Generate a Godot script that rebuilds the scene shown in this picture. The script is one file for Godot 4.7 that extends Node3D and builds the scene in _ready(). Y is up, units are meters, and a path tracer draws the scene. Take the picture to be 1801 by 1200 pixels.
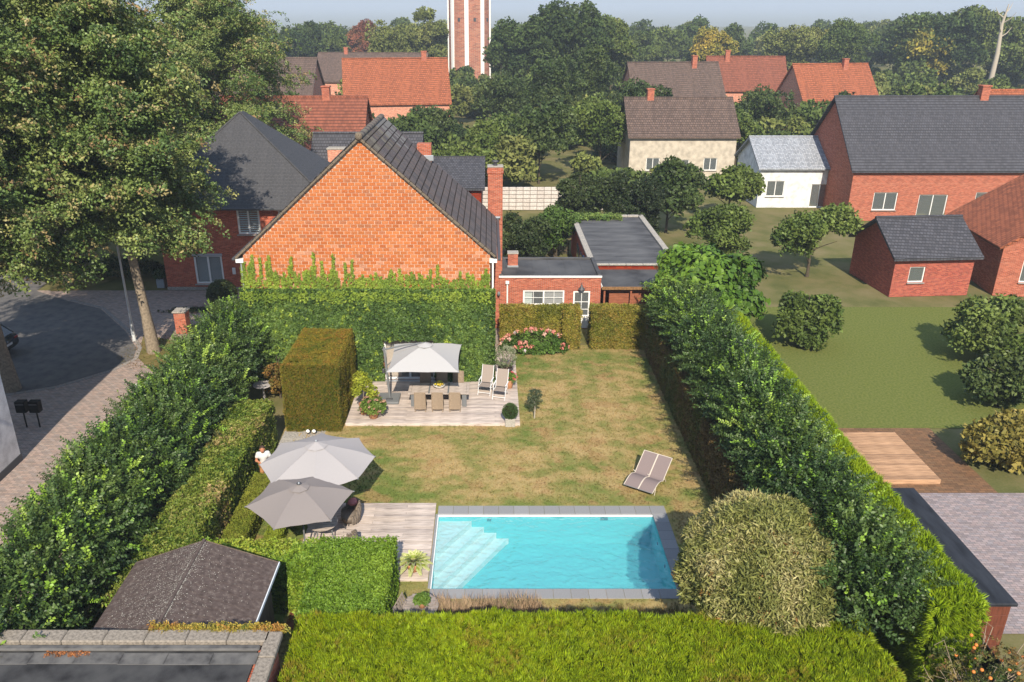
extends Node3D

var rng := RandomNumberGenerator.new()
var fn := FastNoiseLite.new()
var taken := {}
var M := {}
var K := {}
var T := {}

class MB:
	var v := PackedVector3Array()
	var n := PackedVector3Array()
	var uv := PackedVector2Array()
	var c := PackedColorArray()
	var ix := PackedInt32Array()
	var tint := Color(1, 1, 1)
	var xf := Transform3D()
	func put(p: Vector3, nr: Vector3, u := Vector2.ZERO) -> int:
		v.append(xf * p)
		n.append((xf.basis * nr).normalized())
		uv.append(u)
		c.append(tint)
		return v.size() - 1
	func tri(a: Vector3, b: Vector3, d: Vector3, hint: Vector3) -> void:
		var nr := (d - a).cross(b - a).normalized()
		if nr.dot(hint) < 0.0:
			var t := b
			b = d
			d = t
			nr = -nr
		ix.append(put(a, nr))
		ix.append(put(b, nr))
		ix.append(put(d, nr))
	func quad(a: Vector3, b: Vector3, d: Vector3, e: Vector3, hint: Vector3) -> void:
		var nr := (d - a).cross(b - a).normalized()
		if nr.length() < 0.5:
			nr = (e - a).cross(d - a).normalized()
		var f := nr.dot(hint) < 0.0
		if f:
			nr = -nr
		var i := put(a, nr)
		put(b, nr)
		put(d, nr)
		put(e, nr)
		if f:
			ix.append_array(PackedInt32Array([i, i + 2, i + 1, i, i + 3, i + 2]))
		else:
			ix.append_array(PackedInt32Array([i, i + 1, i + 2, i, i + 2, i + 3]))
	func box(ce: Vector3, s: Vector3, b := Basis()) -> MB:
		var h := s * 0.5
		for ax in 3:
			for sg: float in [-1.0, 1.0]:
				var nn := Vector3.ZERO
				nn[ax] = sg
				var u := Vector3.ZERO
				var w := Vector3.ZERO
				u[(ax + 1) % 3] = h[(ax + 1) % 3]
				w[(ax + 2) % 3] = h[(ax + 2) % 3]
				var o: Vector3 = nn * h[ax]
				quad(ce + b * (o - u - w), ce + b * (o + u - w), ce + b * (o + u + w), ce + b * (o - u + w), b * nn)
		return self
	func bevel(ce: Vector3, s: Vector3, r: float, b := Basis()) -> MB:
		var h := s * 0.5
		r = minf(r, minf(h.x, minf(h.y, h.z)) * 0.95)
		for ax in 3:
			for sg: float in [-1.0, 1.0]:
				var nn := Vector3.ZERO
				nn[ax] = sg
				var u := Vector3.ZERO
				var w := Vector3.ZERO
				u[(ax + 1) % 3] = h[(ax + 1) % 3] - r
				w[(ax + 2) % 3] = h[(ax + 2) % 3] - r
				var o: Vector3 = nn * h[ax]
				quad(ce + b * (o - u - w), ce + b * (o + u - w), ce + b * (o + u + w), ce + b * (o - u + w), b * nn)
		for ax in 3:
			var p := (ax + 1) % 3
			var q := (ax + 2) % 3
			for s1: float in [-1.0, 1.0]:
				for s2: float in [-1.0, 1.0]:
					var a := Vector3.ZERO
					a[p] = s1 * h[p]
					a[q] = s2 * (h[q] - r)
					var d := Vector3.ZERO
					d[p] = s1 * (h[p] - r)
					d[q] = s2 * h[q]
					var l := Vector3.ZERO
					l[ax] = h[ax] - r
					var hn := Vector3.ZERO
					hn[p] = s1
					hn[q] = s2
					quad(ce + b * (a - l), ce + b * (a + l), ce + b * (d + l), ce + b * (d - l), b * hn)
		for sx: float in [-1.0, 1.0]:
			for sy: float in [-1.0, 1.0]:
				for sz: float in [-1.0, 1.0]:
					tri(ce + b * Vector3(sx * h.x, sy * (h.y - r), sz * (h.z - r)), ce + b * Vector3(sx * (h.x - r), sy * h.y, sz * (h.z - r)), ce + b * Vector3(sx * (h.x - r), sy * (h.y - r), sz * h.z), b * Vector3(sx, sy, sz))
		return self
	func tube(pts: Array, rad: Array, sides := 8, cap := true) -> MB:
		var rings := []
		var up := Vector3(0.37, 0.21, 0.9).normalized()
		for i in pts.size():
			var a: Vector3 = pts[maxi(i - 1, 0)]
			var b: Vector3 = pts[mini(i + 1, pts.size() - 1)]
			var d := (b - a).normalized()
			if d.length() < 0.5:
				d = Vector3.UP
			var x := d.cross(up)
			if x.length() < 0.05:
				x = d.cross(Vector3.RIGHT)
			x = x.normalized()
			up = x.cross(d).normalized()
			var ring := []
			for k in sides:
				var an := TAU * k / sides
				var nr := x * cos(an) + up * sin(an)
				ring.append(put(pts[i] + nr * rad[i], nr))
			rings.append(ring)
		for i in pts.size() - 1:
			for k in sides:
				var k2 := (k + 1) % sides
				var q := [rings[i][k], rings[i][k2], rings[i + 1][k2], rings[i + 1][k]]
				fix(q[0], q[1], q[2])
				fix(q[0], q[2], q[3])
		if cap:
			for e in [0, pts.size() - 1]:
				var d2: Vector3 = (pts[0] - pts[1]) if e == 0 else (pts[-1] - pts[-2])
				var ce := put(pts[e], d2.normalized())
				for k in sides:
					fix(ce, rings[e][k], rings[e][(k + 1) % sides])
		return self
	func fix(i: int, j: int, k: int) -> void:
		var g := (v[k] - v[i]).cross(v[j] - v[i])
		if g.dot(n[i] + n[j] + n[k]) < 0.0:
			ix.append_array(PackedInt32Array([i, k, j]))
		else:
			ix.append_array(PackedInt32Array([i, j, k]))
	func lathe(ce: Vector3, prof: Array, sides := 16, sq := Vector3.ONE, b := Basis()) -> MB:
		var rings := []
		for i in prof.size():
			var a: Vector2 = prof[maxi(i - 1, 0)]
			var d: Vector2 = prof[mini(i + 1, prof.size() - 1)]
			var tn := d - a
			var nr2 := Vector2(tn.y, -tn.x).normalized()
			var ring := []
			for k in sides:
				var an := TAU * k / sides
				var p := Vector3(prof[i].x * cos(an), prof[i].y, prof[i].x * sin(an)) * sq
				ring.append(put(ce + b * p, b * Vector3(nr2.x * cos(an), nr2.y, nr2.x * sin(an))))
			rings.append(ring)
		for i in prof.size() - 1:
			for k in sides:
				var k2 := (k + 1) % sides
				fix(rings[i][k], rings[i][k2], rings[i + 1][k2])
				fix(rings[i][k], rings[i + 1][k2], rings[i + 1][k])
		return self
	func ball(ce: Vector3, r: Vector3, sides := 12, rows := 8, b := Basis()) -> MB:
		var rings := []
		for i in rows + 1:
			var la := -PI / 2 + PI * i / rows
			var ring := []
			for k in sides:
				var an := TAU * k / sides
				var p := Vector3(cos(la) * cos(an), sin(la), cos(la) * sin(an))
				ring.append(put(ce + b * (p * r), b * (p / r)))
			rings.append(ring)
		for i in rows:
			for k in sides:
				var k2 := (k + 1) % sides
				if i > 0:
					fix(rings[i][k], rings[i][k2], rings[i + 1][k2])
				if i < rows - 1:
					fix(rings[i][k], rings[i + 1][k2], rings[i + 1][k])
				elif i > 0:
					fix(rings[i][k], rings[i + 1][k2], rings[i + 1][k])
		return self
	# a polygon in the x-y plane pushed along z from z0 to z1
	func prism(poly: PackedVector2Array, z0: float, z1: float) -> MB:
		var t := Geometry2D.triangulate_polygon(poly)
		for i in range(0, t.size(), 3):
			for e in 2:
				var z := z0 if e == 0 else z1
				var hint := Vector3(0, 0, z - (z1 if e == 0 else z0))
				tri(Vector3(poly[t[i]].x, poly[t[i]].y, z), Vector3(poly[t[i + 1]].x, poly[t[i + 1]].y, z), Vector3(poly[t[i + 2]].x, poly[t[i + 2]].y, z), hint)
		var cw := Geometry2D.is_polygon_clockwise(poly)
		for i in poly.size():
			var a := poly[i]
			var d := poly[(i + 1) % poly.size()]
			var o := Vector2(d.y - a.y, a.x - d.x)
			if not cw:
				pass
			# outward side: test a point
			var mid := (a + d) * 0.5
			if Geometry2D.is_point_in_polygon(mid + o.normalized() * 0.001, poly):
				o = -o
			quad(Vector3(a.x, a.y, z0), Vector3(d.x, d.y, z0), Vector3(d.x, d.y, z1), Vector3(a.x, a.y, z1), Vector3(o.x, o.y, 0))
		return self
	func mesh() -> ArrayMesh:
		var m := ArrayMesh.new()
		var a := []
		a.resize(Mesh.ARRAY_MAX)
		a[Mesh.ARRAY_VERTEX] = v
		a[Mesh.ARRAY_NORMAL] = n
		a[Mesh.ARRAY_TEX_UV] = uv
		a[Mesh.ARRAY_COLOR] = c
		a[Mesh.ARRAY_INDEX] = ix
		m.add_surface_from_arrays(Mesh.PRIMITIVE_TRIANGLES, a)
		return m

# scattered copies of one small mesh
class MM:
	var buf := PackedFloat32Array()
	var count := 0
	var off := Vector3.ZERO
	func add(p: Vector3, b: Basis, col: Color) -> void:
		p -= off
		buf.append_array(PackedFloat32Array([b.x.x, b.y.x, b.z.x, p.x, b.x.y, b.y.y, b.z.y, p.y, b.x.z, b.y.z, b.z.z, p.z, col.r, col.g, col.b, 1.0]))
		count += 1

func V(x: float, h: float, d: float) -> Vector3:
	return Vector3(x, h, -d)

func rf(a: float, b: float) -> float:
	return rng.randf_range(a, b)

func numbered(called: String) -> String:
	if not taken.has(called):
		taken[called] = 0
		return called
	taken[called] += 1
	return "%s_%03d" % [called, taken[called]]

func thing(called: String, label: String, category: String, at := Vector3.ZERO, turn := 0.0, group := "") -> Node3D:
	var o := Node3D.new()
	o.name = numbered(called)
	add_child(o)
	o.position = at
	o.rotation_degrees.y = turn
	o.set_meta("label", label)
	o.set_meta("category", category)
	if group:
		o.set_meta("group", group)
	return o

func part(parent: Node3D, called: String, me: Variant, m: Material, at := Vector3.ZERO, kind := "") -> MeshInstance3D:
	var o := MeshInstance3D.new()
	o.name = called
	o.mesh = me.mesh() if me is MB else me
	o.material_override = m
	o.position = at
	if kind:
		o.set_meta("kind", kind)
	parent.add_child(o, true)
	return o

func struct(called: String, me: Variant, m: Material) -> MeshInstance3D:
	var o := part(self, numbered(called), me, m)
	o.set_meta("kind", "structure")
	return o

func leaves(parent: Node3D, called: String, mm: MM, me: Mesh, m: Material, kind := "stuff") -> MultiMeshInstance3D:
	var mu := MultiMesh.new()
	mu.transform_format = MultiMesh.TRANSFORM_3D
	mu.use_colors = true
	mu.mesh = me
	mu.instance_count = mm.count
	mu.buffer = mm.buf
	var o := MultiMeshInstance3D.new()
	o.name = called
	o.multimesh = mu
	o.material_override = m
	if kind:
		o.set_meta("kind", kind)
	parent.add_child(o, true)
	return o

func copy(o: Node3D, at: Vector3, turn: float, label: String) -> Node3D:
	var r: Node3D = o.duplicate()
	r.name = numbered(str(o.name))
	add_child(r)
	r.position = at
	r.rotation_degrees.y = turn
	r.set_meta("label", label)
	return r

# ---------- materials ----------
func mat(key: String, lin: Color, rough := 0.8, o := {}) -> StandardMaterial3D:
	if M.has(key):
		return M[key]
	var m := StandardMaterial3D.new()
	m.resource_name = key
	m.albedo_color = lin.linear_to_srgb()
	m.roughness = rough
	m.metallic_specular = o.get("spec", 0.4)
	m.metallic = o.get("metal", 0.0)
	if o.has("tex"):
		m.albedo_texture = T[o.tex]
	if o.has("bump"):
		m.heightmap_enabled = true
		m.heightmap_texture = T[o.bump]
		m.heightmap_scale = o.get("depth", 0.5)
	if o.has("scale"):
		m.uv1_triplanar = true
		m.uv1_world_triplanar = true
		m.uv1_scale = o.scale if o.scale is Vector3 else Vector3.ONE * o.scale
		m.uv1_triplanar_sharpness = 6.0
	if o.get("vc", false):
		m.vertex_color_use_as_albedo = true
	if o.has("back"):
		m.backlight_enabled = true
		m.backlight = o.back
	if o.get("two", false):
		m.cull_mode = BaseMaterial3D.CULL_DISABLED
	if o.has("alpha"):
		m.transparency = BaseMaterial3D.TRANSPARENCY_ALPHA
		m.albedo_color.a = o.alpha
	if o.has("rim"):
		m.rim_enabled = true
		m.rim = o.rim
	M[key] = m
	return m

func noise_image(sd: int, freq: float, oct: int, size := 512, type := FastNoiseLite.TYPE_SIMPLEX_SMOOTH) -> Image:
	var f := FastNoiseLite.new()
	f.seed = sd
	f.frequency = freq
	f.noise_type = type
	f.fractal_octaves = oct
	f.fractal_gain = 0.55
	var im := f.get_seamless_image(size, size)
	im.convert(Image.FORMAT_L8)
	return im

# two noises mixed, then put through a ramp of linear colours
func ramp_tex(key: String, sd: int, freq: float, oct: int, fine: float, share: float, cols: Array, size := 512) -> void:
	var a := noise_image(sd, freq, oct, size).get_data()
	var b := noise_image(sd + 7, fine, 2, size).get_data()
	var lut := PackedByteArray()
	for i in 256:
		var t := clampf((i / 255.0 - 0.15) / 0.7, 0.0, 0.999) * (cols.size() - 1)
		var c: Color = cols[int(t)].lerp(cols[mini(int(t) + 1, cols.size() - 1)], t - int(t))
		c = c.linear_to_srgb()
		lut.append_array(PackedByteArray([int(c.r * 255), int(c.g * 255), int(c.b * 255)]))
	var out := PackedByteArray()
	out.resize(size * size * 3)
	for i in size * size:
		var k := int(a[i] * (1.0 - share) + b[i] * share) * 3
		out[i * 3] = lut[k]
		out[i * 3 + 1] = lut[k + 1]
		out[i * 3 + 2] = lut[k + 2]
	T[key] = ImageTexture.create_from_image(Image.create_from_data(size, size, false, Image.FORMAT_RGB8, out))

# courses of small units too far away to be told apart
func unit_tex(key: String, rows: int, cols: int, joint: Color, units: Array, size := 512, stagger := 0.5, jr := 0.14) -> void:
	var im := Image.create(size, size, false, Image.FORMAT_RGB8)
	im.fill(joint.linear_to_srgb())
	var hb := Image.create(size, size, false, Image.FORMAT_L8)
	hb.fill(Color(0.2, 0.2, 0.2))
	var rh := float(size) / rows
	var cw := float(size) / cols
	for r in rows:
		for q in cols + 1:
			var c: Color = units[rng.randi() % units.size()]
			c = (c * rf(0.86, 1.14)).linear_to_srgb()
			c.a = 1.0
			var x0 := (q - (stagger if r % 2 else 0.0)) * cw
			var rc := Rect2i(int(x0 + cw * jr * 0.25), int(r * rh + rh * jr * 0.5), int(cw * (1.0 - jr * 0.5)), maxi(1, int(rh * (1.0 - jr))))
			im.fill_rect(rc, c)
			var g := rf(0.75, 1.0)
			hb.fill_rect(rc, Color(g, g, g))
	T[key] = ImageTexture.create_from_image(im)
	T[key + "_h"] = ImageTexture.create_from_image(hb)

# ---------- leaf clumps ----------
func leaf(mb: MB, at: Vector3, dir: Vector3, nr: Vector3, le: float, w: float, fold := 0.15, bend := 0.0, shade := 1.0) -> void:
	var s := dir.cross(nr).normalized()
	nr = s.cross(dir).normalized()
	mb.tint = Color(shade, shade, shade)
	var mid := at + dir * le * 0.45 - nr * fold * w
	var tip := at + dir * le - nr * bend * le
	var i := mb.put(at, nr)
	mb.put(at + dir * le * 0.45 + s * w * 0.5, (nr + s * 0.3).normalized())
	mb.put(at + dir * le * 0.45 - s * w * 0.5, (nr - s * 0.3).normalized())
	mb.put(tip, (nr + dir * bend).normalized())
	mb.put(mid, nr)
	mb.fix(i, i + 1, i + 4)
	mb.fix(i + 1, i + 3, i + 4)
	mb.fix(i, i + 4, i + 2)
	mb.fix(i + 4, i + 3, i + 2)

func rdir() -> Vector3:
	var z := rf(-1, 1)
	var a := rf(0, TAU)
	var r := sqrt(1 - z * z)
	return Vector3(r * cos(a), z, r * sin(a))

# leaves in a flattened ball, faces turned mostly to +y
func clump(n: int, r: float, flat: float, le: float, w: float, up := 0.8, bend := 0.15, vary := 0.25) -> ArrayMesh:
	var mb := MB.new()
	for i in n:
		var p := rdir() * r * pow(rng.randf(), 0.4)
		p.y *= flat
		var nr := (Vector3.UP * up + rdir() * 0.75).normalized()
		var d := (rdir() + p.normalized() * 0.6)
		d = (d - nr * d.dot(nr)).normalized()
		leaf(mb, p - d * le * 0.4, d, nr, le * rf(0.75, 1.2), w * rf(0.8, 1.15), 0.15, bend, rf(1.0 - vary, 1.0 + vary))
	return mb.mesh()

# a twig along +y with leaves on both sides
func sprig(n: int, le: float, leaf_l: float, leaf_w: float, curve := 0.25, vary := 0.2) -> ArrayMesh:
	var mb := MB.new()
	var ax := Vector3(1, 0, 0)
	var pts := []
	for i in 4:
		var t := i / 3.0
		pts.append(Vector3(0, le * t, 0) + ax * curve * le * t * t)
	mb.tint = Color(0.55, 0.5, 0.35)
	mb.tube(pts, [0.006, 0.005, 0.004, 0.002], 3, false)
	for i in n:
		var t := (i + 0.6) / n
		var p := Vector3(0, le * t, 0) + ax * curve * le * t * t
		var side := Vector3(0, 0, 1.0 if i % 2 else -1.0)
		var d := (side * 0.8 + Vector3.UP * 0.6 + rdir() * 0.35).normalized()
		var nr := (Vector3(-0.75, 0.5, 0) + rdir() * 0.5).normalized()
		leaf(mb, p, d, nr, leaf_l * rf(0.7, 1.15), leaf_w * rf(0.8, 1.1), 0.12, 0.2, rf(1.0 - vary, 1.0 + vary))
	return mb.mesh()

# upright narrow blades from one foot (grass, thuja sprays, yew shoots)
func tuft(n: int, le: float, w: float, spread: float, droop := 0.2, vary := 0.25) -> ArrayMesh:
	var mb := MB.new()
	for i in n:
		var d := (Vector3.UP + rdir() * spread)
		d.y = absf(d.y) + 0.1
		d = d.normalized()
		var nr := rdir()
		var s := rf(1.0 - vary, 1.0 + vary)
		leaf(mb, Vector3(rf(-1, 1), 0, rf(-1, 1)) * le * 0.25, d, (nr + Vector3.UP * 0.3).normalized(), le * rf(0.6, 1.15), w, 0.05, droop, s)
	return mb.mesh()

func big_leaf(mb: MB, at: Vector3, dir: Vector3, nr: Vector3, le: float, shade: float) -> void:
	var s := dir.cross(nr).normalized()
	nr = s.cross(dir).normalized()
	mb.tint = Color(shade, shade, shade)
	var pr := [Vector2(0.0, 0.0), Vector2(0.42, 0.08), Vector2(0.5, 0.38), Vector2(0.3, 0.72), Vector2(0.0, 1.0), Vector2(-0.3, 0.72), Vector2(-0.5, 0.38), Vector2(-0.42, 0.08)]
	var c := mb.put(at + dir * le * 0.4 - nr * le * 0.07, nr)
	var first := mb.v.size()
	for q: Vector2 in pr:
		mb.put(at + dir * le * q.y + s * le * q.x - nr * le * (0.3 * q.y * q.y), (nr + s * q.x * 0.4).normalized())
	for k in 8:
		mb.fix(c, first + k, first + (k + 1) % 8)

func big_clump(n: int, r: float, le: float) -> ArrayMesh:
	var mb := MB.new()
	for i in n:
		var p := rdir() * r
		p.y = absf(p.y) * 0.6
		var nr := (Vector3.UP + rdir() * 0.5).normalized()
		var d := p + Vector3.DOWN * 0.3 * r + rdir() * 0.3 * r
		d = (d - nr * d.dot(nr)).normalized()
		big_leaf(mb, p, d, nr, le * rf(0.6, 1.2), rf(0.8, 1.2))
	return mb.mesh()

# basis with +y along nr, turned at random about it
func face(nr: Vector3, s: float) -> Basis:
	var x := nr.cross(Vector3(0.31, 0.42, 0.85)).normalized()
	x = x.rotated(nr.normalized(), rf(0, TAU))
	var y := nr.normalized()
	var z := x.cross(y).normalized()
	return Basis(x * s, y * s, z * s)

# a colour out of a palette: patches by place, then a little by chance
func pick(cols: Array, p: Vector3, f := 0.6, jit := 0.18, chance := 0.35) -> Color:
	var t := clampf(fn.get_noise_3dv(p * f * 40.0) * 0.9 + 0.5 + rf(-chance, chance), 0.0, 0.999) * (cols.size() - 1)
	var c: Color = cols[int(t)].lerp(cols[mini(int(t) + 1, cols.size() - 1)], t - int(t))
	var k := rf(1.0 - jit, 1.0 + jit)
	return Color(c.r * k, c.g * k, c.b * k)

# ---------- plants ----------
func clipped_hedge(called: String, label: String, x0: float, x1: float, d0: float, d1: float, h: float, me: Array, m: Material, cols: Array, dens: float, sc := 1.0, group := "", faces := "tlrnf", patch := 0.6, wob := 0.05, y0 := 0.0) -> Node3D:
	var at := V((x0 + x1) / 2, y0, (d0 + d1) / 2)
	var o := thing(called, label, "hedge", at, 0.0, group)
	var w := x1 - x0
	var l := d1 - d0
	var mm := []
	for k in me:
		var q := MM.new()
		mm.append(q)
	var list := {"t": [w * l, Vector3.UP], "l": [l * h, Vector3.LEFT], "r": [l * h, Vector3.RIGHT], "n": [w * h, Vector3.BACK], "f": [w * h, Vector3.FORWARD]}
	for fc in faces:
		var a: float = list[fc][0]
		var nr: Vector3 = list[fc][1]
		for i in int(a * dens):
			var u := rng.randf()
			var q := rng.randf()
			var p: Vector3
			match fc:
				"t": p = Vector3((u - 0.5) * w, h, (q - 0.5) * l)
				"l": p = Vector3(-w / 2, u * h, (q - 0.5) * l)
				"r": p = Vector3(w / 2, u * h, (q - 0.5) * l)
				"n": p = Vector3((u - 0.5) * w, q * h, l / 2)
				"f": p = Vector3((u - 0.5) * w, q * h, -l / 2)
			var wp := p + at
			p += nr * (fn.get_noise_3dv(wp * 70.0) * wob - rf(0, 0.05))
			# soften the arrises
			var ed := 0.0
			if fc == "t":
				ed = minf(w / 2 - absf(p.x), l / 2 - absf(p.z))
			else:
				ed = h - p.y
			if ed < 0.1:
				p -= nr * (0.1 - ed) * 0.5
			var no := (nr + rdir() * 0.55).normalized()
			mm[rng.randi() % mm.size()].add(p, face(no, sc * rf(0.75, 1.25)), pick(cols, wp, patch))
	for k in me.size():
		leaves(o, "foliage", mm[k], me[k], m)
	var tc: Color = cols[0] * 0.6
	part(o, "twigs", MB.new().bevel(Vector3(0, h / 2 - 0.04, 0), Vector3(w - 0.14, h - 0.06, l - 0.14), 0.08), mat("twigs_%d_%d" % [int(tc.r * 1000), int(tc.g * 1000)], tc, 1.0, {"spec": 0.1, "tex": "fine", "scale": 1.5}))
	return o

# an untrimmed hedge of young trees: twigs stand out from a lumpy body
func loose_hedge(called: String, label: String, x0: float, x1: float, d0: float, d1: float, low: float, high: float, me: Array, m: Material, cols: Array, young: Array, n: int, step := 1.7) -> Node3D:
	var xc := (x0 + x1) / 2
	var at := V(xc, 0, (d0 + d1) / 2)
	var o := thing(called, label, "hedge", at)
	var w := (x1 - x0) / 2
	var l := d1 - d0
	var mm := []
	for k in me:
		mm.append(MM.new())
	var ch := (low + high) / 2
	var rh := (high - low) / 2
	for i in n:
		var z := rf(-l / 2, l / 2)
		var an := rf(-0.45, PI + 0.45)
		if rng.randf() < 0.1:
			an = rf(0, TAU)
		var dirn := Vector3(cos(an), sin(an), 0)
		var wz := -(at.z + z)
		var lump := 0.82 + 0.2 * sin(wz * TAU / step + sin(wz * 0.9)) * 0.5 + 0.35 * fn.get_noise_3d(wz * 55.0, an * 40.0, x0 * 9.0)
		var endk := clampf(minf(l / 2 - absf(z), 0.9) / 0.9, 0.0, 1.0)
		lump *= sqrt(0.35 + 0.65 * endk)
		var k := pow(rng.randf(), 0.3)
		var p := Vector3(dirn.x * w, ch + dirn.y * rh, 0) * 1.0
		p = Vector3(dirn.x * w * lump * k, ch + dirn.y * rh * lump * k, z)
		p.y = maxf(p.y, low * 0.75)
		var no := (dirn * 0.9 + Vector3.UP * 0.45 + rdir() * 0.75).normalized()
		var c: Color
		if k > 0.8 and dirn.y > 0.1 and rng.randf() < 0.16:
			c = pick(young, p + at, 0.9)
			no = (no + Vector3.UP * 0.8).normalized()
		else:
			c = pick(cols, p + at, 0.9)
		mm[rng.randi() % mm.size()].add(p, face(no, rf(0.7, 1.1)), c)
	# long arching shoots that stand out of the body
	for i in int(n * 0.022):
		var z0 := rf(-l / 2, l / 2)
		var an := rf(0.0, PI)
		var dv := Vector3(cos(an), sin(an), rf(-0.5, 0.5)).normalized()
		var p0 := Vector3(dv.x * w * 0.85, ch + dv.y * rh * 0.85, z0)
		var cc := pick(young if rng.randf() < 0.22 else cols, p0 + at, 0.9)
		for q in 3:
			var pq := p0 + dv * 0.22 * q + Vector3(0, -0.05 * q * q + 0.05 * q, 0)
			mm[q % 2].add(pq, face((dv + rdir() * 0.15).normalized(), rf(0.6, 0.9)), cc)
	for k in me.size():
		leaves(o, "foliage", mm[k], me[k], m)
	var z := -l / 2 + step * 0.5
	var bark := mat("bark_grey", Color(0.12, 0.1, 0.075), 0.9, {"tex": "bark", "scale": 2.0})
	while z < l / 2 - 1.5:
		var pts := [Vector3(0, -0.05, z), Vector3(rf(-0.1, 0.1), low, z + rf(-0.1, 0.1)), Vector3(rf(-0.2, 0.2), ch, z + rf(-0.2, 0.2)), Vector3(rf(-0.3, 0.3), high - 0.5, z + rf(-0.3, 0.3))]
		part(o, "trunk", MB.new().tube(pts, [0.08, 0.06, 0.045, 0.015], 7), bark)
		z += step
	return o

# trunk, limbs, and sprays of leaves in puffs along the limbs
func limbed_tree(called: String, label: String, x: float, d: float, bole: float, top: float, rad: float, limbs: int, per: int, me: Array, m: Material, cols: Array, tips: Array, lean := Vector3.ZERO, tr := 0.26, group := "", bark_key := "bark_pale") -> Node3D:
	var at := V(x, 0, d)
	var o := thing(called, label, "tree", at, 0.0, group)
	var bark: Material = M[bark_key]
	var mm := []
	for k in me:
		mm.append(MM.new())
	var tp := []
	var trd := []
	for i in 9:
		var t := i / 8.0
		tp.append(lean * t + Vector3(sin(t * 5.0 + x) * 0.12, top * 0.94 * t - (0.1 if i == 0 else 0.0), cos(t * 4.0 + d) * 0.12))
		trd.append(tr * (1.0 - 0.86 * t) * (1.35 if i == 0 else 1.0))
	part(o, "trunk", MB.new().tube(tp, trd, 10), bark)
	for i in limbs:
		var t := (i + 0.5) / limbs
		var h := lerpf(bole, top * 0.97, pow(t, 0.9))
		var u := (h - bole) / (top - bole)
		var reach := rad * (sin(PI * clampf(0.18 + 0.82 * u, 0, 1) ** 0.85) * 0.85 + 0.2) * rf(0.8, 1.12)
		if u > 0.9:
			reach *= 0.7
		var az := i * 2.399963 + rf(-0.3, 0.3)
		var rise := lerpf(0.18, 1.15, u) + rf(-0.12, 0.12)
		var tt := clampf(h / (top * 0.94), 0, 1)
		var s: Vector3 = lean * tt + Vector3(0, h - reach * 0.25, 0)
		var dr := Vector3(cos(az), 0, sin(az))
		var pts := [s]
		var rr := [tr * (1.0 - 0.8 * tt) * 0.45]
		for k in 3:
			var q := (k + 1) / 3.0
			pts.append(s + dr * reach * q + Vector3.UP * reach * (rise * q - 0.32 * q * q) + rdir() * 0.12)
			rr.append(rr[0] * (1.0 - 0.8 * q))
		part(o, "limb", MB.new().tube(pts, rr, 5, false), bark)
		var n := int(per * (0.45 + 0.55 * reach / rad))
		for k in n:
			var q := clampf(pow(rng.randf(), 0.55) * 1.05, 0.22, 1.05)
			var e := clampf(q, 0, 0.999) * 3.0
			var pc: Vector3 = pts[int(e)].lerp(pts[int(e) + 1], e - int(e))
			var sp := reach * 0.27 * (0.4 + q * 0.6) + 0.28
			var of := rdir() * sp * pow(rng.randf(), 0.5)
			of.y *= 0.55
			var p := pc + of
			var no := (Vector3.UP * 0.9 + of.normalized() * 0.5 + dr * 0.35 + rdir() * 0.4).normalized()
			var c := pick(cols, p + at, 0.5)
			if q > 0.75 and rng.randf() < 0.16:
				c = pick(tips, p + at, 0.9)
			mm[rng.randi() % mm.size()].add(p, face(no, rf(0.8, 1.25)), c)
	for k in me.size():
		leaves(o, "crown", mm[k], me[k], m)
	return o

# a rounded crown of puffs on a short trunk; for shrubs and for far trees
func puffs(mms: Array, ce: Vector3, r: Vector3, np: int, per: int, sc: float, cols: Array, patch := 0.5, seedk := 0.0) -> void:
	for i in np:
		var dv := rdir()
		dv.y = dv.y * 0.8 + 0.12
		var k := pow(rng.randf(), 0.35) * 0.72
		var pc := ce + dv * r * k
		var pr := minf(r.x, r.y) * rf(0.28, 0.46)
		var tone := rf(0.82, 1.18)
		for j in per:
			var q := rdir()
			q.y = absf(q.y) * 0.9 - 0.25 + q.y * 0.1
			q = q.normalized()
			var p := pc + q * pr * (0.75 + 0.35 * rng.randf())
			var no := (q + Vector3.UP * 0.35 + rdir() * 0.5).normalized()
			var c := pick(cols, p + Vector3(seedk, 0, 0), patch)
			mms[rng.randi() % mms.size()].add(p, face(no, sc * rf(0.75, 1.3)), Color(c.r * tone, c.g * tone, c.b * tone))

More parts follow.
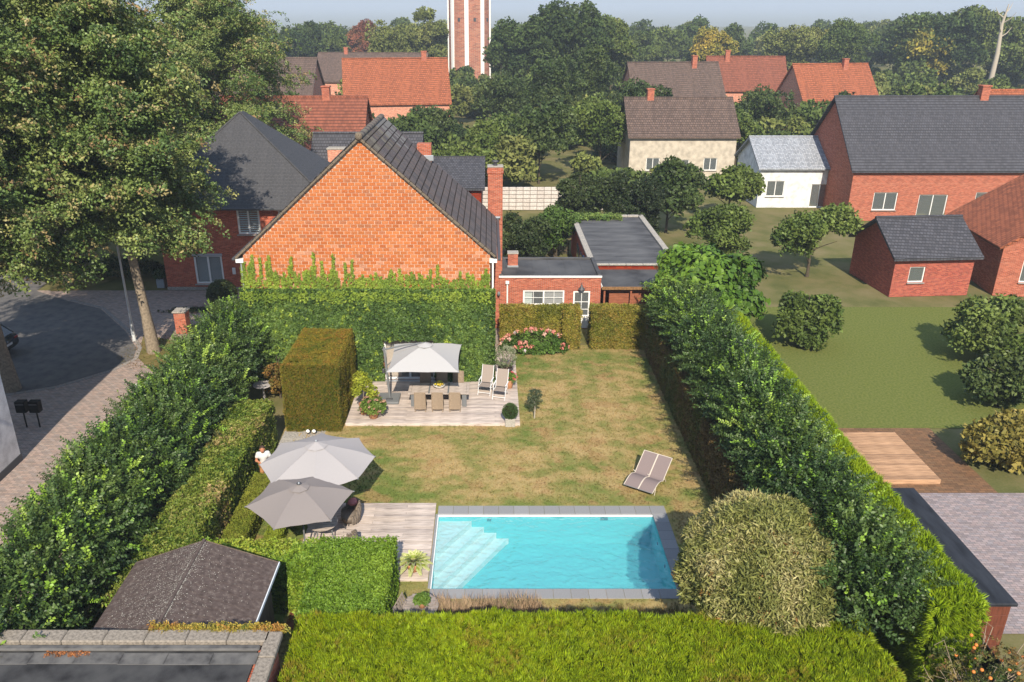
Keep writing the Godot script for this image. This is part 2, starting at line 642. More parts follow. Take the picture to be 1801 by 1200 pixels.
func round_tree(called: String, label: String, x: float, d: float, bole: float, top: float, rad: float, np: int, per: int, sc: float, me: Array, m: Material, cols: Array, category := "tree", group := "", tr := 0.2, y0 := 0.0) -> Node3D:
	var at := V(x, y0, d)
	var o := thing(called, label, category, at, 0.0, group)
	var mms := []
	for k in me:
		mms.append(MM.new())
	var h := top - bole
	if category == "tree":
		puffs(mms, Vector3(0, bole + h * 0.5, 0), Vector3(rad, h * 0.5, rad), np, per, sc, cols, 0.4, x)
	else:
		puffs(mms, Vector3(0, bole + h * 0.36, 0), Vector3(rad, h * 0.62, rad), np, per, sc, cols, 0.4, x)
	for k in me.size():
		leaves(o, "crown" if category == "tree" else "foliage", mms[k], me[k], m)
	var mb := MB.new()
	mb.tube([Vector3(0, -0.1, 0), Vector3(0.02, bole, 0), Vector3(0, bole + h * 0.45, 0), Vector3(0.03, bole + h * 0.8, 0)], [tr * 1.2, tr * 0.85, tr * 0.5, tr * 0.15], 7)
	for i in 7:
		var a := i * 2.4 + x
		var s := Vector3(0, bole + h * (0.1 + 0.08 * i), 0)
		var e := s + Vector3(cos(a), 0.6, sin(a)) * rad * 0.6
		mb.tube([s, s.lerp(e, 0.5) + Vector3(0, 0.05, 0), e], [tr * 0.4, tr * 0.25, tr * 0.08], 5, false)
	part(o, "trunk", mb, mat("bark_grey", Color(0.12, 0.1, 0.075), 0.9, {"tex": "bark", "scale": 2.0}))
	return o

func make_kit() -> void:
	# shared textures
	ramp_tex("bark", 11, 0.02, 4, 0.12, 0.4, [Color(0.35, 0.33, 0.3), Color(0.7, 0.66, 0.6), Color(1, 0.97, 0.9)], 256)
	ramp_tex("mottle", 21, 0.012, 5, 0.2, 0.35, [Color(0.55, 0.55, 0.55), Color(0.8, 0.8, 0.8), Color(1, 1, 1)])
	ramp_tex("fine", 31, 0.08, 3, 0.4, 0.5, [Color(0.6, 0.6, 0.6), Color(0.85, 0.85, 0.85), Color(1, 1, 1)], 256)
	ramp_tex("stain", 41, 0.006, 5, 0.35, 0.22, [Color(0.3, 0.3, 0.31), Color(0.62, 0.62, 0.63), Color(0.85, 0.85, 0.84), Color(1, 0.99, 0.97)])
	ramp_tex("concrete", 51, 0.02, 5, 0.45, 0.45, [Color(0.1, 0.095, 0.085), Color(0.3, 0.28, 0.25), Color(0.4, 0.37, 0.33), Color(0.55, 0.52, 0.47)])
	ramp_tex("shingle", 61, 0.015, 5, 0.5, 0.5, [Color(0.035, 0.028, 0.026), Color(0.085, 0.066, 0.06), Color(0.115, 0.09, 0.082), Color(0.26, 0.23, 0.2)])
	ramp_tex("wood_grey", 71, 0.01, 4, 0.5, 0.35, [Color(0.2, 0.175, 0.16), Color(0.4, 0.36, 0.33), Color(0.52, 0.47, 0.44), Color(0.6, 0.56, 0.52)])
	unit_tex("brick_red", 30, 9, Color(0.33, 0.24, 0.19), [Color(0.36, 0.085, 0.045), Color(0.42, 0.11, 0.06), Color(0.3, 0.07, 0.04), Color(0.46, 0.14, 0.08), Color(0.38, 0.1, 0.06)])
	unit_tex("brick_dark", 30, 9, Color(0.2, 0.13, 0.11), [Color(0.26, 0.055, 0.035), Color(0.31, 0.07, 0.045), Color(0.22, 0.05, 0.035), Color(0.33, 0.085, 0.05)])
	unit_tex("pavers", 20, 10, Color(0.17, 0.14, 0.125), [Color(0.36, 0.29, 0.25), Color(0.4, 0.32, 0.28), Color(0.31, 0.255, 0.23), Color(0.41, 0.315, 0.27), Color(0.34, 0.29, 0.265)], 512, 0.5, 0.1)
	unit_tex("tiles_far", 16, 16, Color(0.25, 0.25, 0.25), [Color(0.8, 0.8, 0.8), Color(1, 1, 1), Color(0.65, 0.65, 0.65), Color(0.9, 0.88, 0.86)], 256, 0.5, 0.22)
	# leaf clumps
	K.horn = [sprig(12, 0.52, 0.115, 0.075), sprig(10, 0.44, 0.12, 0.078, -0.2), clump(15, 0.2, 0.5, 0.12, 0.082, 0.7, 0.2, 0.3)]
	K.small = [clump(16, 0.085, 0.6, 0.06, 0.036), clump(14, 0.1, 0.5, 0.066, 0.04)]
	K.laurel = [clump(12, 0.1, 0.5, 0.085, 0.045), clump(11, 0.11, 0.55, 0.08, 0.045)]
	K.ivy = [clump(17, 0.12, 0.4, 0.075, 0.07, 0.7), clump(15, 0.11, 0.45, 0.085, 0.075, 0.65)]
	K.yew = [tuft(16, 0.085, 0.014, 0.9), tuft(14, 0.1, 0.015, 0.8)]
	K.thuja = [tuft(16, 0.14, 0.02, 0.5, 0.1), tuft(14, 0.16, 0.022, 0.55, 0.15)]
	K.gum = [clump(24, 0.36, 0.45, 0.135, 0.1, 0.8, 0.25, 0.35), clump(22, 0.4, 0.4, 0.145, 0.1, 0.7, 0.3, 0.35)]
	K.big = [big_clump(7, 0.2, 0.2), big_clump(6, 0.19, 0.19)]
	K.long = [clump(15, 0.14, 0.7, 0.155, 0.04, 0.5, 0.5, 0.45), clump(13, 0.15, 0.7, 0.165, 0.042, 0.45, 0.6, 0.45)]
	K.grass = [tuft(10, 0.055, 0.012, 0.9, 0.4, 0.35)]
	K.far = [clump(16, 0.62, 0.6, 0.36, 0.3, 0.7, 0.2), clump(15, 0.6, 0.6, 0.4, 0.3, 0.7, 0.2)]
	K.tiny = [clump(12, 0.05, 0.8, 0.05, 0.014, 0.3)]
	# leaf materials: the colour rides on each copy
	mat("leaf", Color(1, 1, 1), 0.5, {"vc": true, "back": Color(0.45, 0.45, 0.2), "two": true, "spec": 0.35})
	mat("leaf_gloss", Color(1, 1, 1), 0.46, {"vc": true, "back": Color(0.4, 0.4, 0.16), "two": true, "spec": 0.42})
	mat("leaf_dull", Color(1, 1, 1), 0.75, {"vc": true, "back": Color(0.25, 0.25, 0.12), "two": true, "spec": 0.2})
	mat("bark_pale", Color(0.36, 0.31, 0.25), 0.9, {"tex": "bark", "scale": 1.2, "bump": "bark", "depth": 1.0})

func sheet(x0: float, x1: float, d0: float, d1: float, y: float, hole := Rect2()) -> MB:
	var mb := MB.new()
	var rects := []
	if hole.size == Vector2.ZERO:
		rects.append([x0, x1, d0, d1])
	else:
		var hx0 := hole.position.x
		var hx1 := hole.end.x
		var hd0 := hole.position.y
		var hd1 := hole.end.y
		rects = [[x0, x1, d0, hd0], [x0, x1, hd1, d1], [x0, hx0, hd0, hd1], [hx1, x1, hd0, hd1]]
	for r in rects:
		var i := mb.v.size()
		for q in [[r[0], r[2]], [r[1], r[2]], [r[1], r[3]], [r[0], r[3]]]:
			mb.put(V(q[0], y, q[1]), Vector3.UP, Vector2((q[0] - x0) / (x1 - x0), (q[1] - d0) / (d1 - d0)))
		mb.fix(i, i + 1, i + 2)
		mb.fix(i, i + 2, i + 3)
	return mb

func flat_poly(pts: Array, y: float) -> MB:
	var mb := MB.new()
	var pl := PackedVector2Array()
	for p: Vector2 in pts:
		pl.append(p)
	var t := Geometry2D.triangulate_polygon(pl)
	for p in pl:
		mb.put(V(p.x, y, p.y), Vector3.UP)
	for i in range(0, t.size(), 3):
		mb.fix(t[i], t[i + 1], t[i + 2])
	return mb

# dry lawn: how green it is at a place (0 straw, 1 green)
func green_at(x: float, d: float) -> float:
	var g := 0.36 + fn.get_noise_2d(x * 30.0, d * 55.0) * 0.5 + fn.get_noise_2d(x * 110.0 + 300.0, d * 160.0) * 0.4
	g += 0.35 * exp(-pow((d - 24.0) / 0.8, 2.0)) + 0.3 * exp(-pow((d - 36.2) / 1.6, 2.0)) + 0.25 * exp(-pow((x - 1.6) / 0.5, 2.0)) * float(d > 28.0)
	g += 0.28 * exp(-pow((x + 4.2) / 1.3, 2.0)) * float(d < 30.0)
	g -= 0.3 * exp(-pow((d - 29.0) / 1.5, 2.0)) * exp(-pow((x + 5.6) / 2.0, 2.0))
	if x < -5.9 and d < 25.5:
		g += 0.7
	if x > 2.5 and d > 26.0 and d < 36.0:
		g += 0.09 * sin(x * 6.5 + d * 0.25)
	return clampf(g, 0.0, 1.0)

func lawn_color(x: float, d: float) -> Color:
	var g := green_at(x, d)
	var c := Color(0.395, 0.29, 0.135).lerp(Color(0.285, 0.235, 0.09), clampf(g * 2.0, 0, 1)).lerp(Color(0.14, 0.18, 0.045), clampf(g * 1.7 - 0.6, 0, 1))
	var b := fn.get_noise_2d(x * 55.0 + 900.0, d * 70.0)
	if b > 0.3:
		c = c.lerp(Color(0.33, 0.21, 0.1), clampf((b - 0.22) * 2.2, 0, 0.6))
	return c

func build_camera_and_light() -> void:
	var cam := Camera3D.new()
	cam.name = "camera"
	cam.projection = Camera3D.PROJECTION_FRUSTUM
	cam.near = 0.5
	cam.far = 2000.0
	cam.size = 1200.0 / 1400.0 * cam.near
	cam.frustum_offset = Vector2(38.5 / 1400.0 * cam.near, 0)
	cam.position = Vector3(0, 16, 0)
	cam.rotation_degrees = Vector3(-22.22, 0, 0)
	add_child(cam)
	cam.current = true
	var we := WorldEnvironment.new()
	we.name = "surroundings"
	var e := Environment.new()
	e.background_mode = Environment.BG_SKY
	var sm := ProceduralSkyMaterial.new()
	sm.sky_top_color = Color(0.57, 0.66, 0.79)
	sm.sky_horizon_color = Color(0.68, 0.72, 0.77)
	sm.sky_curve = 0.12
	sm.ground_horizon_color = Color(0.6, 0.62, 0.6)
	sm.ground_bottom_color = Color(0.3, 0.3, 0.25)
	sm.sky_energy_multiplier = 1.0
	var sk := Sky.new()
	sk.sky_material = sm
	e.sky = sk
	e.tonemap_mode = Environment.TONE_MAPPER_LINEAR
	e.tonemap_exposure = 1.46
	e.fog_enabled = true
	e.fog_density = 0.00055
	e.fog_light_color = Color(0.78, 0.83, 0.88)
	e.sdfgi_enabled = true
	e.ssao_enabled = true
	e.ssil_enabled = true
	we.environment = e
	add_child(we)
	var sun := DirectionalLight3D.new()
	sun.name = "sun"
	sun.light_energy = 1.5
	sun.light_color = Color(1.0, 0.95, 0.87)
	sun.light_angular_distance = 0.5
	sun.shadow_enabled = true
	sun.rotation_degrees = Vector3(-39.0, 3.0, 0)
	add_child(sun)

const POOL := Rect2(-1.82, 19.37, 7.47, 3.93)  # x0, depth0, width, length of the water

func build_ground() -> void:
	ramp_tex("field", 81, 0.01, 5, 0.3, 0.3, [Color(0.09, 0.1, 0.035), Color(0.13, 0.13, 0.05), Color(0.17, 0.15, 0.07), Color(0.2, 0.17, 0.09)])
	ramp_tex("turf", 86, 0.03, 4, 0.5, 0.5, [Color(0.07, 0.095, 0.025), Color(0.11, 0.13, 0.04), Color(0.16, 0.165, 0.06), Color(0.2, 0.18, 0.08)])
	struct("ground", sheet(-700, 700, -20, 1400, -0.02, POOL), mat("field", Color(1, 1, 1), 0.95, {"tex": "field", "scale": 0.06, "spec": 0.1}))
	# the lawn's own dry and green patches
	var w := 512
	var h := 640
	var im := Image.create(w, h, false, Image.FORMAT_RGB8)
	var x0 := -8.6
	var x1 := 8.4
	var d0 := 15.8
	var d1 := 38.6
	var by := PackedByteArray()
	by.resize(w * h * 3)
	for j in h:
		for i in w:
			var c := lawn_color(lerpf(x0, x1, (i + 0.5) / w), lerpf(d0, d1, (j + 0.5) / h))
			var k := rf(0.78, 1.12)
			c = Color(c.r * k, c.g * k, c.b * k).linear_to_srgb()
			var o := (j * w + i) * 3
			by[o] = int(clampf(c.r, 0, 1) * 255)
			by[o + 1] = int(clampf(c.g, 0, 1) * 255)
			by[o + 2] = int(clampf(c.b, 0, 1) * 255)
	T["lawn"] = ImageTexture.create_from_image(Image.create_from_data(w, h, false, Image.FORMAT_RGB8, by))
	var lawn := struct("lawn", sheet(x0, x1, d0, d1, 0.0, POOL), mat("lawn", Color(1, 1, 1), 0.95, {"tex": "lawn", "spec": 0.1}))
	var g := MM.new()
	for i in 34000:
		var x := rf(-8.0, 8.1)
		var d := rf(16.6, 38.4)
		if x > -6.3 and x < 6.2 and d > 18.9 and d < 23.9 and (x > -1.9 or d > 19.7):
			continue
		if x > -6.1 and x < 1.3 and d > 29.7:
			continue
		g.add(V(x, 0.0, d), face((Vector3.UP + rdir() * 0.2).normalized(), rf(0.7, 1.3)), lawn_color(x, d) * rf(1.0, 1.5))
	leaves(lawn, "grass", g, K.grass[0], M.leaf_dull)

func build_street() -> void:
	ramp_tex("asphalt", 91, 0.01, 5, 0.5, 0.4, [Color(0.075, 0.075, 0.08), Color(0.11, 0.108, 0.108), Color(0.135, 0.13, 0.125), Color(0.16, 0.15, 0.14)])
	var pave := mat("pavers", Color(0.95, 0.93, 0.92), 0.85, {"tex": "pavers", "scale": 0.5, "bump": "pavers_h", "depth": 0.4, "spec": 0.2})
	struct("pavement", sheet(-34, -13.2, 10, 47.6, -0.004), pave)
	struct("road", flat_poly([Vector2(-40, 33.0), Vector2(-26, 32.2), Vector2(-22.5, 32.6), Vector2(-20.3, 33.6), Vector2(-18.6, 35.4), Vector2(-18.0, 36.8), Vector2(-18.4, 38.2), Vector2(-20.0, 40.6), Vector2(-23.0, 44.2), Vector2(-25.6, 45.6), Vector2(-28.5, 47.5), Vector2(-30, 60), Vector2(-33, 90), Vector2(-60, 90)], 0.004), mat("asphalt", Color(1.1, 1.08, 1.08), 0.85, {"tex": "asphalt", "scale": 0.25, "spec": 0.25}))
	# row of brick edging along the road's curve, each stone a piece of its own
	var ed := thing("road_edging", "curved row of grey edging stones between asphalt road and brick pavement", "edging", V(-19, 0, 38))
	var cv := [Vector2(-26, 32.05), Vector2(-22.5, 32.45), Vector2(-20.2, 33.45), Vector2(-18.45, 35.3), Vector2(-17.85, 36.8), Vector2(-18.25, 38.3), Vector2(-19.9, 40.75), Vector2(-22.9, 44.35), Vector2(-25.5, 45.75)]
	var stone := MB.new().bevel(Vector3.ZERO, Vector3(0.36, 0.1, 0.2), 0.015).mesh()
	var sm := mat("edge_stone", Color(0.32, 0.29, 0.27), 0.9, {"tex": "mottle", "scale": 1.3})
	for i in cv.size() - 1:
		var a: Vector2 = cv[i]
		var b: Vector2 = cv[i + 1]
		var nn := int(a.distance_to(b) / 0.38)
		for k in nn:
			var p := a.lerp(b, (k + 0.5) / nn)
			var s := part(ed, "stone", stone, sm, V(p.x, -0.03 + rf(0, 0.01), p.y) - ed.position)
			s.rotation.y = atan2(b.y - a.y, b.x - a.x)
	var verge := mat("verge", Color(1.1, 1, 0.9), 0.95, {"tex": "field", "scale": 0.3, "spec": 0.1})
	struct("verge", flat_poly([Vector2(-18.8, 40.1), Vector2(-17.8, 36.9), Vector2(-16.4, 35.2), Vector2(-14.4, 36.4), Vector2(-15.2, 38.6), Vector2(-17.3, 39.4)], 0.008), verge)
	struct("verge", flat_poly([Vector2(-28.6, 51.5), Vector2(-27.6, 47.4), Vector2(-25.8, 47.6), Vector2(-23.4, 52.0), Vector2(-24.5, 54.0)], 0.008), verge)
	struct("verge", flat_poly([Vector2(-17.0, 40.9), Vector2(-14.8, 44.1), Vector2(-11.2, 44.1), Vector2(-11.2, 36.0), Vector2(-14.0, 37.5)], 0.008), verge)
	# dry leaves and grass tufts on the verge
	var tree_pit := thing("leaf_litter", "fallen brown leaves and dry grass round the tree foot by the road", "leaf litter", V(-16.8, 0.01, 37.6))
	tree_pit.set_meta("kind", "stuff")
	var mm := MM.new()
	for i in 900:
		var p := Vector3(rf(-2.2, 2.4), 0.012, rf(-2.4, 2.2))
		if absf(p.x) + absf(p.z) < 3.0:
			mm.add(p, face((Vector3.UP + rdir() * 0.4).normalized(), rf(0.5, 1.3)), pick([Color(0.3, 0.16, 0.06), Color(0.22, 0.17, 0.07), Color(0.12, 0.13, 0.04)], p, 2.0))
	leaves(tree_pit, "litter", mm, K.grass[0], M.leaf_dull)

func board_deck(called: String, label: String, x0: float, x1: float, d0: float, d1: float, y: float, bw: float, joints: Array, tint := Color(1, 1, 1), kind := "deck") -> Node3D:
	var o := thing(called, label, "deck", V((x0 + x1) / 2, 0, (d0 + d1) / 2))
	var n := int(round((d1 - d0) / bw))
	var step := (d1 - d0) / n
	var kinds := []
	for k in 6:
		var t: Color = [Color(1.15, 1.09, 1.05), Color(1.02, 0.97, 0.94), Color(0.92, 0.87, 0.85), Color(1.2, 1.14, 1.1), Color(1.08, 1.01, 0.95), Color(0.82, 0.78, 0.77)][k]
		kinds.append(mat(kind + "_board_%d" % k, t * tint, 0.85, {"tex": "wood_grey", "scale": Vector3(0.22, 2.5, 2.5), "spec": 0.2, "bump": "fine", "depth": 0.2}))
	var cache := {}
	for i in n:
		var cuts: Array = [x0]
		cuts.append(joints[i % joints.size()])
		cuts.append(x1)
		for k in cuts.size() - 1:
			var a: float = cuts[k]
			var b: float = cuts[k + 1]
			if b - a < 0.1:
				continue
			var key := "%.3f" % (b - a)
			if not cache.has(key):
				cache[key] = MB.new().bevel(Vector3.ZERO, Vector3(b - a - 0.004, 0.028, step - 0.008), 0.004).mesh()
			part(o, "board", cache[key], kinds[(i * 7 + k * 3 + rng.randi() % 3) % 6], V((a + b) / 2, y - 0.014 + rf(-0.0015, 0.0015), d0 + step * (i + 0.5)) - o.position)
	part(o, "edge_board", MB.new().bevel(Vector3(0, y / 2 - 0.012, (d1 - d0) / 2 + 0.012), Vector3(x1 - x0, y + 0.02, 0.024), 0.004), kinds[3])
	part(o, "frame", MB.new().box(Vector3(0, y / 2 - 0.035, 0), Vector3(x1 - x0 - 0.03, y + 0.01, d1 - d0 - 0.03)), mat("deck_frame", Color(0.05, 0.045, 0.04), 0.95))
	return o

func build_pool() -> void:
	var x0 := POOL.position.x
	var x1 := POOL.end.x
	var d0 := POOL.position.y
	var d1 := POOL.end.y
	var p := thing("swimming_pool", "rectangular turquoise swimming pool with grey stone coping in the lawn", "pool", V((x0 + x1) / 2, 0, (d0 + d1) / 2))
	var liner := mat("pool_liner", Color(0.115, 0.53, 0.585), 0.5, {"spec": 0.3})
	var depth := 1.25
	var cx := p.position.x
	var cd := -p.position.z
	var mb := MB.new()
	var a := x0 - cx
	var b := x1 - cx
	var l := (d1 - d0) / 2
	mb.quad(Vector3(a, -depth, l), Vector3(b, -depth, l), Vector3(b, -depth, -l), Vector3(a, -depth, -l), Vector3.UP)
	mb.quad(Vector3(a, -depth, -l), Vector3(b, -depth, -l), Vector3(b, -0.03, -l), Vector3(a, -0.03, -l), Vector3.BACK)
	mb.quad(Vector3(a, -depth, l), Vector3(b, -depth, l), Vector3(b, -0.03, l), Vector3(a, -0.03, l), Vector3.FORWARD)
	mb.quad(Vector3(a, -depth, l), Vector3(a, -depth, -l), Vector3(a, -0.03, -l), Vector3(a, -0.03, l), Vector3.RIGHT)
	mb.quad(Vector3(b, -depth, l), Vector3(b, -depth, -l), Vector3(b, -0.03, -l), Vector3(b, -0.03, l), Vector3.LEFT)
	part(p, "basin", mb, liner)
	# white rim profile along the far, left and right sides
	var rim := mat("pool_rim", Color(0.75, 0.78, 0.79), 0.5)
	part(p, "rim", MB.new().box(Vector3(0, -0.055, -l + 0.03), Vector3(b - a, 0.05, 0.06)), rim)
	part(p, "rim", MB.new().box(Vector3(a + 0.02, -0.055, 0.03), Vector3(0.04, 0.05, 2 * l - 0.062)), rim)
	# corner steps: triangles getting smaller upward
	var white := mat("pool_step", Color(0.66, 0.8, 0.8), 0.5)
	for k in 4:
		var s := 1.15 + 0.42 * k
		var top := -0.3 - 0.24 * k
		var st := MB.new()
		st.xf = Transform3D(Basis(Vector3.RIGHT, PI / 2), Vector3(a + 0.003 * k + 0.002, 0, -l + 0.003 * k + 0.002))
		# polygon in x-y, pushed along z (which points down once turned)
		st.prism(PackedVector2Array([Vector2(0, 0), Vector2(s * 1.02, 0), Vector2(s * 0.98, 0.08), Vector2(0.08, s * 1.5), Vector2(0, s * 1.55)]), -top, -top + 0.235 if k < 3 else depth - 0.004)
		part(p, "step", st, white)
	# water with real ripples
	var wm := MB.new()
	var nx := 150
	var nz := 84
	var hh := func(u: float, w: float) -> float:
		return 0.006 * sin(u * 5.1 + w * 2.3) + 0.005 * sin(-u * 3.7 + w * 6.7 + 1.0) + 0.035 * fn.get_noise_2d(u * 120.0, w * 190.0) + 0.022 * fn.get_noise_2d(u * 300.0 + 50.0, w * 430.0)
	for j in nz + 1:
		for i in nx + 1:
			var u := lerpf(a, b, float(i) / nx)
			var w := lerpf(-l, l, float(j) / nz)
			var y: float = hh.call(u, w)
			var dx: float = (hh.call(u + 0.02, w) - y) / 0.02
			var dz: float = (hh.call(u, w + 0.02) - y) / 0.02
			wm.put(Vector3(u, -0.1 + y, w), Vector3(-dx, 1, -dz).normalized())
	for j in nz:
		for i in nx:
			var q := j * (nx + 1) + i
			wm.fix(q, q + 1, q + nx + 2)
			wm.fix(q, q + nx + 2, q + nx + 1)
	part(p, "water", wm, mat("water", Color(0.115, 0.49, 0.55), 0.03, {"alpha": 0.34, "spec": 0.5}))
	var dark := mat("drain", Color(0.02, 0.1, 0.13), 0.6)
	part(p, "drain", MB.new().lathe(Vector3.ZERO, [Vector2(0.0, 0.02), Vector2(0.12, 0.02), Vector2(0.14, 0.0)], 16), dark, Vector3(-2.56, -depth + 0.002, -0.33))
	part(p, "skimmer", MB.new().bevel(Vector3.ZERO, Vector3(0.26, 0.12, 0.03), 0.01), dark, Vector3(2.05, -0.2, -l + 0.012))
	part(p, "inlet_jet", MB.new().bevel(Vector3.ZERO, Vector3(0.16, 0.1, 0.03), 0.01), dark, Vector3(-1.95, -0.25, -l + 0.012))
	for z in [0.3, -0.9]:
		part(p, "inlet_jet", MB.new().bevel(Vector3.ZERO, Vector3(0.03, 0.09, 0.09), 0.01), dark, Vector3(b - 0.012, -0.45, z))
	# coping slabs
	var tones := []
	for k in 4:
		var t: float = [0.29, 0.31, 0.33, 0.3][k]
		tones.append(mat("coping_%d" % k, Color(t * 0.99, t, t * 1.04), 0.8, {"tex": "fine", "scale": 1.4, "spec": 0.3}))
	var cw := 0.48
	var lay := func(ux0: float, ux1: float, uz0: float, uz1: float, n: int, along_x: bool) -> void:
		for k in n:
			var s := (ux1 - ux0) / n if along_x else ux1 - ux0
			var t := uz1 - uz0 if along_x else (uz1 - uz0) / n
			var c := Vector3(ux0 + (k + 0.5) * s, 0, (uz0 + uz1) / 2) if along_x else Vector3((ux0 + ux1) / 2, 0, uz0 + (k + 0.5) * t)
			part(p, "coping_slab", MB.new().bevel(Vector3(0, -0.015 + rf(-0.0015, 0.0015), 0), Vector3(s - 0.007, 0.06, t - 0.007), 0.006), tones[rng.randi() % 4], c)
	lay.call(a, b + cw, -l - cw, -l + 0.02, 15, true)
	lay.call(a, b + cw, l - 0.02, l + 0.42, 15, true)
	lay.call(b - 0.02, b + cw, -l + 0.024, l - 0.024, 8, false)
	lay.call(a - 0.07, a + 0.012, -l + 0.03, l - 0.03, 7, false)

# ---------- buildings ----------
# a wall in the local x-y plane, its outer face at z = 0 facing +z, with rectangular openings [x, y, w, h] (lower left corner)
func wall_mesh(x0: float, x1: float, y0: float, y1: float, th: float, holes: Array) -> MB:
	var mb := MB.new()
	var xs := [x0, x1]
	var ys := [y0, y1]
	for q in holes:
		xs.append(q[0])
		xs.append(q[0] + q[2])
		ys.append(q[1])
		ys.append(q[1] + q[3])
	xs.sort()
	ys.sort()
	for i in xs.size() - 1:
		for j in ys.size() - 1:
			var a: float = xs[i]
			var b: float = xs[i + 1]
			var c: float = ys[j]
			var e: float = ys[j + 1]
			if b - a < 0.001 or e - c < 0.001 or a < x0 - 0.001 or b > x1 + 0.001 or c < y0 - 0.001 or e > y1 + 0.001:
				continue
			var open := false
			for q in holes:
				if (a + b) / 2 > q[0] and (a + b) / 2 < q[0] + q[2] and (c + e) / 2 > q[1] and (c + e) / 2 < q[1] + q[3]:
					open = true
			if open:
				continue
			mb.quad(Vector3(a, c, 0), Vector3(b, c, 0), Vector3(b, e, 0), Vector3(a, e, 0), Vector3.BACK)
			mb.quad(Vector3(a, c, -th), Vector3(b, c, -th), Vector3(b, e, -th), Vector3(a, e, -th), Vector3.FORWARD)
	for q in holes:
		var a: float = q[0]
		var b: float = q[0] + q[2]
		var c: float = q[1]
		var e: float = q[1] + q[3]
		mb.quad(Vector3(a, c, 0), Vector3(b, c, 0), Vector3(b, c, -th), Vector3(a, c, -th), Vector3.UP)
		mb.quad(Vector3(a, e, 0), Vector3(b, e, 0), Vector3(b, e, -th), Vector3(a, e, -th), Vector3.DOWN)
		mb.quad(Vector3(a, c, 0), Vector3(a, e, 0), Vector3(a, e, -th), Vector3(a, c, -th), Vector3.RIGHT)
		mb.quad(Vector3(b, c, 0), Vector3(b, e, 0), Vector3(b, e, -th), Vector3(b, c, -th), Vector3.LEFT)
	for s: float in [x0, x1]:
		mb.quad(Vector3(s, y0, 0), Vector3(s, y1, 0), Vector3(s, y1, -th), Vector3(s, y0, -th), Vector3(s - (x0 + x1) / 2, 0, 0))
	mb.quad(Vector3(x0, y1, 0), Vector3(x1, y1, 0), Vector3(x1, y1, -th), Vector3(x0, y1, -th), Vector3.UP)
	return mb

# frame, panes and glazing bars filling an opening; z is the frame's front
func window(parent: Node3D, called: String, at: Vector3, w: float, h: float, cols: int, rows: int, fm: Material, fw := 0.07, blind: Material = null, bar := 0.025) -> Node3D:
	var mb := MB.new()
	mb.bevel(Vector3(0, fw / 2, 0), Vector3(w, fw, 0.07), 0.006)
	mb.bevel(Vector3(0, h - fw / 2, 0), Vector3(w, fw, 0.07), 0.006)
	for s: float in [-1, 1]:
		mb.bevel(Vector3(s * (w / 2 - fw / 2), h / 2, 0), Vector3(fw, h - 2 * fw, 0.068), 0.006)
	for i in range(1, cols):
		mb.bevel(Vector3(-w / 2 + w * i / cols, h / 2, 0), Vector3(fw, h - 2 * fw, 0.066), 0.006)
	var o := part(parent, called, mb, fm, at)
	var glass := mat("window_glass", Color(0.55, 0.62, 0.64), 0.03, {"alpha": 0.1, "spec": 0.6})
	var pw := w / cols
	for i in cols:
		part(o, "pane", MB.new().box(Vector3.ZERO, Vector3(pw - fw, h - 2 * fw, 0.008)), glass, Vector3(-w / 2 + pw * (i + 0.5), h / 2, 0))
		if rows > 1:
			var g := MB.new()
			for r in range(1, rows):
				g.box(Vector3(0, -h / 2 + h * r / rows, 0.012), Vector3(pw - fw, bar, 0.014))
			g.box(Vector3(0, 0, 0.013), Vector3(bar, h - 2 * fw, 0.014))
			part(o, "glazing_bar", g, fm, Vector3(-w / 2 + pw * (i + 0.5), h / 2, 0))
	if blind:
		for i in cols:
			part(o, "blind", MB.new().box(Vector3.ZERO, Vector3(pw - fw, h - 2 * fw, 0.01)), blind, Vector3(-w / 2 + pw * (i + 0.5), h / 2, -0.06))
	return o

func rear_walls(parent: Node3D, m: Material, w: float, l: float, h: float, th := 0.25) -> void:
	part(parent, "wall", MB.new().box(Vector3(-w / 2 + th / 2, h / 2, -l / 2), Vector3(th, h, l - 2 * th - 0.002)), m)
	part(parent, "wall", MB.new().box(Vector3(w / 2 - th / 2, h / 2, -l / 2), Vector3(th, h, l - 2 * th - 0.002)), m)
	part(parent, "wall", MB.new().box(Vector3(0, h / 2, -l + th / 2), Vector3(w, h, th)), m)

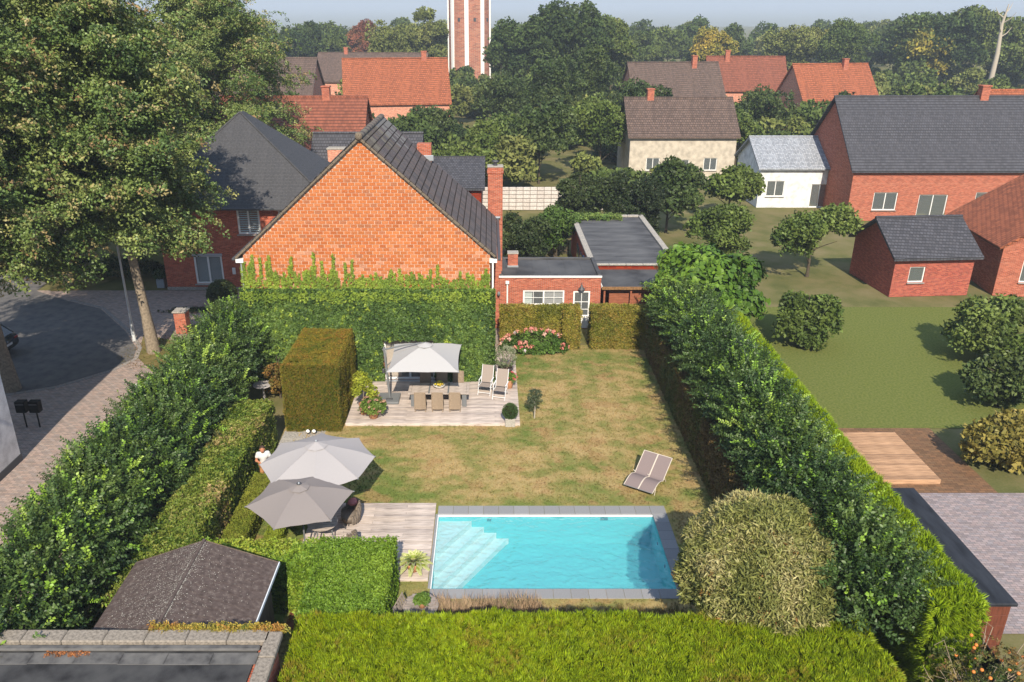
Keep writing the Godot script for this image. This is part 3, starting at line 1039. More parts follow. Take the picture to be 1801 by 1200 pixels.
func house(called: String, label: String, x: float, d: float, w: float, l: float, eave: float, ridge: float, along_x: bool, wm: Material, rm: Material, wins: Array, turn := 0.0, chim := [], group := "", eo := 0.35) -> Node3D:
	var o := thing(called, label, "house", V(x, 0, d), turn, group)
	var th := 0.25
	var holes := []
	for q in wins:
		holes.append([q[0] - q[2] / 2, q[1], q[2], q[3]])
	part(o, "wall", wall_mesh(-w / 2, w / 2, 0, eave, th, holes), wm)
	rear_walls(o, wm, w, l, eave, th)
	var white := mat("white_frame", Color(0.78, 0.78, 0.76), 0.5)
	for q in wins:
		var win := window(o, "door" if q[1] < 0.2 else "window", Vector3(q[0], q[1], -0.1), q[2], q[3], 2 if q[2] > 1.0 else 1, 1, white)
		if q[1] > 0.2:
			part(win, "sill", MB.new().bevel(Vector3(0, -0.03, 0.12), Vector3(q[2] + 0.1, 0.05, 0.18), 0.01), mat("stone_sill", Color(0.3, 0.29, 0.28), 0.8))
	var mb := MB.new()
	var rise := ridge - eave
	if along_x:
		var hl := l / 2
		for s: float in [-1, 1]:
			var pr := PackedVector2Array([Vector2(0, ridge), Vector2(s * (hl + eo), eave - rise * eo / hl), Vector2(s * (hl + eo), eave - rise * eo / hl + 0.16), Vector2(0, ridge + 0.18)])
			mb.xf = Transform3D(Basis(Vector3(0, 0, 1), Vector3(0, 1, 0), Vector3(-1, 0, 0)), Vector3(0, 0, -hl))
			mb.prism(pr, -w / 2 - 0.3, w / 2 + 0.3)
		for s: float in [-1, 1]:
			var gb := MB.new()
			gb.xf = Transform3D(Basis(Vector3(0, 0, 1), Vector3(0, 1, 0), Vector3(-1, 0, 0)), Vector3(0, 0, -hl))
			gb.prism(PackedVector2Array([Vector2(-hl, eave), Vector2(hl, eave), Vector2(0, ridge - 0.004)]), s * w / 2, s * (w / 2 - th))
			part(o, "gable", gb, wm)
	else:
		var hw := w / 2
		for s: float in [-1, 1]:
			var pr := PackedVector2Array([Vector2(0, ridge), Vector2(s * (hw + eo), eave - rise * eo / hw), Vector2(s * (hw + eo), eave - rise * eo / hw + 0.16), Vector2(0, ridge + 0.18)])
			mb.prism(pr, 0.3, -l - 0.3)
		for z: float in [0.0, -l + th]:
			part(o, "gable", MB.new().prism(PackedVector2Array([Vector2(-hw, eave), Vector2(hw, eave), Vector2(0, ridge - 0.004)]), z, z - th), wm)
	var rf_ := part(o, "roof", mb, rm)
	var rb := MB.new()
	if along_x:
		rb.tube([Vector3(-w / 2 - 0.3, ridge + 0.16, -l / 2), Vector3(w / 2 + 0.3, ridge + 0.16, -l / 2)], [0.12, 0.12], 8)
	else:
		rb.tube([Vector3(0, ridge + 0.16, 0.3), Vector3(0, ridge + 0.16, -l - 0.3)], [0.12, 0.12], 8)
	part(rf_, "ridge", rb, rm)
	for c in chim:
		var cm := MB.new()
		cm.bevel(Vector3(c[0], (c[2] + eave) / 2, c[1]), Vector3(0.7, c[2] - eave, 0.7), 0.02)
		cm.bevel(Vector3(c[0], c[2] + 0.05, c[1]), Vector3(0.84, 0.12, 0.84), 0.02)
		part(rf_, "chimney", cm, M.brick_red)
	return o

func build_materials() -> void:
	mat("brick_red", Color(1.05, 1.05, 1.05), 0.85, {"tex": "brick_red", "scale": 0.5, "bump": "brick_red_h", "depth": 0.6, "spec": 0.2})
	mat("brick_dark", Color(1.35, 1.3, 1.3), 0.85, {"tex": "brick_dark", "scale": 0.5, "bump": "brick_dark_h", "depth": 0.6, "spec": 0.2})
	mat("brick_left", Color(1.2, 1.0, 0.95), 0.85, {"tex": "brick_red", "scale": 0.5, "bump": "brick_red_h", "depth": 0.6, "spec": 0.2})
	mat("brick_pink", Color(1.5, 2.0, 2.1), 0.85, {"tex": "brick_red", "scale": 0.5, "spec": 0.2})
	mat("roof_orange", Color(0.42, 0.13, 0.06), 0.8, {"tex": "tiles_far", "scale": 0.25, "bump": "tiles_far_h", "depth": 3.0})
	mat("roof_red", Color(0.3, 0.1, 0.06), 0.8, {"tex": "tiles_far", "scale": 0.25, "bump": "tiles_far_h", "depth": 3.0})
	mat("roof_slate", Color(0.085, 0.085, 0.1), 0.7, {"tex": "tiles_far", "scale": 0.3, "bump": "tiles_far_h", "depth": 2.0})
	mat("roof_brown", Color(0.16, 0.11, 0.09), 0.8, {"tex": "tiles_far", "scale": 0.25, "bump": "tiles_far_h", "depth": 3.0})
	mat("render_white", Color(0.88, 0.88, 0.88), 0.9, {"tex": "mottle", "scale": 0.2, "spec": 0.2})
	mat("render_cream", Color(0.62, 0.55, 0.45), 0.9, {"tex": "mottle", "scale": 0.2, "spec": 0.2})
	mat("bitumen", Color(0.1, 0.1, 0.104), 0.75, {"tex": "stain", "scale": 0.11, "spec": 0.35, "bump": "fine", "depth": 0.3})
	mat("bitumen_grey", Color(0.13, 0.13, 0.135), 0.8, {"tex": "stain", "scale": Vector3(0.09, 0.3, 0.3), "spec": 0.3, "bump": "fine", "depth": 0.3})
	mat("white_paint", Color(0.8, 0.8, 0.78), 0.5)
	mat("concrete", Color(1, 1, 1), 0.9, {"tex": "concrete", "scale": 0.9, "bump": "concrete", "depth": 0.8, "spec": 0.2})
	mat("zinc", Color(0.42, 0.45, 0.48), 0.45, {"metal": 0.5})
	mat("dark_metal", Color(0.06, 0.062, 0.068), 0.5, {"spec": 0.5})
	mat("grey_metal", Color(0.16, 0.17, 0.18), 0.5, {"spec": 0.5})

const GABLE_D := 34.2

func build_gable_house() -> void:
	var o := thing("gable_house", "orange brick gabled house with ivy on its lower half and dark tiled roof", "house", V(-5.5, 0, GABLE_D))
	var eave := 6.25
	var apex := 11.2
	var hw := 5.5
	var l := 7.4
	var th := 0.3
	var mortar := mat("mortar", Color(0.72, 0.52, 0.4), 0.95, {"tex": "mottle", "scale": 0.8, "spec": 0.1})
	# ground floor wall with the terrace door opening, then the gable above it
	var door := [0.55, 0.08, 2.35, 2.15]
	part(o, "wall", wall_mesh(-hw, hw, 0, 4.3, th, [door]), M.brick_red)
	var gw := part(o, "gable_wall", MB.new().prism(PackedVector2Array([Vector2(-hw, 4.3), Vector2(hw, 4.3), Vector2(hw, eave), Vector2(0, apex), Vector2(-hw, eave)]), 0.0, -th), mortar)
	rear_walls(o, M.brick_red, hw * 2, l, eave)
	part(o, "gable", MB.new().prism(PackedVector2Array([Vector2(-hw, eave), Vector2(hw, eave), Vector2(0, apex)]), -l + th, -l), M.brick_red)
	# hollow blocks of the gable: 29 x 14 cm in half bond
	var tones := [Color(0.57, 0.18, 0.062), Color(0.6, 0.2, 0.07), Color(0.54, 0.165, 0.058), Color(0.62, 0.22, 0.085), Color(0.58, 0.195, 0.072), Color(0.48, 0.18, 0.085)]
	var bm := []
	for k in tones.size():
		bm.append(mat("block_%d" % k, tones[k], 0.9, {"tex": "mottle", "scale": 2.2, "spec": 0.15}))
	var pale := [mat("block_pale_0", Color(0.63, 0.26, 0.135), 0.9, {"tex": "mottle", "scale": 1.6, "spec": 0.15}), mat("block_pale_1", Color(0.65, 0.3, 0.175), 0.9, {"tex": "mottle", "scale": 1.6, "spec": 0.15})]
	var shared := {}
	var rest := MB.new()
	var rows := []
	var y := 4.36
	var r := 0
	while y < apex - 0.1:
		rows.append([y, r])
		y += 0.1525
		r += 1
	var made := 0
	for i in range(rows.size() - 1, -1, -1):
		var yy: float = rows[i][0]
		var half := hw if yy + 0.14 < eave else hw * (apex - yy - 0.17) / (apex - eave)
		var x := -hw - (0.1525 if rows[i][1] % 2 else 0.0)
		while x < half:
			var a := maxf(x, -half) + 0.009
			var b := minf(x + 0.296, half) - 0.009
			x += 0.305
			if b - a < 0.05:
				continue
			var wd := b - a
			var k := rng.randi() % 5
			if rng.randf() < 0.06:
				k = 5
			var low := fn.get_noise_2d(a * 45.0, yy * 90.0) * 0.9 + (6.7 - yy) * 0.45
			var z := 0.006 + rf(0, 0.006)
			var isp := low > 0.4 and rng.randf() < 0.55
			if made < 300:
				var key := "%.2f" % wd
				if not shared.has(key):
					shared[key] = MB.new().bevel(Vector3.ZERO, Vector3(wd, 0.132, 0.03), 0.005).mesh()
				part(gw, "brick", shared[key], pale[k % 2] if isp else bm[k], Vector3((a + b) / 2, yy + 0.07, z - 0.006))
				made += 1
			else:
				var t: Color = [Color(0.63, 0.26, 0.135), Color(0.65, 0.3, 0.175)][k % 2] if isp else tones[k]
				rest.tint = t * rf(0.88, 1.12)
				rest.bevel(Vector3((a + b) / 2, yy + 0.07, z - 0.006), Vector3(wd, 0.132, 0.03), 0.005)
	part(gw, "bricks", rest, mat("block_rest", Color(1, 1, 1), 0.9, {"tex": "mottle", "scale": 2.0, "vc": true, "spec": 0.15}), Vector3.ZERO, "stuff")
	# roof slabs with an uneven mortared verge
	var ang := atan2(apex - eave, hw)
	var slope := Vector2(hw, apex - eave).length()
	var under := mat("roof_under", Color(0.02, 0.013, 0.01), 0.95)
	var ro := part(o, "roof", MB.new().prism(PackedVector2Array([Vector2(0, apex), Vector2(hw + 0.3, eave - 0.27), Vector2(hw + 0.3, eave - 0.15), Vector2(0, apex + 0.12), Vector2(-hw - 0.3, eave - 0.15), Vector2(-hw - 0.3, eave - 0.27)]), 0.1, -l - 0.1), under)
	var vm := mat("verge_mortar", Color(0.46, 0.4, 0.33), 0.95, {"tex": "concrete", "scale": 1.4})
	for s: float in [-1, 1]:
		var q := 0.0
		while q < slope + 0.2:
			var le := rf(0.3, 0.42)
			var mid := q + le / 2
			var c := Vector3(s * cos(ang) * mid, apex - sin(ang) * mid + 0.06, 0.12)
			part(ro, "verge", MB.new().bevel(Vector3.ZERO, Vector3(le - 0.01, 0.09 + rf(0, 0.03), 0.09), 0.02, Basis(Vector3.BACK, -s * ang)), vm, c)
			q += le
	# tiles on the slope towards the garden side
	var tile := MB.new()
	tile.bevel(Vector3(0, 0.012, 0), Vector3(0.29, 0.024, 0.322), 0.006)
	var tm := tile.mesh()
	var tk := []
	for k in 5:
		var t: Color = [Color(0.12, 0.1, 0.1), Color(0.14, 0.118, 0.115), Color(0.1, 0.088, 0.09), Color(0.15, 0.118, 0.11), Color(0.125, 0.11, 0.112)][k]
		tk.append(mat("tile_%d" % k, t, 0.8, {"tex": "mottle", "scale": 1.7, "spec": 0.3}))
	var lich := mat("tile_lichen", Color(0.46, 0.45, 0.42), 0.9, {"tex": "concrete", "scale": 1.5, "spec": 0.2})
	var lich2 := mat("tile_lichen_thin", Color(0.34, 0.32, 0.31), 0.9, {"tex": "concrete", "scale": 2.1, "spec": 0.2})
	var tr := MB.new()
	var cols := 23
	var rws := 23
	var step := (slope + 0.42) / rws  # length of one course down the slope
	for c in cols:
		for i in rws:
			var q := step * (i + 0.5)
			var p := Vector3(cos(ang) * q, apex + 0.125 - sin(ang) * q, 0.02 - (c + 0.5) * 7.6 / cols)
			var b := Basis(Vector3.BACK, -ang - 0.035)
			var up := rng.randf() < 0.85 - 0.15 * i
			if c < 13:
				var t := part(ro, "tile", tm, (lich if rng.randf() < 0.4 else lich2) if up else tk[rng.randi() % 5], p)
				t.basis = b
			else:
				tr.xf = Transform3D(b, p)
				tr.tint = Color(0.2, 0.195, 0.185) if up else [Color(0.115, 0.096, 0.096), Color(0.135, 0.113, 0.11), Color(0.095, 0.084, 0.086)][rng.randi() % 3]
				tr.bevel(Vector3(0, 0.012, 0), Vector3(0.29, 0.024, 0.322), 0.006)
	part(ro, "tiles", tr, mat("tile_rest", Color(1, 1, 1), 0.8, {"tex": "mottle", "scale": 1.7, "vc": true}), Vector3.ZERO, "stuff")
	# the hidden slope
	part(ro, "tile_slope", MB.new().prism(PackedVector2Array([Vector2(-0.05, apex + 0.124), Vector2(-hw - 0.34, eave - 0.17), Vector2(-hw - 0.34, eave - 0.14), Vector2(-0.05, apex + 0.17)]), 0.1, -l - 0.1), M.roof_slate)
	var rt := MB.new()
	var arc := PackedVector2Array()
	for k in 9:
		var a := PI * k / 8.0
		arc.append(Vector2(cos(a) * 0.15, sin(a) * 0.13))
	for k in 9:
		var a := PI * (8 - k) / 8.0
		arc.append(Vector2(cos(a) * 0.125, sin(a) * 0.105))
	rt.prism(arc, -0.17, 0.17)
	rt.xf = Transform3D(Basis(), Vector3(0, 0.012, 0.15))
	rt.prism(arc, -0.025, 0.025)
	var rtm := rt.mesh()
	for k in 22:
		part(ro, "ridge_tile", rtm, lich if rng.randf() < 0.65 else tk[k % 5], Vector3(0, apex + 0.1, 0.0 - k * 0.345))
	part(ro, "ridge_end", MB.new().ball(Vector3.ZERO, Vector3(0.16, 0.17, 0.09)), vm, Vector3(0, apex + 0.15, 0.19))
	# white eaves boxes, gutter and downpipes
	for s: float in [-1, 1]:
		part(o, "eaves_box", MB.new().bevel(Vector3(s * (hw + 0.14), eave - 0.33, -l / 2), Vector3(0.34, 0.17, l + 0.3), 0.01), M.white_paint)
		part(o, "gutter", MB.new().bevel(Vector3(s * (hw + 0.4), eave - 0.25, -l / 2), Vector3(0.14, 0.12, l + 0.3), 0.02), M.dark_metal)
	part(o, "downpipe", MB.new().tube([Vector3(hw + 0.12, 0, 0.1), Vector3(hw + 0.12, eave - 0.4, 0.1)], [0.045, 0.045], 8), M.white_paint)
	part(o, "downpipe", MB.new().tube([Vector3(-hw - 0.1, 0, 0.06), Vector3(-hw - 0.1, eave - 0.4, 0.06)], [0.04, 0.04], 8), M.zinc)
	# terrace door: sliding glass, curtain behind, raised threshold
	var dw := window(o, "terrace_door", Vector3(0.55 + 1.175, 0.08, -0.05), 2.35, 2.15, 2, 1, M.white_paint, 0.09)
	part(dw, "threshold", MB.new().bevel(Vector3(0, -0.05, 0.14), Vector3(2.45, 0.07, 0.3), 0.01), M.zinc)
	var cu := MB.new()
	for k in 16:
		var x := -1.08 + k * 0.042
		cu.tube([Vector3(x, 0.06, -0.2 - 0.03 * (k % 2)), Vector3(x, 2.0, -0.2 - 0.03 * (k % 2))], [0.03, 0.022], 6, false)
	part(dw, "curtain", cu, mat("curtain", Color(0.6, 0.5, 0.4), 0.9))
	part(o, "floor", MB.new().box(Vector3(0, 0.02, -l / 2), Vector3(hw * 2 - 0.6, 0.04, l - 0.7)), mat("room_floor", Color(0.25, 0.2, 0.16), 0.7))
	# tall chimney on the garden-side wall
	var ch := part(o, "chimney", MB.new().bevel(Vector3(0, 4.2, 0), Vector3(0.78, 8.4, 0.7), 0.015), M.brick_red, Vector3(5.77, 0, -7.8))
	part(ch, "cap", MB.new().bevel(Vector3(0, 8.5, 0), Vector3(0.86, 0.22, 0.78), 0.02).bevel(Vector3(0, 8.66, 0), Vector3(0.8, 0.1, 0.72), 0.02), M.brick_red)
	part(ch, "capstone", MB.new().bevel(Vector3(0, 8.735, 0), Vector3(0.84, 0.05, 0.76), 0.02), M.concrete)
	part(ch, "flue_pot", MB.new().lathe(Vector3(0, 8.76, 0), [Vector2(0.1, 0), Vector2(0.1, 0.16), Vector2(0.17, 0.18), Vector2(0.17, 0.24), Vector2(0.1, 0.27), Vector2(0, 0.28)], 12), M.dark_metal)
	part(ch, "flashing", MB.new().bevel(Vector3(-0.1, 6.1, 0.4), Vector3(0.75, 0.1, 0.2), 0.03), M.zinc)
	ch.set_meta("label", "tall slim red brick chimney at the right eave")
	# second chimney low on the far edge of the roof
	var c2 := part(o, "chimney", MB.new().bevel(Vector3(0, 9.2, 0), Vector3(0.72, 1.6, 0.6), 0.015), M.brick_red, Vector3(2.15, 0, -7.1))
	part(c2, "flashing", MB.new().bevel(Vector3(0.05, 9.3, 0.3), Vector3(0.85, 0.3, 0.08), 0.03), M.zinc)

func build_ivy() -> void:
	var o := thing("ivy", "dense green ivy covering the lower half of the orange gable wall", "ivy", V(-5.5, 0, GABLE_D - 0.02))
	var low := [MM.new(), MM.new()]
	var up := [MM.new(), MM.new()]
	var dark := [Color(0.05, 0.095, 0.024), Color(0.075, 0.135, 0.03), Color(0.1, 0.17, 0.036), Color(0.135, 0.21, 0.042)]
	var lite := [Color(0.149, 0.23, 0.03), Color(0.218, 0.31, 0.035), Color(0.287, 0.368, 0.045)]
	for i in 13000:
		var x := rf(-5.7, 5.62)
		var y := rf(0.0, 4.55)
		if x > 0.5 and x < 2.98 and y < 2.2:
			continue
		var th := 0.32 + 0.1 * fn.get_noise_2d(x * 60.0, y * 60.0)
		var p := Vector3(x, y, th - rf(0, 0.1))
		var no := (Vector3.BACK + rdir() * 0.6 + Vector3.DOWN * 0.1).normalized()
		if rng.randf() < 0.08:
			p = Vector3(x, 4.5 + rf(0, 0.1), rf(0.02, th))
			no = (Vector3.UP + rdir() * 0.5).normalized()
		if rng.randf() < 0.06:
			p = Vector3(5.62 + rf(0, 0.06), y, rf(0.02, th))
			no = (Vector3.RIGHT + rdir() * 0.5).normalized()
		var c := pick(dark, p + o.position, 0.8)
		if rng.randf() < 0.09:
			c = pick(lite, p, 1.0)
		low[i % 2].add(p, face(no, rf(0.8, 1.3)), c)
	# young shoots climbing the bricks, thinner the higher they get
	var x := -5.6
	while x < 5.55:
		var hgt := 0.4 + 0.9 * absf(fn.get_noise_1d(x * 130.0)) * 1.5 + rf(0, 0.3)
		if rng.randf() < 0.16:
			hgt += rf(0.4, 1.0)
		hgt = minf(hgt, 1.75) * lerpf(1.15, 0.85, (x + 5.6) / 11.2)
		var n := int(hgt * 30) + 3
		for k in n:
			var t := pow(float(k) / n, 0.8)
			var wd := 0.15 * (1.0 - t) * (1.0 - t) + 0.03
			var p := Vector3(x + rf(-wd, wd), 4.2 + t * (hgt + 0.25) + rf(-0.15, 0.1) * (1.0 - t), (0.34 if t * (hgt + 0.25) < 0.36 else 0.05) + 0.12 * (1.0 - t) * rng.randf())
			up[k % 2].add(p, face((Vector3.BACK + Vector3.UP * 0.4 + rdir() * 0.5).normalized(), rf(0.35, 0.75)), pick(lite, p * 3.0, 0.8))
		x += rf(0.09, 0.17)
	for k in 2:
		leaves(o, "foliage", low[k], K.ivy[k], M.leaf)
		leaves(o, "shoots", up[k], K.ivy[k], M.leaf)
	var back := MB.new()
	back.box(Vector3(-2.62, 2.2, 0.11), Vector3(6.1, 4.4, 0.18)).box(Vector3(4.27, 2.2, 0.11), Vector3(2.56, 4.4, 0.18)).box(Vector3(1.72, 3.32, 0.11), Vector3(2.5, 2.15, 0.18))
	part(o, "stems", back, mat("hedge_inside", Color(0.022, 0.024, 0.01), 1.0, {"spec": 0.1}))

func build_annex() -> void:
	var o := thing("annex", "low red brick annex with flat dark roof, white window and white glazed door", "annex", V(3.25, 0, 41.0))
	var w := 5.5
	var l := 3.4
	var h := 2.95
	var win := [-1.46, 1.35, 2.25, 0.88]
	var dr := [1.27, 0.02, 0.92, 2.16]
	part(o, "wall", wall_mesh(-w / 2, w / 2, 0, h, 0.25, [win, dr]), M.brick_red)
	rear_walls(o, M.brick_red, w, l, h)
	var soldier := MB.new()
	for k in 30:
		soldier.bevel(Vector3(-1.46 + 0.0375 + k * 0.075, 2.34, 0.004), Vector3(0.064, 0.2, 0.02), 0.004)
	part(o, "lintel", soldier, M.brick_red, Vector3.ZERO, "stuff")
	var ro := part(o, "roof", MB.new().box(Vector3(0, h + 0.02, -l / 2), Vector3(w - 0.02, 0.06, l - 0.02)), M.bitumen)
	part(ro, "fascia", MB.new().bevel(Vector3(0, h + 0.05, 0.03), Vector3(w + 0.06, 0.1, 0.08), 0.01), M.white_paint)
	for k in 6:
		part(ro, "felt_strip", MB.new().box(Vector3(-2.25 + k * 0.9, h + 0.056, -l / 2), Vector3(0.86, 0.012 + 0.002 * (k % 2), l - 0.5)), M.bitumen)
	for s: float in [-1, 1]:
		part(ro, "upstand", MB.new().bevel(Vector3(s * (w / 2 - 0.1), h + 0.1, -l / 2), Vector3(0.22, 0.14, l - 0.1), 0.03), M.bitumen)
	part(ro, "upstand", MB.new().bevel(Vector3(0, h + 0.095, -l + 0.1), Vector3(w - 0.44, 0.14, 0.2), 0.03), M.bitumen)
	var cc := part(ro, "chimney", MB.new().bevel(Vector3(-1.98, h + 0.4, -2.0), Vector3(0.56, 0.8, 0.5), 0.01), M.brick_red)
	part(cc, "cap", MB.new().bevel(Vector3(-1.98, h + 0.83, -2.0), Vector3(0.62, 0.07, 0.56), 0.01), M.concrete)
	part(cc, "flashing", MB.new().bevel(Vector3(-1.98, h + 0.1, -1.72), Vector3(0.62, 0.1, 0.08), 0.01), M.zinc)
	var wn := window(o, "window", Vector3(win[0] + win[2] / 2, win[1], -0.06), win[2], win[3], 2, 2, M.white_paint, 0.09)
	part(wn, "blind", MB.new().box(Vector3(0.56, 0.44, -0.08), Vector3(0.98, 0.72, 0.01)), mat("grey_blind", Color(0.3, 0.3, 0.3), 0.8))
	part(wn, "curtain", MB.new().box(Vector3(-0.82, 0.44, -0.1), Vector3(0.4, 0.72, 0.02)), mat("pale_curtain", Color(0.5, 0.56, 0.54), 0.8))
	var d := window(o, "door", Vector3(dr[0] + 0.46, 0.02, -0.05), 0.92, 2.16, 1, 1, M.white_paint, 0.09)
	part(d, "panel", MB.new().bevel(Vector3(0, 0.42, 0.01), Vector3(0.74, 0.68, 0.05), 0.02), M.white_paint)
	for yy: float in [1.02, 1.45]:
		part(d, "glazing_bar", MB.new().box(Vector3(0, yy + 0.08, 0.016), Vector3(0.74, 0.03, 0.02)), M.white_paint)
	part(d, "glazing_bar", MB.new().box(Vector3(0, 1.4, 0.018), Vector3(0.03, 1.25, 0.02)), M.white_paint)
	part(d, "handle", MB.new().tube([Vector3(-0.38, 1.0, 0.06), Vector3(-0.27, 1.0, 0.08)], [0.012, 0.012], 6), M.zinc)
	part(o, "downpipe", MB.new().tube([Vector3(-2.32, 0, 0.07), Vector3(-2.32, 2.62, 0.07)], [0.045, 0.045], 8).bevel(Vector3(-2.32, 2.7, 0.1), Vector3(0.2, 0.16, 0.16), 0.02), M.white_paint)
	part(o, "floor", MB.new().box(Vector3(0, 0.02, -l / 2), Vector3(w - 0.5, 0.03, l - 0.5)), mat("room_floor", Color(0.25, 0.2, 0.16), 0.7))
	var la := thing("wall_lamp", "small dark bell-shaped wall lamp above the white annex door", "lamp", V(4.95, 2.35, 40.93))
	part(la, "shade", MB.new().lathe(Vector3.ZERO, [Vector2(0.19, -0.06), Vector2(0.17, 0.0), Vector2(0.07, 0.1), Vector2(0.05, 0.2), Vector2(0.0, 0.22)], 14), M.dark_metal)
	part(la, "arm", MB.new().tube([Vector3(0, 0.2, 0), Vector3(0, 0.3, -0.02), Vector3(0, 0.28, -0.07)], [0.015, 0.015, 0.015], 6), M.dark_metal)
	var lb := thing("bulkhead_lamp", "small round dark lamp on the brick wall below the tall chimney", "lamp", V(0.47, 2.05, 40.92))
	part(lb, "housing", MB.new().ball(Vector3.ZERO, Vector3(0.09, 0.13, 0.09)), M.grey_metal)
	part(lb, "bracket", MB.new().bevel(Vector3(0, 0.02, -0.06), Vector3(0.06, 0.1, 0.1), 0.01), M.grey_metal)
	# brick return between the gabled house and the annex, with its white side door
	var rw := thing("side_wall", "narrow red brick side wall with a white door right of the ivy", "wall", V(0.25, 0, 41.25))
	part(rw, "wall", MB.new().bevel(Vector3(0, 1.6, 0), Vector3(0.7, 3.2, 0.3), 0.01), M.brick_red)
	part(rw, "door", MB.new().bevel(Vector3(-0.06, 1.0, 1.6), Vector3(0.1, 2.0, 0.9), 0.01), M.white_paint)
	# garage behind
	var g := thing("garage", "long flat-roofed garage with stained grey bitumen roof and concrete coping", "garage", V(8.3, 0, 44.45))
	part(g, "wall", wall_mesh(-2.4, 2.5, 0, 2.62, 0.25, []), mat("block_orange", Color(0.56, 0.2, 0.09), 0.9, {"tex": "brick_red", "scale": 0.25}))
	part(g, "wall", MB.new().box(Vector3(-2.28, 1.31, -5.95), Vector3(0.24, 2.62, 11.4)), M.brick_dark)
	part(g, "wall", MB.new().box(Vector3(2.38, 1.31, -5.95), Vector3(0.24, 2.62, 11.4)), M.brick_dark)
	part(g, "wall", MB.new().box(Vector3(0.05, 1.31, -11.77), Vector3(4.9, 2.62, 0.24)), M.brick_dark)
	var gr := part(g, "roof", MB.new().box(Vector3(0.05, 2.64, -5.9), Vector3(4.88, 0.08, 11.8)), M.bitumen_grey)
	for k in 12:
		for s: float in [-1, 1]:
			part(gr, "coping_stone", MB.new().bevel(Vector3(0.05 + s * 2.42, 2.74, -0.5 - k * 0.985), Vector3(0.36, 0.14, 0.97), 0.02), M.concrete)
	for k in 5:
		part(gr, "coping_stone", MB.new().bevel(Vector3(-1.9 + k * 0.985, 2.74, -11.7), Vector3(0.97, 0.14, 0.3), 0.02), M.concrete)
		part(gr, "coping_stone", MB.new().bevel(Vector3(-1.9 + k * 0.985, 2.655, 0.02), Vector3(0.97, 0.1, 0.2), 0.02), M.concrete)
	part(g, "side_door", MB.new().bevel(Vector3(-2.44, 1.05, -3.4), Vector3(0.08, 2.1, 0.95), 0.01), mat("blue_paint", Color(0.12, 0.24, 0.42), 0.5))
	for k in 2:
		part(g, "side_window", MB.new().bevel(Vector3(-2.43, 1.4, -5.2 - k * 1.9), Vector3(0.06, 0.9, 1.2), 0.01), mat("dim_glass", Color(0.08, 0.1, 0.13), 0.1, {"spec": 0.6}))
	part(g, "leaning_sheet", MB.new().bevel(Vector3(-2.85, 0.9, -1.2), Vector3(0.05, 1.9, 1.5), 0.01, Basis(Vector3.BACK, -0.25)), mat("mauve_sheet", Color(0.3, 0.28, 0.34), 0.6))
	# lean-to in front of it
	var lt := thing("timber_store", "timber-clad lean-to with flat dark roof and pale wooden fascia beside the annex", "shed", V(8.0, 0, 41.15))
	part(lt, "roof", MB.new().box(Vector3(0, 2.34, -1.55), Vector3(3.8, 0.1, 3.2)), M.bitumen)
	part(lt, "fascia", MB.new().bevel(Vector3(0, 2.31, 0.07), Vector3(3.86, 0.17, 0.05), 0.008), mat("pale_wood", Color(0.5, 0.3, 0.14), 0.7, {"tex": "wood_grey", "scale": 1.0}))
	part(lt, "edge_strip", MB.new().bevel(Vector3(-1.92, 2.37, -1.5), Vector3(0.06, 0.12, 3.1), 0.01), M.white_paint)
	var red := mat("red_wood", Color(0.62, 0.24, 0.14), 0.75, {"tex": "wood_grey", "scale": Vector3(0.3, 3.0, 3.0)})
	for k in 15:
		part(lt, "plank", MB.new().bevel(Vector3(0.15, 0.08 + k * 0.148, -0.35), Vector3(3.2, 0.142, 0.03), 0.006), red)
	for s: float in [-1.75, -0.3, 1.75]:
		part(lt, "post", MB.new().bevel(Vector3(s, 1.14, -0.1), Vector3(0.1, 2.28, 0.1), 0.01), red)
	part(lt, "door", MB.new().bevel(Vector3(0.9, 1.0, -0.3), Vector3(0.85, 1.95, 0.04), 0.01), mat("dark_red_wood", Color(0.3, 0.1, 0.06), 0.7, {"tex": "wood_grey", "scale": Vector3(3, 0.3, 3)}))

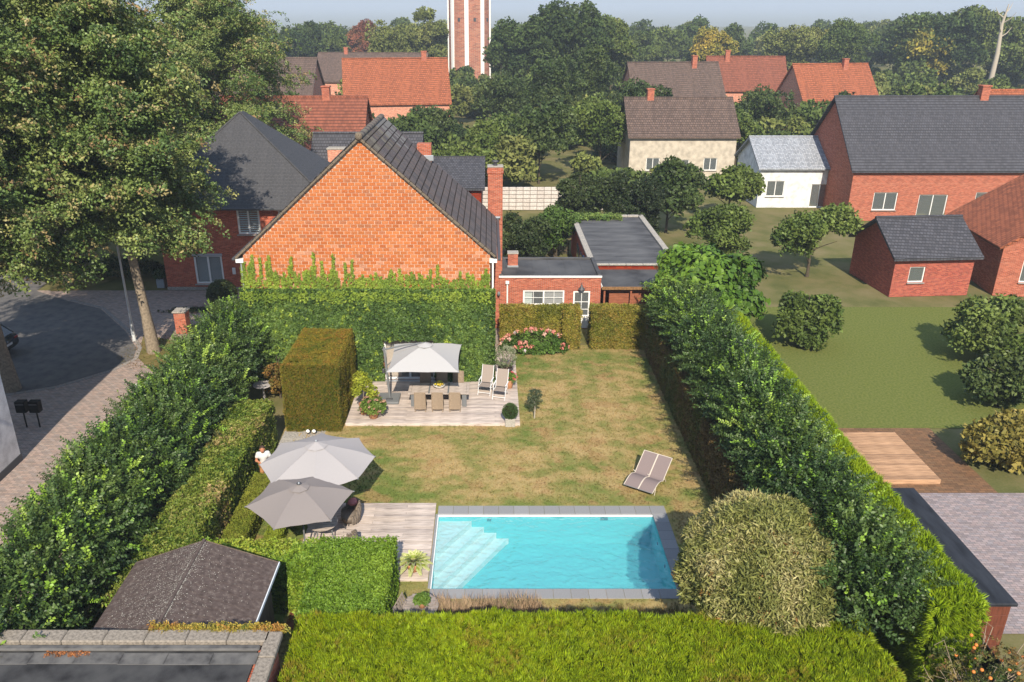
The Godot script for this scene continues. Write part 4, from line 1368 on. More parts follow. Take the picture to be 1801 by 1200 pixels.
func build_left_house() -> void:
	var o := thing("slate_house", "dark red brick house with steep slate hipped roof behind the street trees", "house", V(-15.0, 0, 47.7))
	var w := 10.6
	var l := 8.0
	var h := 5.35
	var lw := [-3.43, 0.42, 1.76, 1.85]
	var uw := [-0.42, 3.6, 1.38, 1.72]
	var rw := [2.1, 3.9, 1.0, 1.3]
	part(o, "wall", wall_mesh(-w / 2, w / 2, 0, h, 0.25, [lw, uw, rw]), M.brick_left)
	rear_walls(o, M.brick_left, w, l, h)
	part(o, "plinth", MB.new().bevel(Vector3(0, 0.1, 0.02), Vector3(w + 0.04, 0.2, 0.06), 0.01), M.concrete)
	var bl := mat("grey_blind", Color(0.3, 0.3, 0.3), 0.8)
	for q in [lw, uw, rw]:
		var n := window(o, "window", Vector3(q[0] + q[2] / 2, q[1], -0.05), q[2], q[3], 2, 1, M.white_paint, 0.11)
		part(n, "shutter_box", MB.new().bevel(Vector3(0, q[3] + 0.02, 0.05), Vector3(q[2] + 0.1, 0.16, 0.14), 0.01), mat("shutter_grey", Color(0.42, 0.42, 0.44), 0.6))
		part(n, "sill", MB.new().bevel(Vector3(0, -0.04, 0.1), Vector3(q[2] + 0.16, 0.06, 0.2), 0.01), M.concrete)
		var slat := MB.new().bevel(Vector3.ZERO, Vector3(q[2] / 2 - 0.14, 0.075, 0.012), 0.004).mesh()
		if q == uw:
			for c in 2:
				for k in 11:
					part(n, "blind_slat", slat, mat("blind_white", Color(0.62, 0.68, 0.7), 0.6), Vector3(-q[2] / 4 + c * q[2] / 2, 0.2 + k * 0.135, -0.05))
		else:
			part(n, "net_curtain", MB.new().box(Vector3(0, q[3] / 2, -0.12), Vector3(q[2] - 0.2, q[3] - 0.2, 0.01)), mat("net", Color(0.3, 0.34, 0.34), 0.9))
	# pyramid-like hip, thick slab
	var e := 0.5
	var ap := Vector3(-0.9, 10.35, -4.6)
	var ap2 := Vector3(-0.9, 10.35, -5.4)
	var c := [Vector3(-w / 2 - e - 0.6, h - 0.05, e), Vector3(w / 2 + e, h - 0.05, e), Vector3(w / 2 + e, h - 0.05, -l - e), Vector3(-w / 2 - e - 0.6, h - 0.05, -l - e)]
	var mb := MB.new()
	mb.tri(c[0], c[1], ap, Vector3(0, 1, 1))
	mb.quad(c[1], c[2], ap2, ap, Vector3(1, 1, 0))
	mb.tri(c[2], c[3], ap2, Vector3(0, 1, -1))
	mb.quad(c[3], c[0], ap, ap2, Vector3(-1, 1, 0))
	mb.quad(c[0], c[1], c[2], c[3], Vector3.DOWN)
	var ro := part(o, "roof", mb, mat("slate_sheet", Color(0.085, 0.085, 0.092), 0.65, {"tex": "tiles_far", "scale": 0.85, "bump": "tiles_far_h", "depth": 0.8, "spec": 0.4}))
	part(ro, "hip", MB.new().tube([ap, c[1]], [0.07, 0.07], 6), M.slate_sheet)
	part(ro, "hip", MB.new().tube([ap, c[0]], [0.07, 0.07], 6), M.slate_sheet)
	part(ro, "gutter", MB.new().bevel(Vector3(-0.3, h - 0.08, e + 0.06), Vector3(w + 2 * e + 0.6, 0.14, 0.12), 0.02), M.dark_metal)
	part(o, "name_plate", MB.new().bevel(Vector3(-1.0, 1.25, 0.03), Vector3(0.2, 0.42, 0.05), 0.01), M.white_paint)

func build_white_house() -> void:
	var o := thing("white_house", "white rendered house wall at the left edge of the street", "house", V(-18.2, 0, 26.9))
	part(o, "wall", MB.new().bevel(Vector3(-4.5, 3.9, 7.0), Vector3(9.0, 7.8, 14.0), 0.01), M.render_white)
	part(o, "plinth", MB.new().box(Vector3(-4.5, 0.15, 7.0), Vector3(9.04, 0.3, 14.04)), mat("plinth_grey", Color(0.1, 0.1, 0.105), 0.9))
	part(o, "roof", MB.new().prism(PackedVector2Array([Vector2(-9.3, 7.8), Vector2(0.3, 7.8), Vector2(0.3, 7.95), Vector2(-4.5, 11.5), Vector2(-9.3, 7.95)]), -0.15, 14.2), M.roof_slate)
	part(o, "vent", MB.new().bevel(Vector3(0.03, 2.5, 1.2), Vector3(0.06, 0.14, 0.14), 0.02), M.dark_metal)

func build_near_roofs() -> void:
	# garden shed with a shingled gable roof
	var o := thing("garden_shed", "garden shed with dark lichen-spotted shingle roof in the lower left corner", "shed", V(-7.67, 0, 16.2))
	var wood := mat("shed_wood", Color(0.3, 0.24, 0.19), 0.8, {"tex": "wood_grey", "scale": Vector3(3, 0.4, 3)})
	for s: float in [-1, 1]:
		for k in 9:
			part(o, "plank", MB.new().bevel(Vector3(s * 1.65, 1.05, -1.25 + k * 0.31), Vector3(0.03, 2.1, 0.3), 0.006), wood)
	part(o, "gable_end", MB.new().prism(PackedVector2Array([Vector2(-1.65, 0), Vector2(1.65, 0), Vector2(1.65, 2.2), Vector2(0, 2.86), Vector2(-1.65, 2.2)]), -1.42, -1.38), wood)
	part(o, "gable_end", MB.new().prism(PackedVector2Array([Vector2(-1.65, 0), Vector2(1.65, 0), Vector2(1.65, 2.2), Vector2(0, 2.86), Vector2(-1.65, 2.2)]), 1.42, 1.38), wood)
	var sh := mat("shingle", Color(1.0, 0.98, 0.98), 0.95, {"tex": "shingle", "scale": 0.7, "bump": "shingle", "depth": 1.0, "spec": 0.15})
	var ro := part(o, "roof", MB.new().prism(PackedVector2Array([Vector2(0, 2.92), Vector2(1.93, 2.2), Vector2(1.93, 2.26), Vector2(0, 2.98), Vector2(-1.93, 2.26), Vector2(-1.93, 2.2)]), -1.52, 1.62), sh)
	var ang := atan2(0.72, 1.93)
	# courses of felt shingles, each with its own thickness and small sag
	for s: float in [-1, 1]:
		for c in 9:
			var q := 0.14 + c * 0.225
			var z := -1.5
			while z < 1.6:
				var le := minf(rf(0.28, 0.36), 1.62 - z)
				if le > 0.05:
					var p := Vector3(s * cos(ang) * q, 2.99 - sin(ang) * q + 0.004 + rf(0, 0.004), z + le / 2)
					var t := part(ro, "shingle", MB.new().bevel(Vector3.ZERO, Vector3(0.25, 0.012, le - 0.008), 0.003), sh, p)
					t.basis = Basis(Vector3.BACK, -s * (ang - 0.02))
				z += le
	part(ro, "ridge_cap", MB.new().tube([Vector3(0, 2.985, -1.54), Vector3(0, 2.975, 0), Vector3(0, 2.985, 1.64)], [0.05, 0.05, 0.05], 6), sh)
	part(ro, "trim", MB.new().bevel(Vector3(1.95, 2.24, 0.05), Vector3(0.03, 0.1, 3.16), 0.006), mat("trim_white", Color(0.7, 0.74, 0.77), 0.5))
	for s: float in [-1, 1]:
		part(ro, "barge_board", MB.new().bevel(Vector3(s * 0.965, 2.57, -1.54), Vector3(2.07, 0.11, 0.03), 0.006, Basis(Vector3.BACK, -s * ang)), wood)
	# lichen flecks: small pale crusts lying on the shingles, thickest near the ridge
	var mm := MM.new()
	for i in 2400:
		var s := -1.0 if rng.randf() < 0.72 else 1.0
		var q := 0.06 + 1.75 * pow(rng.randf(), 1.7 if s < 0 else 3.5)
		mm.add(Vector3(s * cos(ang) * q, 3.012 - sin(ang) * q, rf(-1.45, 1.5)), face(Vector3(s * sin(ang), cos(ang), 0), rf(0.12, 0.5)), Color(0.45, 0.43, 0.38) * rf(0.7, 1.2))
	var crust := MB.new().ball(Vector3.ZERO, Vector3(0.03, 0.005, 0.022), 6, 4).mesh()
	leaves(ro, "lichen", mm, crust, M.leaf_dull)
	# brick garage with concrete coping nearest the camera
	var g := thing("brick_garage", "flat bitumen roof of a brick garage with wide concrete coping, bottom left", "garage", V(-4.85, 0, 14.35))
	part(g, "wall", MB.new().box(Vector3(-7.5, 1.4, 3.0), Vector3(14.9, 2.8, 5.9)), M.brick_red)
	part(g, "roof", MB.new().box(Vector3(-7.7, 2.83, 3.1), Vector3(14.7, 0.06, 5.5)), mat("bitumen_near", Color(0.07, 0.07, 0.072), 0.85, {"tex": "stain", "scale": 0.3, "spec": 0.25, "bump": "fine", "depth": 0.4}))
	var cs := mat("coping_concrete", Color(0.72, 0.68, 0.64), 0.95, {"tex": "concrete", "scale": 1.1, "bump": "concrete", "depth": 1.5, "spec": 0.15})
	for k in 15:
		part(g, "coping_stone", MB.new().bevel(Vector3(-0.62 - k * 0.93, 2.93, 0.17), Vector3(0.92, 0.15, 0.38), 0.025, Basis(Vector3.UP, rf(-0.006, 0.006))), cs)
	for k in 7:
		part(g, "coping_stone", MB.new().bevel(Vector3(-0.06, 2.93, 0.43 + k * 0.8), Vector3(0.36, 0.15, 0.79), 0.025, Basis(Vector3.UP, rf(-0.01, 0.01))), cs)
	part(g, "upstand", MB.new().bevel(Vector3(-7.6, 2.9, 0.46), Vector3(14.6, 0.08, 0.16), 0.03), mat("bitumen_old", Color(0.15, 0.145, 0.14), 0.9, {"tex": "stain", "scale": 0.5}))
	var lap := MB.new()
	for k in 14:
		lap.bevel(Vector3(-0.8 - k, 2.866, 0.74 + 0.015 * sin(k * 1.3)), Vector3(1.02, 0.014, 0.34), 0.005)
	part(g, "felt_lap", lap, mat("bitumen_old", Color(0.15, 0.145, 0.14), 0.9), Vector3.ZERO, "stuff")
	# moss and stonecrop growing along the coping, dead leaves on the felt
	var st := thing("stonecrop", "yellow-green stonecrop growing over the edge of the concrete coping", "plant", V(-6.4, 2.98, 14.38))
	var a := MM.new()
	for i in 360:
		var p := Vector3(rf(-1.4, 1.75), rf(-0.05, 0.12) * rng.randf(), rf(-0.14, 0.08))
		a.add(p, face((Vector3.UP + rdir() * 0.5).normalized(), rf(0.5, 1.1)), pick([Color(0.14, 0.17, 0.03), Color(0.3, 0.26, 0.04), Color(0.4, 0.3, 0.05), Color(0.42, 0.2, 0.05)], p, 2.0))
	leaves(st, "foliage", a, K.small[0], M.leaf)
	var dl := thing("dead_leaves", "small drift of brown dead leaves on the flat garage roof", "leaf litter", V(-9.4, 2.87, 13.75))
	dl.set_meta("kind", "stuff")
	var b := MM.new()
	for i in 60:
		b.add(Vector3(rf(-0.45, 0.45), 0.01, rf(-0.08, 0.08)), face((Vector3.UP + rdir() * 0.4).normalized(), rf(0.4, 0.9)), Color(0.4, 0.16, 0.06) * rf(0.6, 1.2))
	leaves(dl, "litter", b, K.small[0], M.leaf_dull)

# ---------- garden plants ----------
func build_hedges() -> void:
	var horn := [Color(0.03, 0.062, 0.018), Color(0.045, 0.088, 0.022), Color(0.068, 0.12, 0.028), Color(0.095, 0.15, 0.034)]
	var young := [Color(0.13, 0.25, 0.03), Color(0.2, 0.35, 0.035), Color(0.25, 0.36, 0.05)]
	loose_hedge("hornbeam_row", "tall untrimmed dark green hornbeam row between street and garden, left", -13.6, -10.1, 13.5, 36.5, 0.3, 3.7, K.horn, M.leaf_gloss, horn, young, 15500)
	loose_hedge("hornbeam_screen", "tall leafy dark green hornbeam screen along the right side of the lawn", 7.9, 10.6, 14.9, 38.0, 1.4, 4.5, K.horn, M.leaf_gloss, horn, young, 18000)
	var beech := [Color(0.14, 0.09, 0.035), Color(0.21, 0.135, 0.055), Color(0.15, 0.15, 0.04), Color(0.09, 0.12, 0.03)]
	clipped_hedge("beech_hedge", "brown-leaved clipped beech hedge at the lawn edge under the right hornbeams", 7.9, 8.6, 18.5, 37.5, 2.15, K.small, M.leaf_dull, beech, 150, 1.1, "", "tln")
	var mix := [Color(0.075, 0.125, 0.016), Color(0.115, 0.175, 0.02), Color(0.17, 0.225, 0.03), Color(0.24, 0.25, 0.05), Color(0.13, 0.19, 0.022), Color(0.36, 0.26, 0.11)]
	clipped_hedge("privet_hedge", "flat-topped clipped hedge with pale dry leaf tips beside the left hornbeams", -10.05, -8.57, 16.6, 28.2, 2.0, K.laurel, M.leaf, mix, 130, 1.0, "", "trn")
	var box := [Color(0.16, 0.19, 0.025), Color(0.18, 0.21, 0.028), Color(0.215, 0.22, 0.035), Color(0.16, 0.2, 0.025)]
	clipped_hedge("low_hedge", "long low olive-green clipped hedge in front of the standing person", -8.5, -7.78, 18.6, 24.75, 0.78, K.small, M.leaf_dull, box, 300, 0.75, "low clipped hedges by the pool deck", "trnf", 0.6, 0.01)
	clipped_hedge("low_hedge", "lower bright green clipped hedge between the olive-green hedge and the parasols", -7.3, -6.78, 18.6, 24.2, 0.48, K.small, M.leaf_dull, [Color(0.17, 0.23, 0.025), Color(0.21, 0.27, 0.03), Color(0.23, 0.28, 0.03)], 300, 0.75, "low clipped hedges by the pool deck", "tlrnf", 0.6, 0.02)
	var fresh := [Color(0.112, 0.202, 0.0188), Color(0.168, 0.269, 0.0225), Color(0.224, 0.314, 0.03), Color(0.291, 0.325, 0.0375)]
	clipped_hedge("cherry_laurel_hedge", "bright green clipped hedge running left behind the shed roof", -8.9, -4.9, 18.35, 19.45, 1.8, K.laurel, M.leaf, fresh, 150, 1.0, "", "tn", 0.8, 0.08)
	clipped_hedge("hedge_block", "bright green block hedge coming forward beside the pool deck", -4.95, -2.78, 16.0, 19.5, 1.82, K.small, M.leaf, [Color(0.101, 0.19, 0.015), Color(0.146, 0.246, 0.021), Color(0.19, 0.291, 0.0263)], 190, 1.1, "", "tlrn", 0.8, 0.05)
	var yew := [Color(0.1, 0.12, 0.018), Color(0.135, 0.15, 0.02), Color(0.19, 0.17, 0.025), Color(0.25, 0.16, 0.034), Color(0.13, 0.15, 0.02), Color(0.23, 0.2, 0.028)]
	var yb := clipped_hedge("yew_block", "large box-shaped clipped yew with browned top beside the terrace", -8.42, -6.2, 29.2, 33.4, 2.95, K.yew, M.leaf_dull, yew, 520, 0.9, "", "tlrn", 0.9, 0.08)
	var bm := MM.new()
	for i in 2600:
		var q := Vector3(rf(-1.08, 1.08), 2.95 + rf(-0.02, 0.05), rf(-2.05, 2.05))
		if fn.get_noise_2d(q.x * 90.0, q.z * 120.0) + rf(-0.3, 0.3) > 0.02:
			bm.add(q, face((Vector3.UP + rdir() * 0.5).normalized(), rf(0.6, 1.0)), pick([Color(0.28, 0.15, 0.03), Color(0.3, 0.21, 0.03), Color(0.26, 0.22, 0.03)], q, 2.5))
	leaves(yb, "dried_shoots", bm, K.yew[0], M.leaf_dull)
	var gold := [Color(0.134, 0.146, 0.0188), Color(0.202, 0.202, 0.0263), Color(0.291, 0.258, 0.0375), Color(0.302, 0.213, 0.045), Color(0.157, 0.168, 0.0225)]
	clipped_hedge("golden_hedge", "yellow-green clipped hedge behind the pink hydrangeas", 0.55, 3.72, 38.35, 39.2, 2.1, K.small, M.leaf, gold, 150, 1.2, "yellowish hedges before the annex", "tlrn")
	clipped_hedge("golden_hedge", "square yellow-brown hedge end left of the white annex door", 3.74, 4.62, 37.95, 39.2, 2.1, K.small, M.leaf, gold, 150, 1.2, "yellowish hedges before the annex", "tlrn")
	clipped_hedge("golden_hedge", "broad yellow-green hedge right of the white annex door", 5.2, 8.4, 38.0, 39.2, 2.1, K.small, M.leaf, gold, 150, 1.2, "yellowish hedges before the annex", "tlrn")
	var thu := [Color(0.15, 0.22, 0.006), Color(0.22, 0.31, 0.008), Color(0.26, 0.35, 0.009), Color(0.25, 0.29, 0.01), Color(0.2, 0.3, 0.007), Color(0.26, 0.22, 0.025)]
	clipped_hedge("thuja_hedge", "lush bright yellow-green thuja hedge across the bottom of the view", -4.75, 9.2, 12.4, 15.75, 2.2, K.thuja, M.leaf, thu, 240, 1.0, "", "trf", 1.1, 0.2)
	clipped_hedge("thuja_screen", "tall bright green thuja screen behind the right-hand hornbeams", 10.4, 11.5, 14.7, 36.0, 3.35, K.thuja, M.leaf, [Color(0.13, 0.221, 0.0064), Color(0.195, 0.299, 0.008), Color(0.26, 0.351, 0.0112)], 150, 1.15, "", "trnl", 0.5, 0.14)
	# red soil bed at the foot of the laurel hedge
	struct("soil_bed", sheet(-5.8, -5.0, 17.6, 18.5, 0.01), mat("red_soil", Color(0.24, 0.09, 0.05), 0.95, {"tex": "mottle", "scale": 1.0}))

func build_trees() -> void:
	var gum := [Color(0.072, 0.122, 0.03), Color(0.115, 0.178, 0.042), Color(0.168, 0.23, 0.056), Color(0.24, 0.278, 0.08), Color(0.14, 0.215, 0.054)]
	var tip := [Color(0.26, 0.27, 0.08), Color(0.32, 0.28, 0.12), Color(0.34, 0.22, 0.1)]
	limbed_tree("street_tree", "tall leafy street tree with pale trunk rising beside the lamp post", -17.4, 37.8, 6.9, 17.8, 4.1, 84, 105, K.gum, M.leaf_gloss, gum, tip, Vector3(-0.6, 0, 0.3), 0.27, "street trees on the left")
	limbed_tree("street_tree", "broad street tree overhanging the road at the left edge", -22.1, 33.2, 6.6, 17.8, 4.6, 80, 100, K.gum, M.leaf_gloss, gum, tip, Vector3(-0.3, 0, 0), 0.3, "street trees on the left")
	limbed_tree("street_tree", "street tree with short pale trunk by the parked dark car", -27.0, 49.0, 5.0, 17.0, 5.0, 76, 96, K.gum, M.leaf_gloss, gum, tip, Vector3.ZERO, 0.28, "street trees on the left")
	limbed_tree("street_tree", "dense street tree behind the slate roof, next to the far houses", -20.6, 62.0, 5.0, 18.8, 5.6, 84, 110, K.gum, M.leaf_gloss, gum, tip, Vector3.ZERO, 0.3, "street trees on the left")
	limbed_tree("street_tree", "farthest street tree on the left, its crown reaching the sky", -33.0, 66.0, 4.0, 19.0, 6.5, 56, 120, K.gum, M.leaf_gloss, gum, tip, Vector3.ZERO, 0.3, "street trees on the left")
	# broad-leaved tree at the right end of the annex
	var cat := [Color(0.05, 0.11, 0.014), Color(0.085, 0.165, 0.018), Color(0.12, 0.22, 0.022), Color(0.16, 0.26, 0.03)]
	round_tree("catalpa_tree", "large-leaved bright green tree between the garage and the right hornbeams", 10.6, 37.0, 1.2, 6.1, 3.0, 34, 90, 1.15, K.big, M.leaf, cat)
	# rounded tree with drooping narrow leaves
	var chest := [Color(0.17, 0.19, 0.05), Color(0.24, 0.255, 0.07), Color(0.33, 0.32, 0.115), Color(0.46, 0.41, 0.19)]
	var o := thing("chestnut_tree", "round dome-shaped tree with drooping pale green leaves by the pool corner", "tree", V(7.05, 0, 17.0))
	var mms := [MM.new(), MM.new()]
	for i in 9500:
		var q := rdir()
		if q.y < -0.35:
			q.y = -q.y
		var lump := 0.9 + 0.16 * fn.get_noise_3dv(q * 160.0) + 0.06 * fn.get_noise_3dv(q * 420.0)
		var p := Vector3(0, 2.55, 0) + q * Vector3(2.2, 2.1, 2.2) * lump * (0.86 + 0.14 * pow(rng.randf(), 0.5))
		var no := (q * 0.9 + Vector3.DOWN * 0.1 + rdir() * 0.55).normalized()
		var c := pick(chest, p + o.position, 1.2)
		if rng.randf() < 0.012:
			c = Color(0.3, 0.16, 0.05)
		mms[i % 2].add(p, face(no, rf(0.7, 1.15)), c)
	for k in 2:
		leaves(o, "crown", mms[k], K.long[k], M.leaf)
	var mb := MB.new()
	mb.tube([Vector3(0, -0.1, 0), Vector3(0, 0.9, 0), Vector3(0.05, 2.4, 0)], [0.16, 0.13, 0.06], 8)
	for k in 12:
		var a := k * 2.4
		var s := Vector3(0, 0.9 + 0.1 * k, 0)
		var e := s + Vector3(cos(a) * 1.6, 0.7, sin(a) * 1.6)
		mb.tube([s, s.lerp(e, 0.5) + Vector3(0, 0.15, 0), e], [0.05, 0.035, 0.01], 5, false)
	part(o, "trunk", mb, mat("bark_grey", Color(0.12, 0.1, 0.075), 0.9, {"tex": "bark", "scale": 2.0}))
	# apple tree, bare twigs and orange fruit
	var ap := thing("apple_tree", "sparse twiggy apple tree with orange fruit in the bottom right corner", "tree", V(11.1, 0, 13.7))
	var tw := MB.new()
	tw.tube([Vector3(0, -0.1, 0), Vector3(0.05, 1.3, 0)], [0.1, 0.07], 7)
	for k in 46:
		var a := rf(0, TAU)
		var s := Vector3(0.05, rf(0.9, 1.4), 0)
		var e := s + Vector3(cos(a) * rf(0.5, 1.5), rf(0.6, 1.9), sin(a) * rf(0.4, 1.2))
		var m1 := s.lerp(e, 0.5) + rdir() * 0.15
		tw.tube([s, m1, e, e + rdir() * 0.25], [0.03, 0.018, 0.009, 0.004], 4, false)
	part(ap, "trunk", tw, mat("twig", Color(0.3, 0.24, 0.17), 0.9))
	var am := MM.new()
	for i in 330:
		var p := Vector3(0, 2.3, 0) + rdir() * Vector3(1.35, 0.75, 1.0) * pow(rng.randf(), 0.4)
		am.add(p, face((Vector3.UP + rdir() * 0.8).normalized(), rf(0.6, 1.1)), pick([Color(0.06, 0.09, 0.02), Color(0.12, 0.12, 0.03), Color(0.2, 0.12, 0.04)], p, 2.0))
	leaves(ap, "crown", am, K.laurel[0], M.leaf)
	var fruit := MB.new().lathe(Vector3.ZERO, [Vector2(0.0, -0.034), Vector2(0.022, -0.033), Vector2(0.04, -0.01), Vector2(0.04, 0.012), Vector2(0.024, 0.034), Vector2(0.008, 0.032), Vector2(0.0, 0.024)], 9).mesh()
	for i in 22:
		part(ap, "apple", fruit, mat("apple_orange", Color(0.62, 0.2, 0.04), 0.4), Vector3(rf(-0.9, 0.9), rf(2.4, 3.05), rf(-0.6, 0.8)))
	# shrubs behind the annex
	var dk := [Color(0.03, 0.05, 0.018), Color(0.05, 0.075, 0.024), Color(0.075, 0.1, 0.03)]
	round_tree("dark_shrub", "rounded dark green shrub behind the annex roof, right of the tall chimney", 2.2, 53.2, 0.3, 3.9, 2.0, 18, 55, 0.42, K.far, M.leaf, dk, "shrub")
	round_tree("leafy_shrub", "taller fresh green shrub between the dark shrub and the garage", 4.6, 54.6, 0.2, 4.6, 1.8, 18, 50, 0.42, K.far, M.leaf, [Color(0.04, 0.08, 0.018), Color(0.065, 0.12, 0.024), Color(0.1, 0.16, 0.03)], "shrub")
	var dk2 := [Color(0.025, 0.04, 0.016), Color(0.04, 0.06, 0.02), Color(0.06, 0.085, 0.026)]
	for q in [[6.8, 60.5, "dark conifer-like bush behind the left end of the garage roof"], [9.3, 60.8, "dark dense bush behind the middle of the garage roof"], [11.6, 59.5, "dark ivy-clad bush behind the right end of the garage roof"]]:
		round_tree("dark_bush", q[2], q[0], q[1], 0.2, 6.0, 1.9, 20, 50, 0.45, K.far, M.leaf, dk2, "shrub", "dark bushes behind the garage")
	var iv := thing("roof_creeper", "light green creeper spilling onto the far end of the garage roof", "creeper", V(7.3, 2.7, 55.7))
	var im := MM.new()
	for i in 340:
		var t := pow(rng.randf(), 1.5)
		var p := Vector3(rf(-1.6, 2.0), rf(0, 0.3), rf(-0.6, 0.9) * (1.0 - 0.3 * t))
		im.add(p, face((Vector3.UP + rdir() * 0.5).normalized(), rf(0.9, 1.6)), pick([Color(0.09, 0.16, 0.03), Color(0.15, 0.22, 0.05), Color(0.2, 0.26, 0.06)], p, 1.5))
	leaves(iv, "foliage", im, K.ivy[0], M.leaf)
	# box ball left of the gable, on the forecourt
	var bb := thing("round_bush", "clipped round dark green bush on the forecourt before the slate house", "shrub", V(-15.85, 0, 44.6))
	ball_bush(bb, Vector3(0, 0.75, 0), 0.87, 1500, [Color(0.05, 0.075, 0.022), Color(0.075, 0.1, 0.03), Color(0.1, 0.13, 0.035)], K.laurel)
	part(bb, "trunk", MB.new().tube([Vector3(0, -0.05, 0), Vector3(0, 0.5, 0)], [0.06, 0.05], 7), M.bark_pale)
	# autumn-tinted shrub in the gap by the yew
	round_tree("copper_shrub", "small shrub with copper-orange leaves between hornbeams and yew block", -9.5, 32.4, 0.1, 2.6, 0.85, 9, 42, 0.26, K.far, M.leaf, [Color(0.08, 0.09, 0.02), Color(0.18, 0.13, 0.03), Color(0.33, 0.15, 0.05)], "shrub", "", 0.06)

func ball_bush(o: Node3D, ce: Vector3, r: float, n: int, cols: Array, me: Array) -> void:
	var mms := []
	for k in me:
		mms.append(MM.new())
	for i in n:
		var q := rdir()
		mms[i % me.size()].add(ce + q * r * rf(0.9, 1.02), face((q + rdir() * 0.45).normalized(), rf(0.7, 1.1)), pick(cols, o.position + q * r, 1.5))
	for k in me.size():
		leaves(o, "foliage", mms[k], me[k], M.leaf)
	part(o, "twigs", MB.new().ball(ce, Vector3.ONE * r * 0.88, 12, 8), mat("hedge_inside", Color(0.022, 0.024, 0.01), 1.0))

func pot(o: Node3D, at: Vector3, r: float, h: float, m: Material, taper := 0.72) -> void:
	part(o, "pot", MB.new().lathe(at, [Vector2(0.0, 0.0), Vector2(r * taper, 0.0), Vector2(r * 0.93, h * 0.8), Vector2(r * 0.93, h * 0.82), Vector2(r, h * 0.83), Vector2(r, h), Vector2(r * 0.88, h), Vector2(r * 0.86, h * 0.9)], 18), m)
	part(o, "soil", MB.new().lathe(at, [Vector2(r * 0.87, h * 0.9), Vector2(0.0, h * 0.92)], 14), mat("soil", Color(0.06, 0.04, 0.03), 1.0))

func blooms(o: Node3D, n: int, ce: Vector3, ext: Vector3, r: float, cols: Array, called := "flower_head") -> void:
	var ms := []
	for k in 2:
		var mb := MB.new()
		for i in 26:
			var q := rdir()
			q.y = absf(q.y) * 0.8 + q.y * 0.2
			mb.tint = Color(1, 1, 1) * rf(0.8, 1.15)
			leaf(mb, q * r * 0.8, (rdir() - q * 0.2).normalized(), q, r * 0.6, r * 0.5, 0.1, 0.1, rf(0.8, 1.15))
		ms.append(mb.mesh())
	for i in n:
		var q := rdir()
		q.y = absf(q.y)
		var c: Color = cols[rng.randi() % cols.size()]
		var key := "bloom_%d_%d_%d" % [int(c.r * 100), int(c.g * 100), int(c.b * 100)]
		var p := part(o, called, ms[i % 2], mat(key, c, 0.7, {"two": true, "vc": true}), ce + q * ext)
		p.scale = Vector3.ONE * rf(0.75, 1.2)
		p.rotation.y = rf(0, TAU)

func leaf_mound(o: Node3D, n: int, ce: Vector3, ext: Vector3, me: Array, cols: Array, s0 := 0.8, s1 := 1.2, called := "foliage", m: Material = null, full := false) -> void:
	var mms := []
	for k in me:
		mms.append(MM.new())
	for i in n:
		var q := rdir()
		if not full:
			q.y = absf(q.y) * 0.85 + q.y * 0.15
		var p := ce + q * ext * (0.75 + 0.28 * rng.randf())
		mms[i % me.size()].add(p, face((q + Vector3.UP * 0.4 + rdir() * 0.5).normalized(), rf(s0, s1)), pick(cols, p + o.position, 1.5))
	for k in me.size():
		leaves(o, called, mms[k], me[k], m if m else M.leaf)

